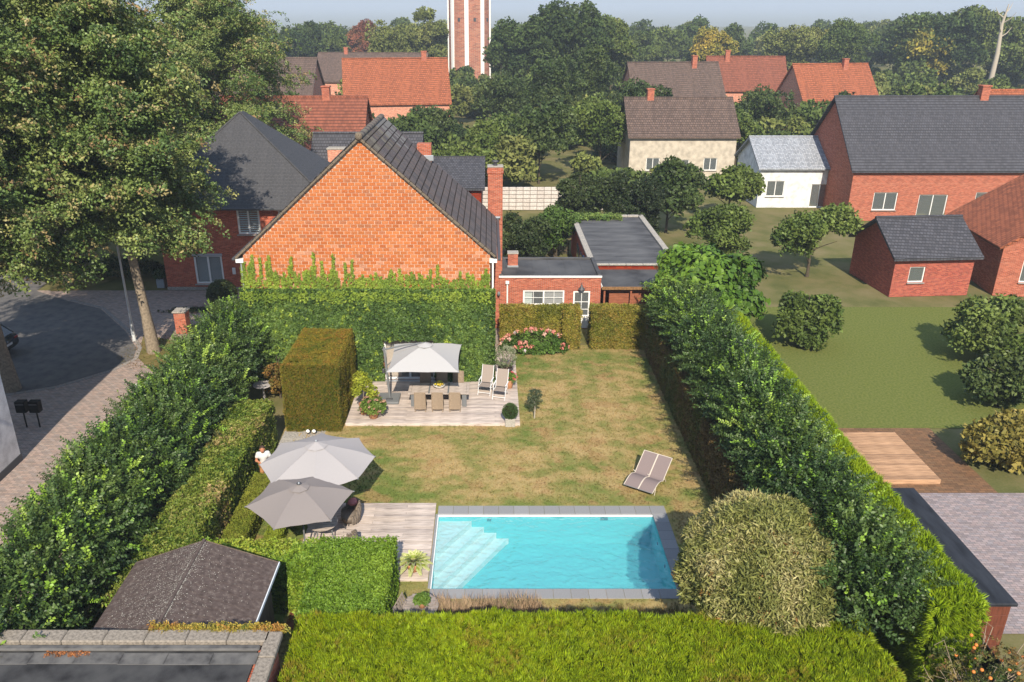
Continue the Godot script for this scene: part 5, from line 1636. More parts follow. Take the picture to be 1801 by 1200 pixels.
func build_pots() -> void:
	var terra := mat("terracotta", Color(0.5, 0.25, 0.13), 0.85, {"tex": "mottle", "scale": 2.0})
	var hy := thing("hydrangea_bed", "flowering hydrangea bush with pink and white heads before the yellowish hedge", "shrub", V(2.25, 0, 37.75))
	leaf_mound(hy, 620, Vector3(0, 0.15, 0), Vector3(1.75, 1.0, 0.6), K.laurel, [Color(0.04, 0.09, 0.015), Color(0.07, 0.14, 0.02), Color(0.11, 0.19, 0.03)], 1.2, 1.9)
	part(hy, "stems", MB.new().ball(Vector3(0, 0.1, 0), Vector3(1.55, 0.85, 0.45), 14, 8), mat("hedge_inside", Color(0.022, 0.024, 0.01), 1.0))
	blooms(hy, 46, Vector3(0, 0.22, 0.02), Vector3(1.75, 1.02, 0.62), 0.13, [Color(0.62, 0.22, 0.18), Color(0.66, 0.32, 0.24), Color(0.6, 0.16, 0.16), Color(0.68, 0.42, 0.34), Color(0.62, 0.28, 0.2), Color(0.7, 0.62, 0.66)])
	# lemon tree and hydrangea in pots at the terrace corner
	var le := thing("lemon_tree", "potted yellow-green citrus tree in a tall terracotta pot beside the yew", "potted plant", V(-5.35, 0.12, 30.6))
	pot(le, Vector3(-0.1, 0, 0), 0.19, 0.5, terra)
	part(le, "trunk", MB.new().tube([Vector3(-0.1, 0.4, 0), Vector3(-0.06, 0.9, 0), Vector3(0.02, 1.5, 0)], [0.025, 0.02, 0.01], 6), M.bark_pale)
	leaf_mound(le, 95, Vector3(-0.16, 1.62, 0), Vector3(0.3, 0.36, 0.3), K.laurel, [Color(0.2, 0.26, 0.025), Color(0.3, 0.35, 0.03), Color(0.36, 0.38, 0.04)], 0.9, 1.5, "foliage", null, true)
	leaf_mound(le, 60, Vector3(-0.3, 1.2, 0.05), Vector3(0.22, 0.3, 0.22), K.laurel, [Color(0.2, 0.26, 0.025), Color(0.3, 0.34, 0.03)], 0.9, 1.4, "foliage", null, true)
	leaf_mound(le, 60, Vector3(0.12, 1.28, -0.1), Vector3(0.2, 0.3, 0.2), K.laurel, [Color(0.24, 0.29, 0.025), Color(0.36, 0.37, 0.03)], 0.8, 1.3, "foliage", null, true)
	leaf_mound(le, 75, Vector3(0.34, 0.98, 0.05), Vector3(0.2, 0.42, 0.22), K.laurel, [Color(0.22, 0.27, 0.025), Color(0.34, 0.36, 0.03)], 0.9, 1.4, "foliage", null, true)
	var hp := thing("potted_hydrangea", "potted hydrangea with faded pink-green heads on the terrace corner", "potted plant", V(-4.98, 0.12, 30.25))
	pot(hp, Vector3.ZERO, 0.24, 0.34, terra)
	leaf_mound(hp, 190, Vector3(0, 0.45, 0), Vector3(0.55, 0.48, 0.5), K.laurel, [Color(0.06, 0.12, 0.02), Color(0.11, 0.18, 0.03), Color(0.17, 0.24, 0.04)], 1.0, 1.5)
	blooms(hp, 26, Vector3(0, 0.47, 0), Vector3(0.56, 0.5, 0.52), 0.085, [Color(0.42, 0.2, 0.14), Color(0.45, 0.27, 0.18), Color(0.36, 0.22, 0.12), Color(0.5, 0.3, 0.22)])
	# box ball in a pale planter
	var bp := thing("box_ball_planter", "clipped round box ball in a pale square planter at the terrace corner", "potted plant", V(0.84, 0.0, 29.78))
	part(bp, "planter", MB.new().bevel(Vector3(0, 0.19, 0), Vector3(0.42, 0.38, 0.42), 0.02), mat("pale_concrete", Color(0.5, 0.47, 0.42), 0.85, {"tex": "mottle", "scale": 1.6}))
	ball_bush(bp, Vector3(0, 0.66, 0), 0.33, 560, [Color(0.04, 0.085, 0.025), Color(0.06, 0.11, 0.03), Color(0.08, 0.135, 0.035)], [K.tiny[0]])
	# olive on the lawn
	var ol := thing("young_olive_tree", "small grey-green olive tree standing alone on the dry lawn", "tree", V(1.9, 0, 30.4))
	part(ol, "trunk", MB.new().tube([Vector3(0, -0.05, 0), Vector3(0.02, 0.45, 0), Vector3(-0.01, 0.8, 0)], [0.035, 0.026, 0.015], 7), mat("bark_olive", Color(0.4, 0.36, 0.3), 0.9))
	leaf_mound(ol, 150, Vector3(0, 1.02, 0), Vector3(0.3, 0.4, 0.3), K.tiny, [Color(0.07, 0.1, 0.055), Color(0.11, 0.14, 0.075), Color(0.15, 0.18, 0.1)], 1.0, 1.8, "crown", null, true)
	var lp := MM.new()
	for i in 120:
		var p := Vector3(0, 0.9, 0) + rdir() * Vector3(0.36, 0.44, 0.36) * sqrt(rng.randf())
		lp.add(p, face(rdir(), rf(0.9, 1.6)), pick([Color(0.07, 0.1, 0.055), Color(0.11, 0.14, 0.075)], p, 2.0))
	leaves(ol, "crown", lp, K.tiny[0], M.leaf)
	# pots by the side path
	var og := thing("potted_oleander", "airy silvery oleander in a dark round pot on the side of the terrace", "potted plant", V(0.72, 0.12, 34.4))
	pot(og, Vector3.ZERO, 0.36, 0.5, mat("dark_pot", Color(0.06, 0.05, 0.05), 0.7))
	var tw := MB.new()
	for k in 16:
		var a := k * 2.4
		tw.tube([Vector3(cos(a) * 0.1, 0.45, sin(a) * 0.1), Vector3(cos(a) * 0.3, 0.95, sin(a) * 0.3), Vector3(cos(a) * 0.48, 1.3 + 0.25 * sin(k * 1.7), sin(a) * 0.48)], [0.012, 0.01, 0.005], 4, false)
	part(og, "stems", tw, M.bark_pale)
	leaf_mound(og, 210, Vector3(0, 1.05, 0), Vector3(0.55, 0.5, 0.55), K.tiny, [Color(0.14, 0.19, 0.08), Color(0.2, 0.25, 0.12), Color(0.36, 0.38, 0.26)], 1.2, 2.2, "foliage", null, true)
	var ge := thing("potted_geranium", "terracotta pot of red-pink geraniums behind the reclining chairs", "potted plant", V(0.88, 0.12, 33.2))
	pot(ge, Vector3.ZERO, 0.2, 0.42, terra)
	leaf_mound(ge, 90, Vector3(0, 0.45, 0), Vector3(0.34, 0.26, 0.34), K.laurel, [Color(0.08, 0.15, 0.02), Color(0.14, 0.22, 0.03)], 0.8, 1.2)
	blooms(ge, 22, Vector3(0, 0.5, 0), Vector3(0.36, 0.26, 0.36), 0.06, [Color(0.65, 0.12, 0.12), Color(0.68, 0.2, 0.2), Color(0.6, 0.08, 0.1)])
	# variegated hosta on the pool deck
	var ho := thing("hosta", "variegated hosta with pale leaf edges in a pot on the pool deck", "potted plant", V(-2.38, 0.05, 20.25))
	pot(ho, Vector3.ZERO, 0.24, 0.28, terra)
	var hm := [MB.new(), MB.new()]
	for i in 150:
		var ring := i % 5
		var a := i * 2.399963
		var el: float = [1.35, 0.95, 0.6, 0.3, 0.02][ring]
		var d := Vector3(cos(a) * cos(el), sin(el), sin(a) * cos(el))
		var nr := Vector3(-cos(a) * sin(el + 0.15), cos(el + 0.15), -sin(a) * sin(el + 0.15))
		var root := Vector3(0, 0.3, 0) + d * (0.02 + 0.06 * ring)
		var ln := 0.2 + 0.035 * ring
		hm[0].tint = Color(1, 1, 1)
		leaf(hm[0], root, d, nr, ln, 0.11, 0.15, 0.35, rf(0.9, 1.1))
		# pale margin: a slightly larger leaf just below
		leaf(hm[1], root - nr * 0.006, d, nr, ln * 1.07, 0.13, 0.12, 0.35, rf(0.95, 1.05))
	part(ho, "foliage", hm[0], mat("hosta_green", Color(0.26, 0.32, 0.06), 0.5, {"two": true, "vc": true}))
	part(ho, "leaf_margin", hm[1], mat("hosta_cream", Color(0.6, 0.58, 0.3), 0.5, {"two": true, "vc": true}))
	# dry ornamental grasses between pool and thuja
	var gr := thing("dry_grasses", "row of dry brown ornamental grasses between pool coping and thuja hedge", "grass", V(-0.3, 0, 17.9))
	gr.set_meta("kind", "stuff")
	var gm := MM.new()
	var gk := tuft(14, 0.55, 0.018, 0.3, 0.15)
	for i in 420:
		var x := rf(-1.9, 1.7)
		gm.add(Vector3(x, 0, rf(-0.35, 0.35)), face((Vector3.UP + rdir() * 0.2).normalized(), rf(0.9, 1.5)), pick([Color(0.38, 0.26, 0.16), Color(0.48, 0.35, 0.22), Color(0.34, 0.24, 0.17), Color(0.24, 0.23, 0.09)], Vector3(x, 0, 0), 1.0))
	leaves(gr, "blades", gm, gk, M.leaf_dull)
	var ge2 := thing("dry_grasses", "thin strip of dry grass tufts along the far right of the thuja hedge", "grass", V(3.6, 0, 18.0))
	ge2.set_meta("kind", "stuff")
	var g2 := MM.new()
	for i in 260:
		g2.add(Vector3(rf(-1.9, 2.0), 0, rf(-0.45, 0.2)), face((Vector3.UP + rdir() * 0.3).normalized(), rf(0.25, 0.6)), pick([Color(0.25, 0.17, 0.08), Color(0.2, 0.17, 0.06), Color(0.12, 0.14, 0.04)], Vector3(i, 0, 0), 1.0))
	leaves(ge2, "blades", g2, gk, M.leaf_dull)

# ---------- furniture and people ----------
func parasol(called: String, label: String, x: float, d: float, r: float, sides: int, rim: float, apex: float, turn: float, cloth: Material, mast: bool, square := Vector2.ONE, y0 := 0.0, pole := true) -> Node3D:
	var o := thing(called, label, "parasol", V(x, y0, d))
	rim -= y0
	apex -= y0
	var pm: Material = M.grey_metal
	var tips := []
	for k in sides:
		var a := deg_to_rad(turn) + TAU * k / sides
		tips.append(Vector3(cos(a) * r * square.x, rim, -sin(a) * r * square.y))
	var top := Vector3(0, apex, 0)
	for k in sides:
		var a: Vector3 = tips[k]
		var b: Vector3 = tips[(k + 1) % sides]
		var mb := MB.new()
		var nu := 7
		var nv := 7
		var low := []
		for layer in 2:
			for i in nu + 1:
				var u := lerpf(0.1, 1.0, float(i) / nu)
				for j in nv + 1:
					var w := float(j) / nv
					var bow := 4.0 * w * (1.0 - w)
					var p := top.lerp(a.lerp(b, w), u * (1.0 - (0.05 if sides < 7 else 0.015) * bow * u))
					p.y += 0.05 * sin(PI * u) - bow * 0.05 * u - 0.008 * layer + 0.03 * fn.get_noise_3d(p.x * 160.0, k * 90.0, p.z * 160.0) * u
					var nr := (a - top).cross(b - top).normalized()
					if nr.y < 0:
						nr = -nr
					var si := (b - a).normalized() * (w - 0.5) * 0.25 * u
					nr = (nr - si * 0.8 - (a + b).normalized() * 0.12 * cos(PI * u)).normalized()
					mb.put(p, nr if layer == 0 else -nr)
			var of := layer * (nu + 1) * (nv + 1)
			for i in nu:
				for j in nv:
					var q := of + i * (nv + 1) + j
					mb.fix(q, q + 1, q + nv + 2)
					mb.fix(q, q + nv + 2, q + nv + 1)
		part(o, "canopy_panel", mb, cloth)
		part(o, "rib", MB.new().tube([top + Vector3(0, -0.06, 0), top.lerp(a, 0.5) + Vector3(0, 0.01, 0), a + Vector3(0, -0.03, 0)], [0.012, 0.012, 0.01], 5), pm)
		part(o, "rib_tip", MB.new().ball(a + Vector3(0, -0.01, 0), Vector3(0.03, 0.025, 0.03), 8, 6), pm)
	var vent := MB.new()
	var vs := maxi(sides, 8)
	var vp := []
	for k in vs:
		var a := deg_to_rad(turn) + TAU * k / vs
		var q := 0.2 if sides > 4 else 0.16
		vp.append(Vector3(cos(a) * r * q * square.x, lerpf(apex, rim, q) + 0.045 + 0.012 * (k % 2), -sin(a) * r * q * square.y))
	for k in vs:
		vent.tri(top + Vector3(0, 0.06, 0), vp[k], vp[(k + 1) % vs], Vector3.UP)
		vent.tri(top + Vector3(0, 0.054, 0), vp[k] - Vector3(0, 0.006, 0), vp[(k + 1) % vs] - Vector3(0, 0.006, 0), Vector3.DOWN)
	part(o, "vent", vent, cloth)
	if sides == 6:
		part(o, "hub_ring", MB.new().lathe(top + Vector3(0, 0.07, 0), [Vector2(0.07, 0.0), Vector2(0.075, 0.02), Vector2(0.045, 0.025), Vector2(0.03, 0.0)], 14), M.dark_metal)
	if pole:
		part(o, "pole", MB.new().tube([Vector3(0, 0.05, 0), Vector3(0, apex + 0.02, 0)], [0.028, 0.024], 10), pm)
		part(o, "finial", MB.new().lathe(top + Vector3(0, 0.05, 0), [Vector2(0.035, 0), Vector2(0.035, 0.05), Vector2(0.02, 0.07), Vector2(0, 0.08)], 10), M.zinc)
		part(o, "base", MB.new().lathe(Vector3.ZERO, [Vector2(0.3, 0), Vector2(0.3, 0.05), Vector2(0.06, 0.08), Vector2(0.05, 0.3), Vector2(0.03, 0.32)], 18), pm)
	if mast:
		var f := Vector3(-1.68, 0, -0.38)
		part(o, "base", MB.new().bevel(Vector3(f.x - 0.03, 0.06, f.z), Vector3(0.95, 0.12, 0.95), 0.02), M.grey_metal)
		part(o, "base_clamp", MB.new().bevel(Vector3(f.x, 0.14, f.z + 0.2), Vector3(0.3, 0.06, 0.14), 0.02), M.dark_metal)
		part(o, "mast", MB.new().bevel(Vector3(0, 1.25, 0), Vector3(0.09, 2.5, 0.12), 0.01, Basis(Vector3.BACK, 0.06)), M.grey_metal, Vector3(f.x - 0.06, 0.05, f.z))
		part(o, "arm", MB.new().tube([Vector3(f.x - 0.2, 2.42, f.z), Vector3(-0.9, 2.72, -0.2), Vector3(0, apex + 0.06, 0)], [0.04, 0.035, 0.03], 8), M.grey_metal)
		part(o, "brace", MB.new().tube([Vector3(f.x - 0.13, 1.6, f.z), Vector3(-0.95, 2.45, -0.2)], [0.025, 0.02], 6), M.grey_metal)
		part(o, "crank", MB.new().bevel(Vector3(f.x - 0.2, 1.45, f.z + 0.06), Vector3(0.12, 0.2, 0.16), 0.03), M.dark_metal)
	return o

func wicker_chair(label: String, at: Vector3, turn: float) -> Node3D:
	var o := thing("wicker_chair", label, "chair", at, turn, "chairs round the terrace table")
	var wm := mat("wicker", Color(0.56, 0.43, 0.31), 0.8, {"tex": "wicker", "scale": 3.0, "bump": "wicker_h", "depth": 0.5, "spec": 0.3})
	# seen from behind at local +z
	var b := MB.new()
	var rows := 8
	for s in 2:
		for i in rows + 1:
			var t := float(i) / rows
			for j in 7:
				var u := j / 6.0 - 0.5
				var cv := -0.05 * (1.0 - 4.0 * u * u)
				b.put(Vector3(u * lerpf(0.5, 0.46, t), 0.14 + 0.82 * t, 0.23 + 0.07 * t - cv * 0.6 - 0.04 * s), Vector3(u * 0.5, 0.08, 1.0 if s == 0 else -1.0).normalized())
		var of := s * (rows + 1) * 7
		for i in rows:
			for j in 6:
				var q := of + i * 7 + j
				b.fix(q, q + 1, q + 8)
				b.fix(q, q + 8, q + 7)
	b.tube([Vector3(-0.24, 0.14, 0.21), Vector3(-0.23, 0.96, 0.29)], [0.022, 0.022], 6)
	b.tube([Vector3(0.24, 0.14, 0.21), Vector3(0.23, 0.96, 0.29)], [0.022, 0.022], 6)
	b.tube([Vector3(-0.23, 0.96, 0.29), Vector3(0, 0.97, 0.31), Vector3(0.23, 0.96, 0.29)], [0.022, 0.022, 0.022], 6)
	part(o, "backrest", b, wm)
	part(o, "seat", MB.new().bevel(Vector3(0, 0.33, 0.0), Vector3(0.5, 0.24, 0.48), 0.03), wm)
	for sx: float in [-1, 1]:
		for sz: float in [-1, 1]:
			part(o, "leg", MB.new().bevel(Vector3(sx * 0.22, 0.1, sz * 0.2), Vector3(0.04, 0.22, 0.04), 0.006), wm)
	return o

func recliner(label: String, at: Vector3, turn: float) -> void:
	var o := thing("recliner", label, "chair", at, turn, "white-framed recliners on the terrace")
	var fab := mat("textilene", Color(0.36, 0.3, 0.26), 0.8, {"tex": "fine", "scale": 5.0})
	var wf := mat("white_tube", Color(0.74, 0.76, 0.78), 0.4)
	# faces local +z; back leans to -z
	part(o, "seat", MB.new().bevel(Vector3(0, 0.4, 0.05), Vector3(0.5, 0.02, 0.5), 0.006, Basis(Vector3.RIGHT, -0.1)), fab)
	part(o, "backrest", MB.new().bevel(Vector3(0, 0.78, -0.36), Vector3(0.5, 0.8, 0.02), 0.006, Basis(Vector3.RIGHT, -0.36)), fab)
	for s: float in [-1, 1]:
		var x := s * 0.28
		part(o, "frame", MB.new().tube([Vector3(x * 0.94, 0.4, 0.3), Vector3(x * 0.94, 0.38, -0.2), Vector3(x * 0.94, 1.17, -0.51)], [0.014, 0.014, 0.014], 6), wf)
		part(o, "front_leg", MB.new().tube([Vector3(x, 0.0, 0.36), Vector3(x, 0.62, 0.1)], [0.014, 0.014], 6), wf)
		part(o, "rear_leg", MB.new().tube([Vector3(x, 0.0, -0.4), Vector3(x, 0.42, 0.12)], [0.014, 0.014], 6), wf)
		part(o, "armrest", MB.new().bevel(Vector3(x, 0.63, -0.1), Vector3(0.055, 0.03, 0.5), 0.012), wf)
	part(o, "crossbar", MB.new().tube([Vector3(-0.28, 0.12, 0.31), Vector3(0.28, 0.12, 0.31)], [0.012, 0.012], 6), wf)
	part(o, "crossbar", MB.new().tube([Vector3(-0.28, 0.1, -0.33), Vector3(0.28, 0.1, -0.33)], [0.012, 0.012], 6), wf)

func sun_lounger(label: String, at: Vector3, turn: float) -> void:
	var o := thing("sun_lounger", label, "sun lounger", at, turn, "pair of loungers on the lawn")
	var fab := mat("lounger_mesh", Color(0.27, 0.215, 0.21), 0.75, {"tex": "fine", "scale": 6.0, "spec": 0.3})
	var wf := mat("cream_frame", Color(0.58, 0.52, 0.45), 0.45)
	var pr := []
	for i in 19:
		var t := i / 18.0
		var y := 0.0
		if t < 0.55:
			y = lerpf(0.2, 0.19, t / 0.55) + 0.15 * sin(PI * pow(t / 0.55, 1.15))
		else:
			var q := (t - 0.55) / 0.45
			y = 0.19 + 0.58 * pow(q, 0.95)
		pr.append(Vector2(-t * 1.78, y))
	var mb := MB.new()
	for s in 2:
		for p: Vector2 in pr:
			for x: float in [-0.26, 0.26]:
				mb.put(Vector3(x, p.y - 0.012 * s, p.x), Vector3(0, 1 if s == 0 else -1, 0.2))
		for i in pr.size() - 1:
			var q := s * pr.size() * 2 + i * 2
			mb.fix(q, q + 1, q + 3)
			mb.fix(q, q + 3, q + 2)
	# smooth normals along the curve
	for i in mb.v.size():
		var k := (i % (pr.size() * 2)) / 2
		var a: Vector2 = pr[maxi(k - 1, 0)]
		var b: Vector2 = pr[mini(k + 1, pr.size() - 1)]
		var nn := Vector3(0, a.x - b.x, b.y - a.y).normalized()
		mb.n[i] = nn if i < pr.size() * 2 else -nn
	part(o, "sling", mb, fab)
	for s: float in [-1, 1]:
		var pts := []
		var rr := []
		for p: Vector2 in pr:
			pts.append(Vector3(s * 0.272, p.y, p.x))
			rr.append(0.016)
		part(o, "side_rail", MB.new().tube(pts, rr, 6), wf)
		part(o, "foot_leg", MB.new().tube([Vector3(s * 0.27, 0, -0.22), Vector3(s * 0.27, 0.26, -0.3)], [0.014, 0.014], 6), wf)
		part(o, "head_leg", MB.new().tube([Vector3(s * 0.27, 0, -1.3), Vector3(s * 0.27, 0.28, -1.12)], [0.014, 0.014], 6), wf)
		part(o, "armrest", MB.new().tube([Vector3(s * 0.272, 0.26, -0.98), Vector3(s * 0.34, 0.3, -0.98)], [0.014, 0.014], 6), wf)
	part(o, "crossbar", MB.new().tube([Vector3(-0.27, 0.2, 0.0), Vector3(0.27, 0.2, 0.0)], [0.014, 0.014], 6), M.grey_metal)
	part(o, "crossbar", MB.new().tube([Vector3(-0.27, 0.77, -1.78), Vector3(0.27, 0.77, -1.78)], [0.014, 0.014], 6), wf)

func build_terrace() -> void:
	unit_tex("wicker", 32, 16, Color(0.3, 0.3, 0.3), [Color(1, 1, 1), Color(0.85, 0.85, 0.85), Color(0.75, 0.75, 0.75)], 256, 0.5, 0.3)
	board_deck("terrace_deck", "weathered pale grey board terrace in front of the ivy-clad wall", -6.1, 1.26, 29.72, 33.86, 0.12, 0.138, [-2.1, 0.2, -3.6])
	board_deck("side_deck", "narrow strip of pale deck boards leading past the ivy to the annex", 0.16, 1.26, 33.87, 37.9, 0.118, 0.138, [0.16])
	board_deck("pool_deck", "weathered grey board deck left of the swimming pool", -6.15, -1.9, 19.76, 23.9, 0.05, 0.138, [-4.0, -2.9, -4.9])
	struct("path", sheet(0.15, 0.9, 37.9, 41.0, 0.01), mat("path_stone", Color(0.34, 0.29, 0.25), 0.9, {"tex": "mottle", "scale": 0.6}))
	# concrete slabs of the path by the yew, each a piece
	var ph := thing("garden_path", "grey concrete slab path running along the left hedge to the yew block", "path", V(-8.0, 0, 27.2))
	for k in 6:
		part(ph, "slab", MB.new().bevel(Vector3(-0.05, -0.01, 1.9 - k * 0.72), Vector3(0.98, 0.06, 0.7), 0.01), M.concrete)
	for k in 2:
		part(ph, "slab", MB.new().bevel(Vector3(0.82, -0.012, -1.22 - k * 0.62), Vector3(0.7, 0.06, 0.6), 0.01), M.concrete)
	# whitewashed table
	var t := thing("dining_table", "long whitewashed wooden dining table under the white cantilever parasol", "table", V(-2.25, 0.12, 31.72))
	var ww := mat("whitewash", Color(0.95, 0.9, 0.86), 0.8, {"tex": "wood_grey", "scale": Vector3(0.4, 3.0, 3.0)})
	for k in 7:
		part(t, "plank", MB.new().bevel(Vector3(0, 0.655, -0.48 + k * 0.16), Vector3(2.4, 0.04, 0.155), 0.006), ww)
	for s: float in [-1, 1]:
		part(t, "end_board", MB.new().bevel(Vector3(s * 1.27, 0.655, 0), Vector3(0.13, 0.045, 1.12), 0.006), ww)
		for q: float in [-1, 1]:
			part(t, "leg", MB.new().bevel(Vector3(s * 1.12, 0.31, q * 0.42), Vector3(0.2, 0.62, 0.12), 0.01), M.grey_metal)
	for x: float in [-0.42, 0.42]:
		part(t, "inlay", MB.new().box(Vector3(x, 0.6775, 0), Vector3(0.07, 0.006, 1.08)), M.grey_metal)
	var i := 0
	for x: float in [-3.02, -2.27, -1.52]:
		wicker_chair(["taupe wicker chair nearest the parasol mast, back to the lawn", "middle taupe wicker chair on the lawn side of the table", "taupe wicker chair on the lawn side nearest the recliners"][i], V(x, 0.12, 30.95), 0.0)
		wicker_chair(["wicker chair on the far side of the table near the glass door", "middle wicker chair on the far side of the table, behind the bowl", "wicker chair on the far side of the table nearest the recliners"][i], V(x + 0.08, 0.12, 32.6), 180.0)
		i += 1
	var bw := thing("fruit_bowl", "white bowl heaped with yellow-green fruit on the terrace table", "bowl", V(-2.25, 0.8, 31.75))
	part(bw, "bowl", MB.new().lathe(Vector3.ZERO, [Vector2(0.0, 0.0), Vector2(0.12, 0.0), Vector2(0.25, 0.12), Vector2(0.27, 0.17), Vector2(0.25, 0.17), Vector2(0.2, 0.1), Vector2(0, 0.06)], 18), mat("ceramic", Color(0.72, 0.7, 0.66), 0.35))
	var ap := MB.new().lathe(Vector3.ZERO, [Vector2(0.0, -0.05), Vector2(0.035, -0.045), Vector2(0.056, 0.0), Vector2(0.035, 0.045), Vector2(0.0, 0.04)], 9).mesh()
	for k in 15:
		var a := k * 2.4
		var r := 0.2 * sqrt((k % 12) / 12.0)
		part(bw, "fruit", ap, mat("fruit_%d" % (k % 3), [Color(0.55, 0.45, 0.04), Color(0.32, 0.36, 0.04), Color(0.5, 0.36, 0.05)][k % 3], 0.4), Vector3(cos(a) * r, 0.2 + 0.06 * (1.0 - r * 4.0) + 0.05 * float(k > 11), sin(a) * r))
	parasol("cantilever_parasol", "white square cantilever parasol over the terrace dining table", -2.8, 31.55, 2.13, 4, 2.33, 2.98, 45.0, mat("white_cloth", Color(0.52, 0.518, 0.52), 0.85, {"tex": "fine", "scale": 2.0, "back": Color(0.3, 0.3, 0.3), "two": true, "spec": 0.15}), true, Vector2.ONE, 0.12, false)
	recliner("white-framed taupe recliner close to the ivy wall", V(-0.2, 0.12, 32.7), -14.0)
	recliner("white-framed taupe recliner in front of the geranium pot", V(0.46, 0.12, 32.25), -14.0)
	# bird bath / glass table by the copper shrub
	var gt := thing("pedestal_table", "round pale pedestal table in the shade between hornbeams and yew", "table", V(-10.1, 0, 32.0))
	part(gt, "top", MB.new().lathe(Vector3(0, 0.82, 0), [Vector2(0.0, 0.0), Vector2(0.42, 0.0), Vector2(0.44, 0.03), Vector2(0.4, 0.04), Vector2(0.38, 0.025), Vector2(0, 0.02)], 24), mat("stone_grey", Color(0.42, 0.4, 0.4), 0.5))
	part(gt, "pedestal", MB.new().lathe(Vector3.ZERO, [Vector2(0.22, 0), Vector2(0.2, 0.05), Vector2(0.05, 0.1), Vector2(0.05, 0.78), Vector2(0.12, 0.82)], 14), mat("stone_grey", Color(0.42, 0.4, 0.4), 0.5))

func build_pool_side() -> void:
	var lilac := mat("pale_cloth", Color(0.46, 0.435, 0.435), 0.85, {"tex": "fine", "scale": 2.0, "back": Color(0.3, 0.3, 0.3), "two": true, "spec": 0.15})
	var taupe := mat("taupe_cloth", Color(0.295, 0.262, 0.25), 0.85, {"tex": "fine", "scale": 2.0, "back": Color(0.2, 0.2, 0.2), "two": true, "spec": 0.15})
	parasol("round_parasol", "large pale grey octagonal parasol behind the taupe parasol", -5.78, 23.2, 1.9, 8, 2.2, 2.86, 8.0, lilac, false)
	parasol("hexagonal_parasol", "taupe six-sided parasol in front, beside the pool deck", -5.88, 20.98, 1.64, 6, 2.15, 2.62, 15.0, taupe, false, Vector2.ONE, 0.05)
	# tub chairs and a low table in the parasols' shade
	var rat := mat("rattan", Color(0.4, 0.33, 0.27), 0.8, {"tex": "wicker", "scale": 3.0, "bump": "wicker_h", "depth": 0.5})
	var spots := [[-5.5, 20.45, 10.0, "rattan tub chair nearest the green hedge, under the taupe parasol"], [-4.62, 21.15, 75.0, "rattan tub chair at the sunlit edge of the pool deck shade"], [-4.75, 22.75, 130.0, "rattan tub chair with pink cushion by the lawn edge"], [-5.9, 22.9, 200.0, "rattan tub chair hidden deepest under the pale parasol"]]
	for q in spots:
		var o := thing("tub_chair", q[3], "chair", V(q[0], 0.05, q[1]), q[2], "tub chairs under the parasols")
		var b := MB.new()
		for k in 15:
			var a := -0.25 + (PI + 0.5) * k / 14.0
			var h := 0.42 + 0.36 * pow(maxf(sin(a), 0.0), 0.7)
			b.tube([Vector3(cos(a) * 0.3, 0.12, sin(a) * 0.3), Vector3(cos(a) * 0.36, h * 0.7, sin(a) * 0.36), Vector3(cos(a) * 0.33, h, sin(a) * 0.35)], [0.05, 0.055, 0.035], 6)
		part(o, "shell", b, rat)
		part(o, "seat", MB.new().lathe(Vector3(0, 0.12, 0), [Vector2(0.0, 0.0), Vector2(0.28, 0.0), Vector2(0.31, 0.18), Vector2(0.27, 0.24), Vector2(0, 0.26)], 14), rat)
		for k in 4:
			part(o, "leg", MB.new().tube([Vector3(cos(k * 1.57 + 0.8) * 0.24, 0, sin(k * 1.57 + 0.8) * 0.24), Vector3(cos(k * 1.57 + 0.8) * 0.22, 0.14, sin(k * 1.57 + 0.8) * 0.22)], [0.018, 0.02], 6), M.dark_metal)
	var cu := thing("pink_cushion", "pink cushion on the tub chair at the lawn edge of the deck", "cushion", V(-4.66, 0.6, 22.95), 35.0)
	part(cu, "cover", MB.new().ball(Vector3(0, 0.13, 0), Vector3(0.19, 0.12, 0.16), 12, 8), mat("pink_cloth", Color(0.55, 0.2, 0.2), 0.85))
	part(cu, "piping", MB.new().lathe(Vector3(0, 0.13, 0), [Vector2(0.185, -0.012), Vector2(0.2, 0.0), Vector2(0.185, 0.012)], 16, Vector3(1, 1, 0.84)), mat("pink_piping", Color(0.45, 0.14, 0.14), 0.85))
	var tb := thing("coffee_table", "round table in the shade under the parasols on the pool deck", "table", V(-5.45, 0.05, 21.75))
	part(tb, "top", MB.new().lathe(Vector3(0, 0.7, 0), [Vector2(0, -0.03), Vector2(0.48, -0.03), Vector2(0.5, -0.01), Vector2(0.5, 0.01), Vector2(0, 0.012)], 24), mat("whitewash", Color(0.95, 0.9, 0.86), 0.8))
	for k in 4:
		var a := k * 1.57 + 0.4
		part(tb, "leg", MB.new().tube([Vector3(cos(a) * 0.4, 0, sin(a) * 0.4), Vector3(cos(a) * 0.3, 0.68, sin(a) * 0.3)], [0.02, 0.024], 6), M.grey_metal)
	# a lighter step mat at the deck's near edge
	var st := thing("deck_step", "pale wooden step along the near edge of the pool deck", "step", V(-4.6, 0.05, 20.05))
	for k in 3:
		part(st, "plank", MB.new().bevel(Vector3(0, 0.03, -0.2 + k * 0.2), Vector3(1.5, 0.05, 0.19), 0.006), mat("pale_step", Color(1.1, 0.95, 0.85), 0.8, {"tex": "wood_grey", "scale": Vector3(0.4, 3, 3)}))
	sun_lounger("left one of the two taupe sun loungers on the dry lawn", V(5.1, 0, 24.72), -33.4)
	sun_lounger("right one of the two taupe sun loungers, nearer the beech hedge", V(5.57, 0, 24.41), -33.4)
	# folding chair and round table in the lower corner
	var wd := mat("weathered_wood", Color(0.62, 0.59, 0.58), 0.85, {"tex": "wood_grey", "scale": Vector3(0.4, 3, 3)})
	var rt := thing("round_garden_table", "round weathered wooden table with a small potted plant by the pool's corner", "table", V(-1.95, 0, 17.85))
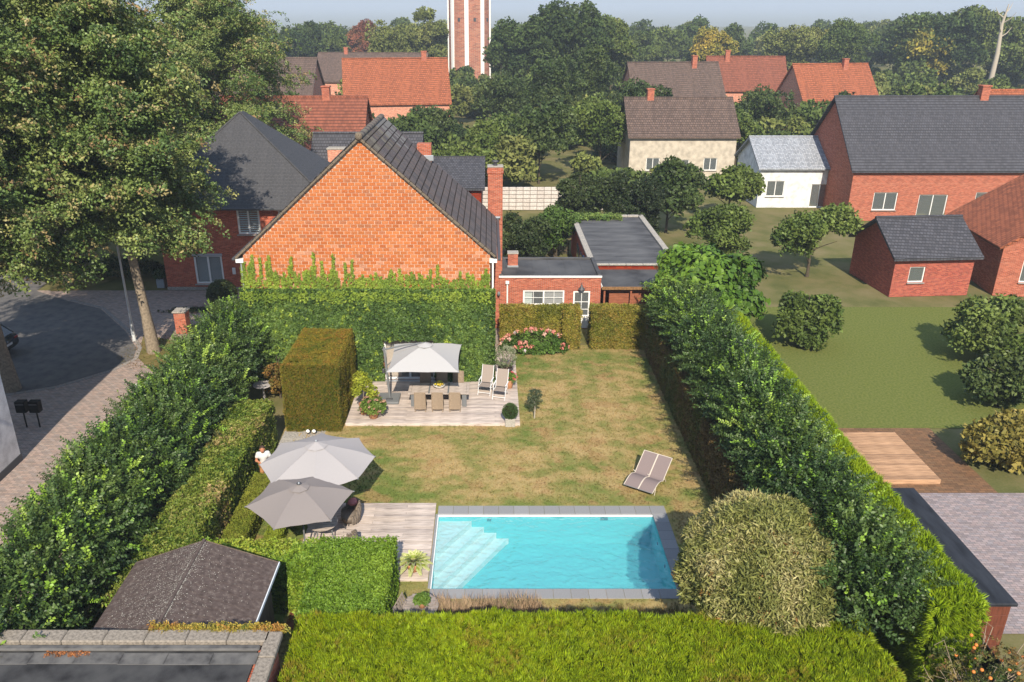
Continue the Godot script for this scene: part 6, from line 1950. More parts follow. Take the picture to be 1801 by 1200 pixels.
	for k in 8:
		var zz := -0.42 + k * 0.12
		var hw := sqrt(maxf(0.5 * 0.5 - zz * zz, 0.02))
		part(rt, "slat", MB.new().bevel(Vector3(0, 0.7, zz), Vector3(hw * 2, 0.025, 0.112), 0.006), wd)
	part(rt, "rim", MB.new().lathe(Vector3(0, 0.68, 0), [Vector2(0.46, 0), Vector2(0.51, 0), Vector2(0.51, 0.03), Vector2(0.49, 0.03)], 24), wd)
	for k in 4:
		part(rt, "leg", MB.new().tube([Vector3(cos(k * 1.57) * 0.4, 0, sin(k * 1.57) * 0.4), Vector3(cos(k * 1.57) * 0.3, 0.68, sin(k * 1.57) * 0.3)], [0.018, 0.02], 6), wd)
	var pp := thing("potted_herb", "small leafy herb in a terracotta pot on the round garden table", "potted plant", V(-1.9, 0.715, 17.8))
	pot(pp, Vector3.ZERO, 0.13, 0.22, mat("terracotta", Color(0.5, 0.25, 0.13), 0.85))
	leaf_mound(pp, 70, Vector3(0, 0.24, 0), Vector3(0.22, 0.16, 0.2), K.small, [Color(0.06, 0.13, 0.02), Color(0.12, 0.2, 0.03)], 0.8, 1.2)
	var fc := thing("folding_chair", "grey slatted folding chair facing the round table, beside the green hedge block", "chair", V(-2.62, 0, 17.95), -68.0)
	for s: float in [-1, 1]:
		part(fc, "back_leg", MB.new().tube([Vector3(s * 0.2, 0, 0.3), Vector3(s * 0.2, 0.86, -0.22)], [0.016, 0.016], 6), wd)
		part(fc, "front_leg", MB.new().tube([Vector3(s * 0.18, 0, -0.25), Vector3(s * 0.18, 0.45, 0.2)], [0.016, 0.016], 6), wd)
	for k in 5:
		part(fc, "seat_slat", MB.new().bevel(Vector3(0, 0.44, 0.2 - k * 0.085), Vector3(0.4, 0.018, 0.075), 0.005), wd)
	for k in 4:
		part(fc, "back_slat", MB.new().bevel(Vector3(0, 0.58 + k * 0.08, -0.05 - k * 0.048), Vector3(0.4, 0.07, 0.016), 0.005, Basis(Vector3.RIGHT, -0.54)), wd)
	for q in [[-7.5, "left one of two small white garden spotlights at the yew's foot"], [-7.25, "right one of two small white garden spotlights at the yew's foot"]]:
		var s := thing("garden_spotlight", q[1], "lamp", V(q[0], 0, 28.95), 0.0, "spotlights by the yew")
		part(s, "housing", MB.new().lathe(Vector3(0, 0.16, -0.02), [Vector2(0, -0.12), Vector2(0.07, -0.1), Vector2(0.085, 0.05), Vector2(0.09, 0.07)], 12, Vector3.ONE, Basis(Vector3.RIGHT, 1.2)), M.dark_metal)
		part(s, "lens", MB.new().ball(Vector3(0, 0.185, 0.05), Vector3(0.08, 0.08, 0.03), 12, 6), mat("white_lens", Color(0.8, 0.8, 0.78), 0.3))
		part(s, "stake", MB.new().tube([Vector3(0, -0.05, -0.02), Vector3(0, 0.12, -0.02)], [0.012, 0.016], 6), M.dark_metal)

# body: tapered capsules joined by a smooth minimum, meshed as surface nets
func flesh(bones: Array, cell: float, k: float) -> MB:
	var lo := Vector3(9, 9, 9)
	var hi := -lo
	for b in bones:
		for e in 2:
			var r: float = maxf(b[2], b[3]) + cell * 2.0
			lo = lo.min(b[e] - Vector3.ONE * r)
			hi = hi.max(b[e] + Vector3.ONE * r)
	var n := Vector3i(((hi - lo) / cell).ceil()) + Vector3i.ONE
	var f := PackedFloat32Array()
	f.resize(n.x * n.y * n.z)
	f.fill(1.0)
	var who := PackedInt32Array()
	who.resize(n.x * n.y * n.z)
	var best := PackedFloat32Array()
	best.resize(n.x * n.y * n.z)
	best.fill(9.0)
	for bi in bones.size():
		var b: Array = bones[bi]
		var pa: Vector3 = b[0]
		var pb: Vector3 = b[1]
		var ra: float = b[2]
		var rb: float = b[3]
		var m := maxf(ra, rb) + 0.09
		var i0 := Vector3i(((pa.min(pb) - Vector3.ONE * m - lo) / cell).floor()).clamp(Vector3i.ZERO, n - Vector3i.ONE)
		var i1 := Vector3i(((pa.max(pb) + Vector3.ONE * m - lo) / cell).ceil()).clamp(Vector3i.ZERO, n - Vector3i.ONE)
		var ab := pb - pa
		var l2 := maxf(ab.length_squared(), 1e-6)
		for z in range(i0.z, i1.z + 1):
			for y in range(i0.y, i1.y + 1):
				for x in range(i0.x, i1.x + 1):
					var p := lo + Vector3(x, y, z) * cell
					var t := clampf((p - pa).dot(ab) / l2, 0.0, 1.0)
					var d := (p - pa - ab * t).length() - lerpf(ra, rb, t)
					var q := (z * n.y + y) * n.x + x
					if d < best[q]:
						best[q] = d
						who[q] = bi
					var h := maxf(k - absf(d - f[q]), 0.0) / k
					f[q] = minf(d, f[q]) - h * h * k * 0.25
	var mb := MB.new()
	var id := {}
	for z in n.z - 1:
		for y in n.y - 1:
			for x in n.x - 1:
				var acc := Vector3.ZERO
				var c := 0
				var q0 := (z * n.y + y) * n.x + x
				var o := [q0, q0 + 1, q0 + n.x, q0 + n.x + 1, q0 + n.x * n.y, q0 + n.x * n.y + 1, q0 + n.x * n.y + n.x, q0 + n.x * n.y + n.x + 1]
				var neg := 0
				for e in 8:
					if f[o[e]] < 0.0:
						neg += 1
				if neg == 0 or neg == 8:
					continue
				for e in [[0, 1], [2, 3], [4, 5], [6, 7], [0, 2], [1, 3], [4, 6], [5, 7], [0, 4], [1, 5], [2, 6], [3, 7]]:
					var u := f[o[e[0]]]
					var w := f[o[e[1]]]
					if (u < 0.0) != (w < 0.0):
						var t := u / (u - w)
						var p0 := Vector3(e[0] & 1, (e[0] >> 1) & 1, e[0] >> 2)
						var p1 := Vector3(e[1] & 1, (e[1] >> 1) & 1, e[1] >> 2)
						acc += p0.lerp(p1, t)
						c += 1
				var g := Vector3(f[o[1]] - f[o[0]], f[o[2]] - f[o[0]], f[o[4]] - f[o[0]])
				g += Vector3(f[o[7]] - f[o[6]], f[o[7]] - f[o[5]], f[o[7]] - f[o[3]])
				mb.tint = bones[who[q0]][4]
				id[q0] = mb.put(lo + (Vector3(x, y, z) + acc / c) * cell, g.normalized())
	for q: int in id:
		var x := q % n.x
		var y := (q / n.x) % n.y
		var z := q / (n.x * n.y)
		for ax in 3:
			var s: int = [1, n.x, n.x * n.y][ax]
			var u: int = [n.x, n.x * n.y, 1][ax]
			var w: int = [n.x * n.y, 1, n.x][ax]
			if (f[q] < 0.0) != (f[q + s] < 0.0) and id.has(q - u) and id.has(q - w) and id.has(q - u - w):
				mb.fix(id[q], id[q - u], id[q - u - w])
				mb.fix(id[q], id[q - u - w], id[q - w])
	return mb

func build_person() -> void:
	var o := thing("person", "person in white t-shirt and tan shorts looking down behind the low hedge", "person", V(-8.22, 0.02, 25.1), 14.0)
	var sk := Color(0.45, 0.2, 0.12)
	var sh := Color(0.6, 0.6, 0.6)
	var pa := Color(0.4, 0.2, 0.09)
	var b := [
		[Vector3(-0.08, 0.92, 0), Vector3(0.08, 0.92, 0), 0.125, 0.125, pa], [Vector3(0, 1.0, 0), Vector3(0, 1.16, 0.01), 0.125, 0.13, sh],
		[Vector3(-0.08, 1.26, 0.015), Vector3(0.08, 1.26, 0.015), 0.12, 0.12, sh], [Vector3(-0.15, 1.36, 0), Vector3(0.15, 1.36, 0), 0.06, 0.06, sh],
		[Vector3(0, 1.38, 0), Vector3(0, 1.47, 0.05), 0.052, 0.05, sk], [Vector3(0, 1.51, 0.1), Vector3(0, 1.58, 0.07), 0.078, 0.09, sk],
	]
	for s: float in [-1, 1]:
		b.append([Vector3(s * 0.19, 1.35, 0), Vector3(s * 0.22, 1.24, 0.01), 0.058, 0.056, sh])
		b.append([Vector3(s * 0.22, 1.24, 0.01), Vector3(s * 0.25, 1.08, 0.02), 0.047, 0.04, sk])
		b.append([Vector3(s * 0.25, 1.08, 0.02), Vector3(s * 0.06, 1.05, 0.25), 0.039, 0.027, sk])
		b.append([Vector3(s * 0.09, 0.9, 0), Vector3(s * 0.1, 0.62, 0.01), 0.088, 0.075, pa])
		b.append([Vector3(s * 0.1, 0.62, 0.01), Vector3(s * 0.1, 0.48, 0.02), 0.062, 0.052, sk])
		b.append([Vector3(s * 0.1, 0.48, 0.02), Vector3(s * 0.1, 0.1, -0.02), 0.054, 0.035, sk])
		b.append([Vector3(s * 0.1, 0.06, -0.03), Vector3(s * 0.11, 0.035, 0.15), 0.04, 0.034, Color(0.6, 0.6, 0.6)])
	var mb := flesh(b, 0.018, 0.05)
	# palms and five bent fingers on each hand, closed round the phone
	for s: float in [-1, 1]:
		mb.tint = sk
		mb.ball(Vector3(s * 0.045, 1.055, 0.27), Vector3(0.035, 0.018, 0.045), 8, 6)
		for k in 4:
			var r := Vector3(s * (0.075 - 0.02 * k), 1.06, 0.305 - 0.004 * absf(k - 1.5))
			var le: float = [0.055, 0.068, 0.072, 0.062][k]
			mb.tube([r - Vector3(0, 0, 0.02), r + Vector3(-s * 0.004, 0.012, le * 0.5), r + Vector3(-s * 0.02, 0.03, le * 0.75), r + Vector3(-s * 0.03, 0.045, le * 0.6)], [0.009, 0.0085, 0.008, 0.006], 6)
		var tb := Vector3(s * 0.02, 1.06, 0.25)
		mb.tube([tb, tb + Vector3(-s * 0.02, 0.02, 0.02), tb + Vector3(-s * 0.022, 0.035, 0.05)], [0.01, 0.009, 0.007], 6)
	# nose, ears, eyes, mouth
	mb.tint = sk
	mb.ball(Vector3(0, 1.535, 0.178), Vector3(0.013, 0.02, 0.018), 6, 5)
	for s: float in [-1, 1]:
		mb.tint = sk
		mb.ball(Vector3(s * 0.088, 1.55, 0.075), Vector3(0.012, 0.03, 0.018), 6, 5)
		mb.tint = Color(0.05, 0.03, 0.02)
		mb.ball(Vector3(s * 0.033, 1.56, 0.152), Vector3(0.014, 0.007, 0.008), 6, 4)
	mb.tint = Color(0.35, 0.1, 0.08)
	mb.ball(Vector3(0, 1.49, 0.172), Vector3(0.024, 0.006, 0.008), 6, 4)
	part(o, "body", mb, mat("figure", Color(1, 1, 1), 0.75, {"vc": true, "spec": 0.25}))
	var hr := MB.new()
	hr.ball(Vector3(0, 1.605, 0.055), Vector3(0.098, 0.082, 0.1), 12, 8, Basis(Vector3.RIGHT, 0.25))
	hr.ball(Vector3(0, 1.58, -0.05), Vector3(0.06, 0.06, 0.06), 10, 7)
	part(o, "hair", hr, mat("hair_dark", Color(0.05, 0.03, 0.02), 0.6))
	var ph := thing("phone", "dark phone held in the hands of the standing person", "phone", V(-8.22 + 0.075, 1.1, 25.1 - 0.31), 14.0)
	part(ph, "case", MB.new().bevel(Vector3.ZERO, Vector3(0.075, 0.01, 0.15), 0.004, Basis(Vector3.RIGHT, 0.5)), M.dark_metal)

func car(label: String, at: Vector3, turn: float, paint: Color) -> void:
	var o := thing("parked_car", label, "car", at, turn, "cars parked in the street")
	var pm := mat("paint_%d" % int(paint.b * 1000 + paint.r * 100), paint, 0.25, {"spec": 0.6})
	var gl := mat("car_glass", Color(0.03, 0.035, 0.04), 0.08, {"spec": 0.7})
	# profile along local x (front +x), pushed across z, then pinched towards the roof
	var sec := [[-2.15, 0.35, 0.9, 0.82], [-2.1, 0.3, 1.0, 0.86], [-1.5, 0.28, 1.02, 0.9], [-0.4, 0.26, 0.98, 0.9], [0.9, 0.26, 0.97, 0.9], [1.5, 0.27, 0.88, 0.88], [2.05, 0.3, 0.74, 0.8], [2.2, 0.38, 0.62, 0.7]]
	var mb := MB.new()
	var ring := 12
	for q in sec:
		for k in ring:
			var a := TAU * k / ring + PI / ring
			var cx := signf(cos(a)) * pow(absf(cos(a)), 0.45)
			var cy := signf(sin(a)) * pow(absf(sin(a)), 0.45)
			mb.put(Vector3(q[0], lerpf(q[1], q[2], cy * 0.5 + 0.5), cx * q[3]), Vector3(0.0, cy, cx).normalized())
	for i in sec.size() - 1:
		for k in ring:
			var k2 := (k + 1) % ring
			mb.fix(i * ring + k, i * ring + k2, (i + 1) * ring + k2)
			mb.fix(i * ring + k, (i + 1) * ring + k2, (i + 1) * ring + k)
	for e in [0, sec.size() - 1]:
		var ce := mb.put(Vector3(sec[e][0], (sec[e][1] + sec[e][2]) / 2, 0), Vector3(1 if e else -1, 0, 0))
		for k in ring:
			mb.fix(ce, e * ring + k, e * ring + (k + 1) % ring)
	part(o, "body", mb, pm)
	var cb := MB.new()
	var lowp := [Vector3(-2.0, 0.97, 0.78), Vector3(1.15, 0.93, 0.78)]
	var hip := [Vector3(-1.55, 1.46, 0.6), Vector3(0.25, 1.47, 0.6)]
	for s: float in [-1, 1]:
		var f := Vector3(1, 1, s)
		cb.quad(lowp[0] * f, lowp[1] * f, hip[1] * f, hip[0] * f, Vector3(0, 0.3, s))
	cb.quad(lowp[1], lowp[1] * Vector3(1, 1, -1), hip[1] * Vector3(1, 1, -1), hip[1], Vector3(1, 0.5, 0))
	cb.quad(lowp[0], lowp[0] * Vector3(1, 1, -1), hip[0] * Vector3(1, 1, -1), hip[0], Vector3(-1, 0.5, 0))
	part(o, "window", cb, gl)
	part(o, "roof", MB.new().bevel(Vector3(-0.65, 1.47, 0), Vector3(1.9, 0.06, 1.24), 0.03), pm)
	for s: float in [-1, 1]:
		for q in [[Vector3(1.15, 0.93, 0.775), Vector3(0.28, 1.47, 0.6)], [Vector3(-0.4, 0.95, 0.785), Vector3(-0.5, 1.47, 0.605)], [Vector3(-2.0, 0.97, 0.775), Vector3(-1.56, 1.46, 0.6)]]:
			part(o, "pillar", MB.new().tube([q[0] * Vector3(1, 1, s), q[1] * Vector3(1, 1, s)], [0.035, 0.035], 6), pm)
		for x: float in [-1.35, 1.35]:
			var w := part(o, "tyre", MB.new().lathe(Vector3(x, 0.32, s * 0.8), [Vector2(0.2, -0.1), Vector2(0.3, -0.1), Vector2(0.32, -0.07), Vector2(0.32, 0.07), Vector2(0.3, 0.1), Vector2(0.2, 0.1)], 20, Vector3.ONE, Basis(Vector3.RIGHT, PI / 2)), mat("rubber", Color(0.02, 0.02, 0.02), 0.9))
			var rm := MB.new()
			for k in 5:
				var a := TAU * k / 5
				rm.bevel(Vector3(x + cos(a) * 0.11, 0.32 + sin(a) * 0.11, s * 0.885), Vector3(0.2, 0.05, 0.02), 0.008, Basis(Vector3.BACK, a))
			rm.lathe(Vector3(x, 0.32, s * 0.86), [Vector2(0.19, -0.02), Vector2(0.215, 0.0), Vector2(0.19, 0.02)], 20, Vector3.ONE, Basis(Vector3.RIGHT, PI / 2))
			part(w, "rim", rm, mat("alloy", Color(0.5, 0.51, 0.53), 0.35, {"metal": 0.7}))
		part(o, "tail_light", MB.new().bevel(Vector3(-2.12, 0.78, s * 0.66), Vector3(0.1, 0.14, 0.3), 0.03), mat("red_lens", Color(0.4, 0.015, 0.015), 0.2, {"spec": 0.6}))
		part(o, "headlight", MB.new().bevel(Vector3(2.1, 0.62, s * 0.6), Vector3(0.16, 0.12, 0.28), 0.03), mat("clear_lens", Color(0.6, 0.62, 0.65), 0.1, {"spec": 0.7}))
		part(o, "mirror", MB.new().bevel(Vector3(0.85, 1.0, s * 0.95), Vector3(0.12, 0.12, 0.16), 0.03), pm)
	part(o, "number_plate", MB.new().bevel(Vector3(-2.17, 0.6, 0), Vector3(0.02, 0.11, 0.5), 0.004), M.white_paint)

func build_street_objects() -> void:
	car("dark grey car at the left edge, its rear wheel showing by the tree trunk", V(-26.5, 0, 37.3), 178.0, Color(0.045, 0.05, 0.055))
	car("black car with red tail lights parked in the shade behind the tree", V(-29.0, 0, 51.2), 65.0, Color(0.012, 0.015, 0.024))
	var l := thing("lamp_post", "slim pale grey lamp post beside the tall street tree", "lamp post", V(-18.92, 0, 39.2))
	part(l, "base_sleeve", MB.new().tube([Vector3(0, 0, 0), Vector3(0, 1.1, 0)], [0.1, 0.09], 10), mat("lamp_paint", Color(0.6, 0.62, 0.63), 0.5))
	part(l, "pole", MB.new().tube([Vector3(0, 1.1, 0), Vector3(0, 7.2, 0)], [0.06, 0.045], 10), mat("lamp_paint", Color(0.6, 0.62, 0.63), 0.5))
	part(l, "arm", MB.new().tube([Vector3(0, 7.2, 0), Vector3(-0.1, 7.5, 0), Vector3(-0.6, 7.6, 0)], [0.04, 0.035, 0.03], 8), M.zinc)
	part(l, "lantern", MB.new().bevel(Vector3(-0.85, 7.6, 0), Vector3(0.6, 0.1, 0.24), 0.03), M.grey_metal)
	var p := thing("brick_pillar", "square red brick gate pillar with flat stone cap by the verge", "pillar", V(-16.75, 0, 40.5))
	part(p, "shaft", MB.new().bevel(Vector3(0, 0.6, 0), Vector3(0.62, 1.2, 0.62), 0.01), M.brick_red)
	part(p, "cap", MB.new().bevel(Vector3(0, 1.24, 0), Vector3(0.74, 0.08, 0.74), 0.015), M.concrete)
	for q in [[-19.47, "left one of two black letterboxes on posts by the white wall"], [-18.92, "right one of two black letterboxes on posts by the white wall"]]:
		var b := thing("letterbox", q[1], "letterbox", V(q[0], 0, 29.6), 0.0, "letterboxes by the white house")
		var bk := mat("black_metal", Color(0.008, 0.008, 0.009), 0.6, {"spec": 0.2})
		part(b, "box", MB.new().bevel(Vector3(0, 0.98, 0), Vector3(0.42, 0.5, 0.3), 0.015), bk)
		part(b, "flap", MB.new().bevel(Vector3(0, 1.12, 0.156), Vector3(0.34, 0.06, 0.012), 0.004), M.dark_metal)
		part(b, "post", MB.new().tube([Vector3(0, -0.05, 0), Vector3(0, 0.74, 0)], [0.03, 0.03], 8), bk)
	var bn := thing("white_bench", "white slatted bench on the pavement behind the left hornbeams", "bench", V(-15.5, 0, 32.7), 4.0)
	for k in 4:
		part(bn, "seat_slat", MB.new().bevel(Vector3(0, 0.46, -0.15 + k * 0.11), Vector3(1.3, 0.03, 0.1), 0.006), M.white_paint)
	for s: float in [-1, 1]:
		part(bn, "leg", MB.new().bevel(Vector3(s * 0.5, 0.22, 0.02), Vector3(0.05, 0.44, 0.36), 0.01), M.dark_metal)
	var pl := thing("forecourt_planter", "grey square planter with green plant at the slate house corner", "potted plant", V(-20.9, 0, 48.3))
	part(pl, "planter", MB.new().bevel(Vector3(0, 0.3, 0), Vector3(0.5, 0.6, 0.5), 0.02), mat("zinc_dull", Color(0.3, 0.35, 0.4), 0.6))
	leaf_mound(pl, 90, Vector3(0, 0.7, 0), Vector3(0.45, 0.5, 0.45), K.laurel, [Color(0.03, 0.07, 0.015), Color(0.06, 0.11, 0.02)], 1.2, 1.8)
	var lh := thing("box_edging", "low dark green box edging along the forecourt before the slate house", "hedge", V(-15.2, 0, 43.6))
	leaf_mound(lh, 420, Vector3(0, 0.05, 0), Vector3(4.2, 0.32, 0.22), K.laurel, [Color(0.035, 0.06, 0.015), Color(0.06, 0.09, 0.02)], 0.9, 1.3)
	var fh := thing("forecourt_hedge", "dark hedge in the shade beside the slate house entrance", "hedge", V(-24.0, 0, 50.5))
	leaf_mound(fh, 520, Vector3(0, 0.3, 0), Vector3(2.6, 1.2, 0.8), K.laurel, [Color(0.03, 0.05, 0.015), Color(0.05, 0.08, 0.02)], 1.3, 2.0)

# ---------- beyond the garden ----------
func build_neighbours() -> void:
	# white block wall far behind the annex, every block a piece
	var ww := thing("block_wall", "white openwork block wall far behind the annex", "wall", V(2.0, 0, 70.0))
	var blk := MB.new().bevel(Vector3.ZERO, Vector3(0.58, 0.3, 0.14), 0.02).mesh()
	var wb := [mat("pale_block_0", Color(0.66, 0.6, 0.56), 0.9, {"tex": "mottle", "scale": 0.9}), mat("pale_block_1", Color(0.72, 0.67, 0.63), 0.9, {"tex": "mottle", "scale": 0.9})]
	for r in 6:
		for c in 30:
			part(ww, "block", blk, wb[rng.randi() % 2], Vector3(-8.7 + c * 0.62, 0.17 + r * 0.345, rf(-0.01, 0.01)))
	part(ww, "joint", MB.new().box(Vector3(0.3, 1.0, -0.03), Vector3(18.5, 2.0, 0.06)), mat("dark_joint", Color(0.22, 0.18, 0.16), 0.95))
	var cw := thing("concrete_wall", "low weathered concrete panel wall behind the annex lawn", "wall", V(2.7, 0, 56.0))
	for k in 5:
		part(cw, "panel", MB.new().bevel(Vector3(-1.75 + k * 0.88, 0.48, 0), Vector3(0.86, 0.96 + 0.03 * (k % 2), 0.1), 0.015), mat("pale_concrete", Color(0.5, 0.47, 0.42), 0.85, {"tex": "mottle", "scale": 1.6}))
	var lg := thing("picket_fence", "short dark wooden picket fence next to the concrete wall", "fence", V(5.2, 0, 55.9))
	for k in 9:
		part(lg, "picket", MB.new().bevel(Vector3(-0.48 + k * 0.12, 0.48, 0), Vector3(0.07, 0.95, 0.025), 0.006), mat("dark_wood", Color(0.1, 0.075, 0.05), 0.9))
	for y: float in [0.25, 0.75]:
		part(lg, "rail", MB.new().bevel(Vector3(0, y, -0.03), Vector3(1.1, 0.07, 0.03), 0.006), mat("dark_wood", Color(0.1, 0.075, 0.05), 0.9))
	var rd: Material = M.brick_red
	var pk: Material = M.brick_pink
	var dk: Material = M.brick_dark
	house("row_house", "red brick house with red tiled roof behind the slate house", -18.0, 72, 13, 8, 5.2, 9.0, true, rd, M.roof_red, [[-4, 0.9, 1.4, 1.3], [0, 0.9, 1.4, 1.3], [4, 0.02, 1.0, 2.1], [-3, 3.2, 1.2, 1.3], [2, 3.2, 1.2, 1.3]], 0.0, [[3, -4, 10.0]])
	var rh := house("row_house", "dark-roofed brick house just beyond the gable's left verge", -9.5, 60, 8, 7, 4.2, 7.4, true, dk, M.roof_slate, [[-2, 1.6, 1.4, 1.2], [2, 1.6, 1.4, 1.2]], 0.0, [])
	var tc := part(rh, "chimney", MB.new().bevel(Vector3(-2.1, 5.3, -1.2), Vector3(1.3, 2.8, 0.8), 0.02), pk)
	part(tc, "cap", MB.new().bevel(Vector3(-2.1, 6.75, -1.2), Vector3(1.4, 0.12, 0.9), 0.02), M.concrete)
	house("row_house", "low orange brick house with dark roof beyond the rear chimney", -3.2, 62, 5.0, 7, 3.6, 5.2, true, mat("block_orange", Color(0.56, 0.2, 0.09), 0.9, {"tex": "brick_red", "scale": 0.25}), M.roof_slate, [[0, 0.9, 1.4, 1.2]], 0.0, [])
	house("far_house", "brown-roofed pinkish brick house far left under the woods", -33, 118, 15, 10, 5.5, 10.2, true, pk, M.roof_brown, [[-4, 1, 1.4, 1.3], [0, 1, 1.4, 1.3], [4, 1, 1.4, 1.3]], 0.0, [[-4, -5, 11.2]])
	house("far_house", "far house with bright orange tiled roof left of the water tower", -12.5, 112, 14, 10, 5.2, 10.4, true, pk, M.roof_orange, [[-4, 1, 1.4, 1.3], [0, 1, 1.4, 1.3], [4, 3.0, 1.4, 1.3]], 8.0, [[4, -5, 11.4]])
	house("far_house", "long pink brick house with brown roof in the far middle", -22, 150, 20, 10, 5.2, 9.6, true, pk, M.roof_brown, [[-6, 1, 1.4, 1.3], [0, 1, 1.4, 1.3], [6, 1, 1.4, 1.3]], -6.0, [[-5, -5, 10.6]])
	house("far_house", "pale pink brick house right of the dark trees", 27, 118, 13, 9, 5.2, 9.6, true, pk, M.roof_brown, [[-3.5, 1, 1.4, 1.3], [0, 1, 1.4, 1.3], [3.5, 1, 1.4, 1.3], [0, 3.2, 1.2, 1.2]], 5.0, [[3, -4, 10.6]])
	house("far_house", "pink brick house with red roof in the right distance", 41, 132, 12, 9, 5.2, 9.8, true, pk, M.roof_red, [[-3.5, 1, 1.4, 1.3], [3.5, 1, 1.4, 1.3]], -4.0, [[-3, -4, 10.8]])
	house("far_house", "far house with orange tiled roof under the yellow tree", 50, 118, 11, 9, 5.0, 9.4, true, pk, M.roof_orange, [[-3, 1, 1.4, 1.3], [3, 1, 1.4, 1.3]], 6.0, [[2, -4, 10.2]])
	house("far_house", "cream rendered house with brown roof among the garden trees", 20, 84, 11, 8, 4.6, 7.8, true, M.render_cream, M.roof_brown, [[-3, 1, 1.4, 1.3], [0, 0.02, 1.6, 2.1], [3, 1, 1.4, 1.3]], 0.0, [[-3, -4, 8.8]])
	house("zinc_house", "white rendered bungalow with pale grey metal roof right of the garage", 27.5, 71, 7, 7, 3.6, 5.6, true, M.render_white, mat("pale_zinc", Color(0.42, 0.45, 0.5), 0.5, {"tex": "tiles_far", "scale": 0.4}), [[-2, 1, 1.6, 1.4], [2, 0.02, 1.6, 2.1]], 0.0, [])
	house("slate_villa", "wide villa with broad dark slate roof and brick walls on the right", 38.5, 66, 17, 11, 4.4, 9.4, true, rd, M.roof_slate, [[-5.5, 0.9, 2.0, 1.5], [-1.5, 0.02, 2.4, 2.2], [3, 0.9, 2.0, 1.5], [6.5, 0.9, 1.4, 1.5]], 0.0, [[4, -5.5, 10.4]])
	house("orange_house", "house with bright orange roof at the far right edge", 55, 78, 12, 10, 4.6, 9.0, true, rd, M.roof_orange, [[-3, 1, 1.6, 1.4], [3, 1, 1.6, 1.4]], 0.0, [])
	house("brick_bungalow", "red-roofed brick bungalow close by at the right edge", 35.5, 46, 9, 8, 3.2, 6.2, false, rd, M.roof_orange, [[-2.4, 0.9, 1.6, 1.4], [1.5, 0.02, 2.4, 2.2]], -8.0, [])
	house("dark_outhouse", "low dark-roofed outhouse left of the red-roofed bungalow", 27.0, 46.5, 5, 5, 2.6, 4.2, true, dk, M.roof_slate, [[-1, 0.9, 1.0, 1.0]], 4.0, [])
	# next-door garden: lawn, terraces, deck, fence, shed
	var g := mat("green_lawn", Color(0.95, 1.0, 0.8), 0.95, {"tex": "turf", "scale": 0.42, "spec": 0.1})
	struct("neighbour_lawn", sheet(12.4, 30, 29.5, 44.5, 0.004), g)
	struct("tan_terrace", sheet(12.4, 18.4, 24.6, 29.5, 0.008), mat("tan_paving", Color(0.5, 0.34, 0.2), 0.9, {"tex": "pavers", "scale": 0.4}))
	struct("grey_terrace", sheet(13.4, 24.0, 17.5, 24.6, 0.006), mat("grey_paving", Color(0.8, 0.82, 0.92), 0.9, {"tex": "pavers", "scale": 0.5}))
	var fe := thing("board_fence", "dark board fence running behind the tall thuja screen", "fence", V(11.95, 0, 24.0))
	var fw := mat("black_wood", Color(0.03, 0.034, 0.045), 0.7, {"tex": "wood_grey", "scale": Vector3(3, 0.4, 3)})
	for k in 78:
		part(fe, "board", MB.new().bevel(Vector3(0, 1.0 + rf(-0.01, 0.01), 10.0 - k * 0.256), Vector3(0.03, 2.0, 0.245), 0.006), fw)
	for k in 9:
		part(fe, "post", MB.new().bevel(Vector3(0.06, 1.02, 10.0 - k * 2.45), Vector3(0.09, 2.1, 0.09), 0.01), fw)
	var sd := thing("flat_roof_store", "narrow store with black felt roof beside the thuja screen, lower right", "shed", V(12.35, 0, 18.2))
	part(sd, "roof", MB.new().bevel(Vector3(0, 2.62, 0), Vector3(1.2, 0.1, 5.2), 0.02), mat("black_felt", Color(0.028, 0.032, 0.042), 0.7, {"tex": "stain", "scale": Vector3(0.8, 0.8, 0.2)}))
	for k in 8:
		part(sd, "plank", MB.new().bevel(Vector3(-0.5, 0.17 + k * 0.32, 0), Vector3(0.03, 0.31, 5.0), 0.006), mat("dark_red_wood", Color(0.3, 0.1, 0.06), 0.7))
		part(sd, "plank", MB.new().bevel(Vector3(0, 0.17 + k * 0.32, 2.5), Vector3(1.0, 0.31, 0.03), 0.006), mat("dark_red_wood", Color(0.3, 0.1, 0.06), 0.7))
	var wp := thing("plank_stack", "stack of pale sawn planks behind the thuja screen", "planks", V(13.3, 0, 30.8), 4.0)
	for r in 5:
		for k in 6:
			part(wp, "plank", MB.new().bevel(Vector3(-0.6 + k * 0.24 + 0.02 * (r % 2), 0.06 + r * 0.11, 0), Vector3(0.22, 0.05, 2.4 - 0.1 * (r % 3)), 0.005), mat("fresh_wood", Color(0.85, 0.55, 0.36), 0.8, {"tex": "wood_grey", "scale": Vector3(3, 3, 0.4)}))
	for z: float in [-0.9, 0.9]:
		part(wp, "bearer", MB.new().bevel(Vector3(0, 0.02, z), Vector3(1.5, 0.06, 0.1), 0.005), mat("dark_wood", Color(0.1, 0.075, 0.05), 0.9))
	board_deck("neighbour_deck", "reddish-brown timber deck in the next garden on the right", 12.6, 16.6, 25.2, 28.8, 0.2, 0.145, [14.6, 13.5], Color(0.85, 0.6, 0.4), "tan")
	# garden trees next door and further off
	var gr := [Color(0.0675, 0.108, 0.0234), Color(0.108, 0.155, 0.0325), Color(0.149, 0.196, 0.0455)]
	var dg := [Color(0.0405, 0.0675, 0.0208), Color(0.0607, 0.0945, 0.026), Color(0.0945, 0.128, 0.0364)]
	var og := [Color(0.176, 0.162, 0.039), Color(0.257, 0.216, 0.052), Color(0.351, 0.27, 0.065)]
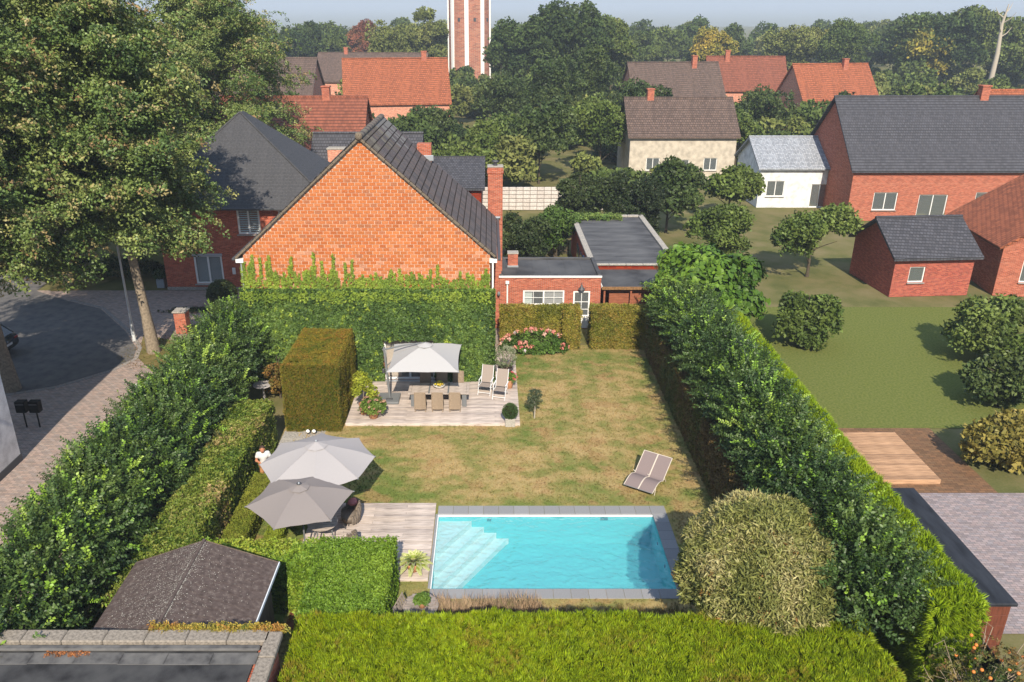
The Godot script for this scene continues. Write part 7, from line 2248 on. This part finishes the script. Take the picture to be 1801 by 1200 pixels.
	var list := [
		[13.0, 42.0, 3.4, 1.7, dg, "dark shrub by the wall right of the large-leaved tree", 0], [16.5, 39.0, 3.2, 1.8, gr, "rounded green bush on the neighbour's lawn near the thuja", 0],
		[25.0, 36.5, 3.4, 2.2, gr, "broad green bush in the middle of the neighbour's garden", 0], [22.5, 31.5, 2.6, 1.6, dg, "dark bush behind the timber deck", 0],
		[19.6, 26.8, 2.4, 1.5, og, "ochre-leaved bush beside the timber deck", 0], [21.0, 50.5, 5.5, 2.6, gr, "tree between the outhouse and the zinc-roofed bungalow", 1],
		[15.5, 52.0, 4.6, 2.2, gr, "small tree right of the garage roof", 1], [14.0, 62.0, 6.0, 2.8, dg, "dark tree beyond the garage's right corner", 1],
		[20.0, 66.0, 5.0, 2.4, gr, "garden tree left of the zinc-roofed bungalow", 1], [5.0, 82.0, 10.0, 4.2, dg, "dark tree behind the white block wall", 1], [8.0, 108.0, 13.0, 4.6, dg, "tall dark tree in the middle distance right of the chimney", 1], [14.5, 116.0, 13.5, 4.8, dg, "tall dark tree left of the pale pink far house", 1], [1.5, 118.0, 12.0, 4.4, dg, "dark tree in the middle distance below the water tower", 1], [19.0, 104.0, 10.0, 3.8, dg, "dark tree behind the cream rendered house", 1],
		[12.0, 88.0, 8.5, 3.8, gr, "green tree beside the cream rendered house", 1], [-2.5, 78.0, 5.5, 2.6, gr, "bushy tree above the white block wall, left of the tall chimney", 1],
		[28.0, 92.0, 7.5, 3.5, gr, "tree behind the zinc-roofed bungalow", 1], [1.0, 84.0, 7.5, 3.0, gr, "bright tree behind the tall chimney top", 1],
		[34.0, 102.0, 8.0, 3.6, dg, "dark tree before the pink far houses", 1], [46.0, 95.0, 7.0, 3.2, gr, "tree between the slate villa and the far orange roof", 1],
		[33.0, 55.0, 3.6, 2.0, gr, "bush in front of the slate villa", 0], [40.0, 53.0, 3.8, 2.2, dg, "dark bush before the slate villa's right half", 0],
		[-6.5, 92.0, 7.0, 3.0, dg, "dark tree above the rear chimney", 1], [-25.0, 96.0, 8.0, 3.6, gr, "tree between the two brown-roofed far houses", 1],
	]
	for q in list:
		var far: bool = q[1] > 60
		round_tree("garden_tree" if q[6] else "garden_bush", q[5], q[0], q[1], 0.4 if q[6] else 0.05, q[2], q[3], 16, 42 if far else 60, 0.75 if far else 0.5, K.far, M.leaf, q[4], "tree" if q[6] else "shrub", "trees in the gardens beyond" if q[6] else "bushes in the next gardens", 0.12)

func build_distance() -> void:
	# water tower
	var t := thing("water_tower", "tall pink brick water tower with white vertical ribs on the skyline", "tower", V(-5.0, 0, 205))
	var tb := mat("tower_brick", Color(1.0, 1.25, 1.3), 0.9, {"tex": "brick_red", "scale": 0.12})
	part(t, "shaft", MB.new().lathe(Vector3.ZERO, [Vector2(5.0, 0), Vector2(4.8, 26), Vector2(6.2, 27), Vector2(6.2, 40), Vector2(0, 43)], 24), tb)
	for k in 8:
		var a := TAU * k / 8.0 + 0.1
		part(t, "rib", MB.new().bevel(Vector3(cos(a) * 4.95, 13, sin(a) * 4.95), Vector3(0.5, 26, 0.95), 0.05, Basis(Vector3.UP, -a)), M.white_paint)
		if k < 8:
			part(t, "window", MB.new().bevel(Vector3(cos(a + 0.3927) * 4.88, 15.2, sin(a + 0.3927) * 4.88), Vector3(0.2, 0.8, 0.6), 0.05, Basis(Vector3.UP, -a - 0.3927)), M.dark_metal)
	var gr := [Color(0.0607, 0.0945, 0.026), Color(0.0945, 0.135, 0.0364), Color(0.135, 0.169, 0.0455)]
	var dg := [Color(0.0405, 0.0675, 0.0234), Color(0.0607, 0.0945, 0.0286), Color(0.0878, 0.121, 0.039)]
	var yl := [Color(0.176, 0.189, 0.039), Color(0.297, 0.257, 0.0455), Color(0.405, 0.297, 0.052)]
	var ol := [Color(0.121, 0.149, 0.039), Color(0.176, 0.203, 0.0585), Color(0.23, 0.243, 0.078)]
	var rdm := [Color(0.176, 0.0675, 0.039), Color(0.27, 0.0945, 0.0585), Color(0.216, 0.121, 0.052)]
	var one := [
		[-33.0, 222, 17.0, 4.5, rdm, "copper-red tree standing out in the left skyline"], [-13.5, 190, 20.0, 4.2, ol, "slim pale green poplar just left of the water tower"],
		[-21.0, 185, 16.4, 6.5, ol, "broad pale green tree left of the poplar"], [4.5, 152, 18.6, 5.4, dg, "dark green tree touching the right side of the water tower"],
		[11.0, 150, 20.0, 5.6, dg, "tallest dark green tree right of the water tower"], [17.5, 152, 20.2, 5.2, dg, "dark green tree, third from the water tower"],
		[22.5, 156, 18.2, 4.4, gr, "greener tree at the right end of the dark group"], [53.0, 200, 15.8, 5.6, yl, "golden yellow tree on the right skyline"],
		[31.0, 205, 14.6, 4.4, ol, "low pale green tree between dark group and yellow tree"], [38.5, 212, 15.6, 4.8, gr, "small round tree left of the yellow tree"],
		[68.0, 190, 17.4, 6.4, ol, "pale green tree right of the yellow tree"], [78.0, 186, 17.6, 6.0, gr, "leafy tree before the right-hand wood"],
		[-46.0, 205, 17.2, 6.0, dg, "round dark tree in the left skyline"], [-58.0, 210, 17.6, 6.4, gr, "wide tree at the left end of the skyline"],
	]
	for q in one:
		round_tree("skyline_tree", q[5], q[0], q[1], 0.5, q[2], q[3], 30, 46, 1.15, K.far, M.leaf_dull, q[4], "tree", "trees on the skyline", 0.3)
	for q in [[121.0, 168, "pale dead trunk standing before the right-hand wood"], [103.0, 172, "shorter pale dead trunk left in the right-hand wood"], [127.5, 164, "leaning pale dead trunk at the far right"]]:
		var o := thing("dead_tree", q[2], "tree", V(q[0], 0, q[1]), 0.0, "dead trees in the wood")
		part(o, "trunk", MB.new().tube([Vector3(0, 0, 0), Vector3(0.2, 9, 0), Vector3(-0.2, 14.5, 0), Vector3(0.3, 18.2, 0)], [0.6, 0.45, 0.3, 0.1], 7), mat("dead_wood", Color(0.42, 0.37, 0.3), 0.9))
		for k in 6:
			var a := k * 2.4
			var s := Vector3(0, 12.0 + k * 0.9, 0)
			part(o, "limb", MB.new().tube([s, s + Vector3(cos(a) * 1.2, 0.8, sin(a) * 1.2), s + Vector3(cos(a) * 2.0, 2.0, sin(a) * 2.0)], [0.16, 0.1, 0.03], 5, false), mat("dead_wood", Color(0.42, 0.37, 0.3), 0.9))
	var w := thing("woodland", "continuous band of mixed woodland along the horizon", "wood")
	w.set_meta("kind", "stuff")
	var mms := [MM.new(), MM.new()]
	var pal := [gr, dg, gr, ol, dg, yl, gr, dg]
	for i in 190:
		var u := float(i) / 190.0
		var d := rf(215, 330)
		var x := rf(-0.7, 0.78) * d
		var h := rf(11.5, 16.5)
		if x / d > 0.47:
			d = rf(180, 240)
			x = rf(0.46, 0.8) * d
			h = rf(15.5, 20.0)
		var p: Array = pal[rng.randi() % 8]
		if p == yl and rng.randf() < 0.6:
			p = gr
		puffs(mms, V(x, h * 0.52, d), Vector3(rf(4.5, 7.0), h * 0.5, 5.0), 14, 26, 1.7, p, 0.1, x)
	for k in 2:
		leaves(w, "crowns", mms[k], K.far[k], M.leaf_dull)
	# gardens between the far houses, grown together
	var s := thing("garden_greenery", "shrubs and small trees grown together between the distant houses", "greenery")
	s.set_meta("kind", "stuff")
	var built := [Vector3(-18, 76, 9), Vector3(-9.5, 63, 7), Vector3(-3, 65, 6), Vector3(-33, 123, 10), Vector3(-12, 117, 10), Vector3(-22, 155, 12), Vector3(27, 122, 9), Vector3(41, 136, 9), Vector3(50, 122, 8), Vector3(20, 88, 8), Vector3(27, 74, 6), Vector3(38, 72, 12), Vector3(55, 83, 9), Vector3(35.5, 50, 8), Vector3(27, 49, 5), Vector3(-5, 205, 9)]
	var sm := [MM.new(), MM.new()]
	for i in 320:
		var d := rf(73, 210)
		var x := rf(-0.36, 0.66) * d
		var ok := true
		for b: Vector3 in built:
			if absf(x - b.x) < b.z + 1.0 and absf(d - b.y) < b.z * 0.75 + 1.0:
				ok = false
		if not ok or (d < 100 and x < -24):
			continue
		var h := rf(2.2, 5.5) * (1.0 + d / 300.0)
		puffs(sm, V(x, h * 0.4, d), Vector3(rf(2.0, 4.5), h * 0.6, 2.5), 7, 22, 0.85 + d / 300.0, [gr, gr, dg, ol][rng.randi() % 4], 0.2, x)
	for k in 2:
		leaves(s, "crowns", sm[k], K.far[k], M.leaf_dull)

func _ready() -> void:
	rng.seed = 20240817
	fn.seed = 5
	fn.frequency = 0.01
	fn.fractal_octaves = 3
	build_camera_and_light()
	make_kit()
	build_materials()
	build_ground()
	build_street()
	build_pool()
	build_gable_house()
	build_annex()
	build_left_house()
	build_white_house()
	build_near_roofs()
	build_neighbours()
	build_distance()
	build_ivy()
	build_hedges()
	build_trees()
	build_terrace()
	build_pool_side()
	build_pots()
	build_street_objects()
	build_person()
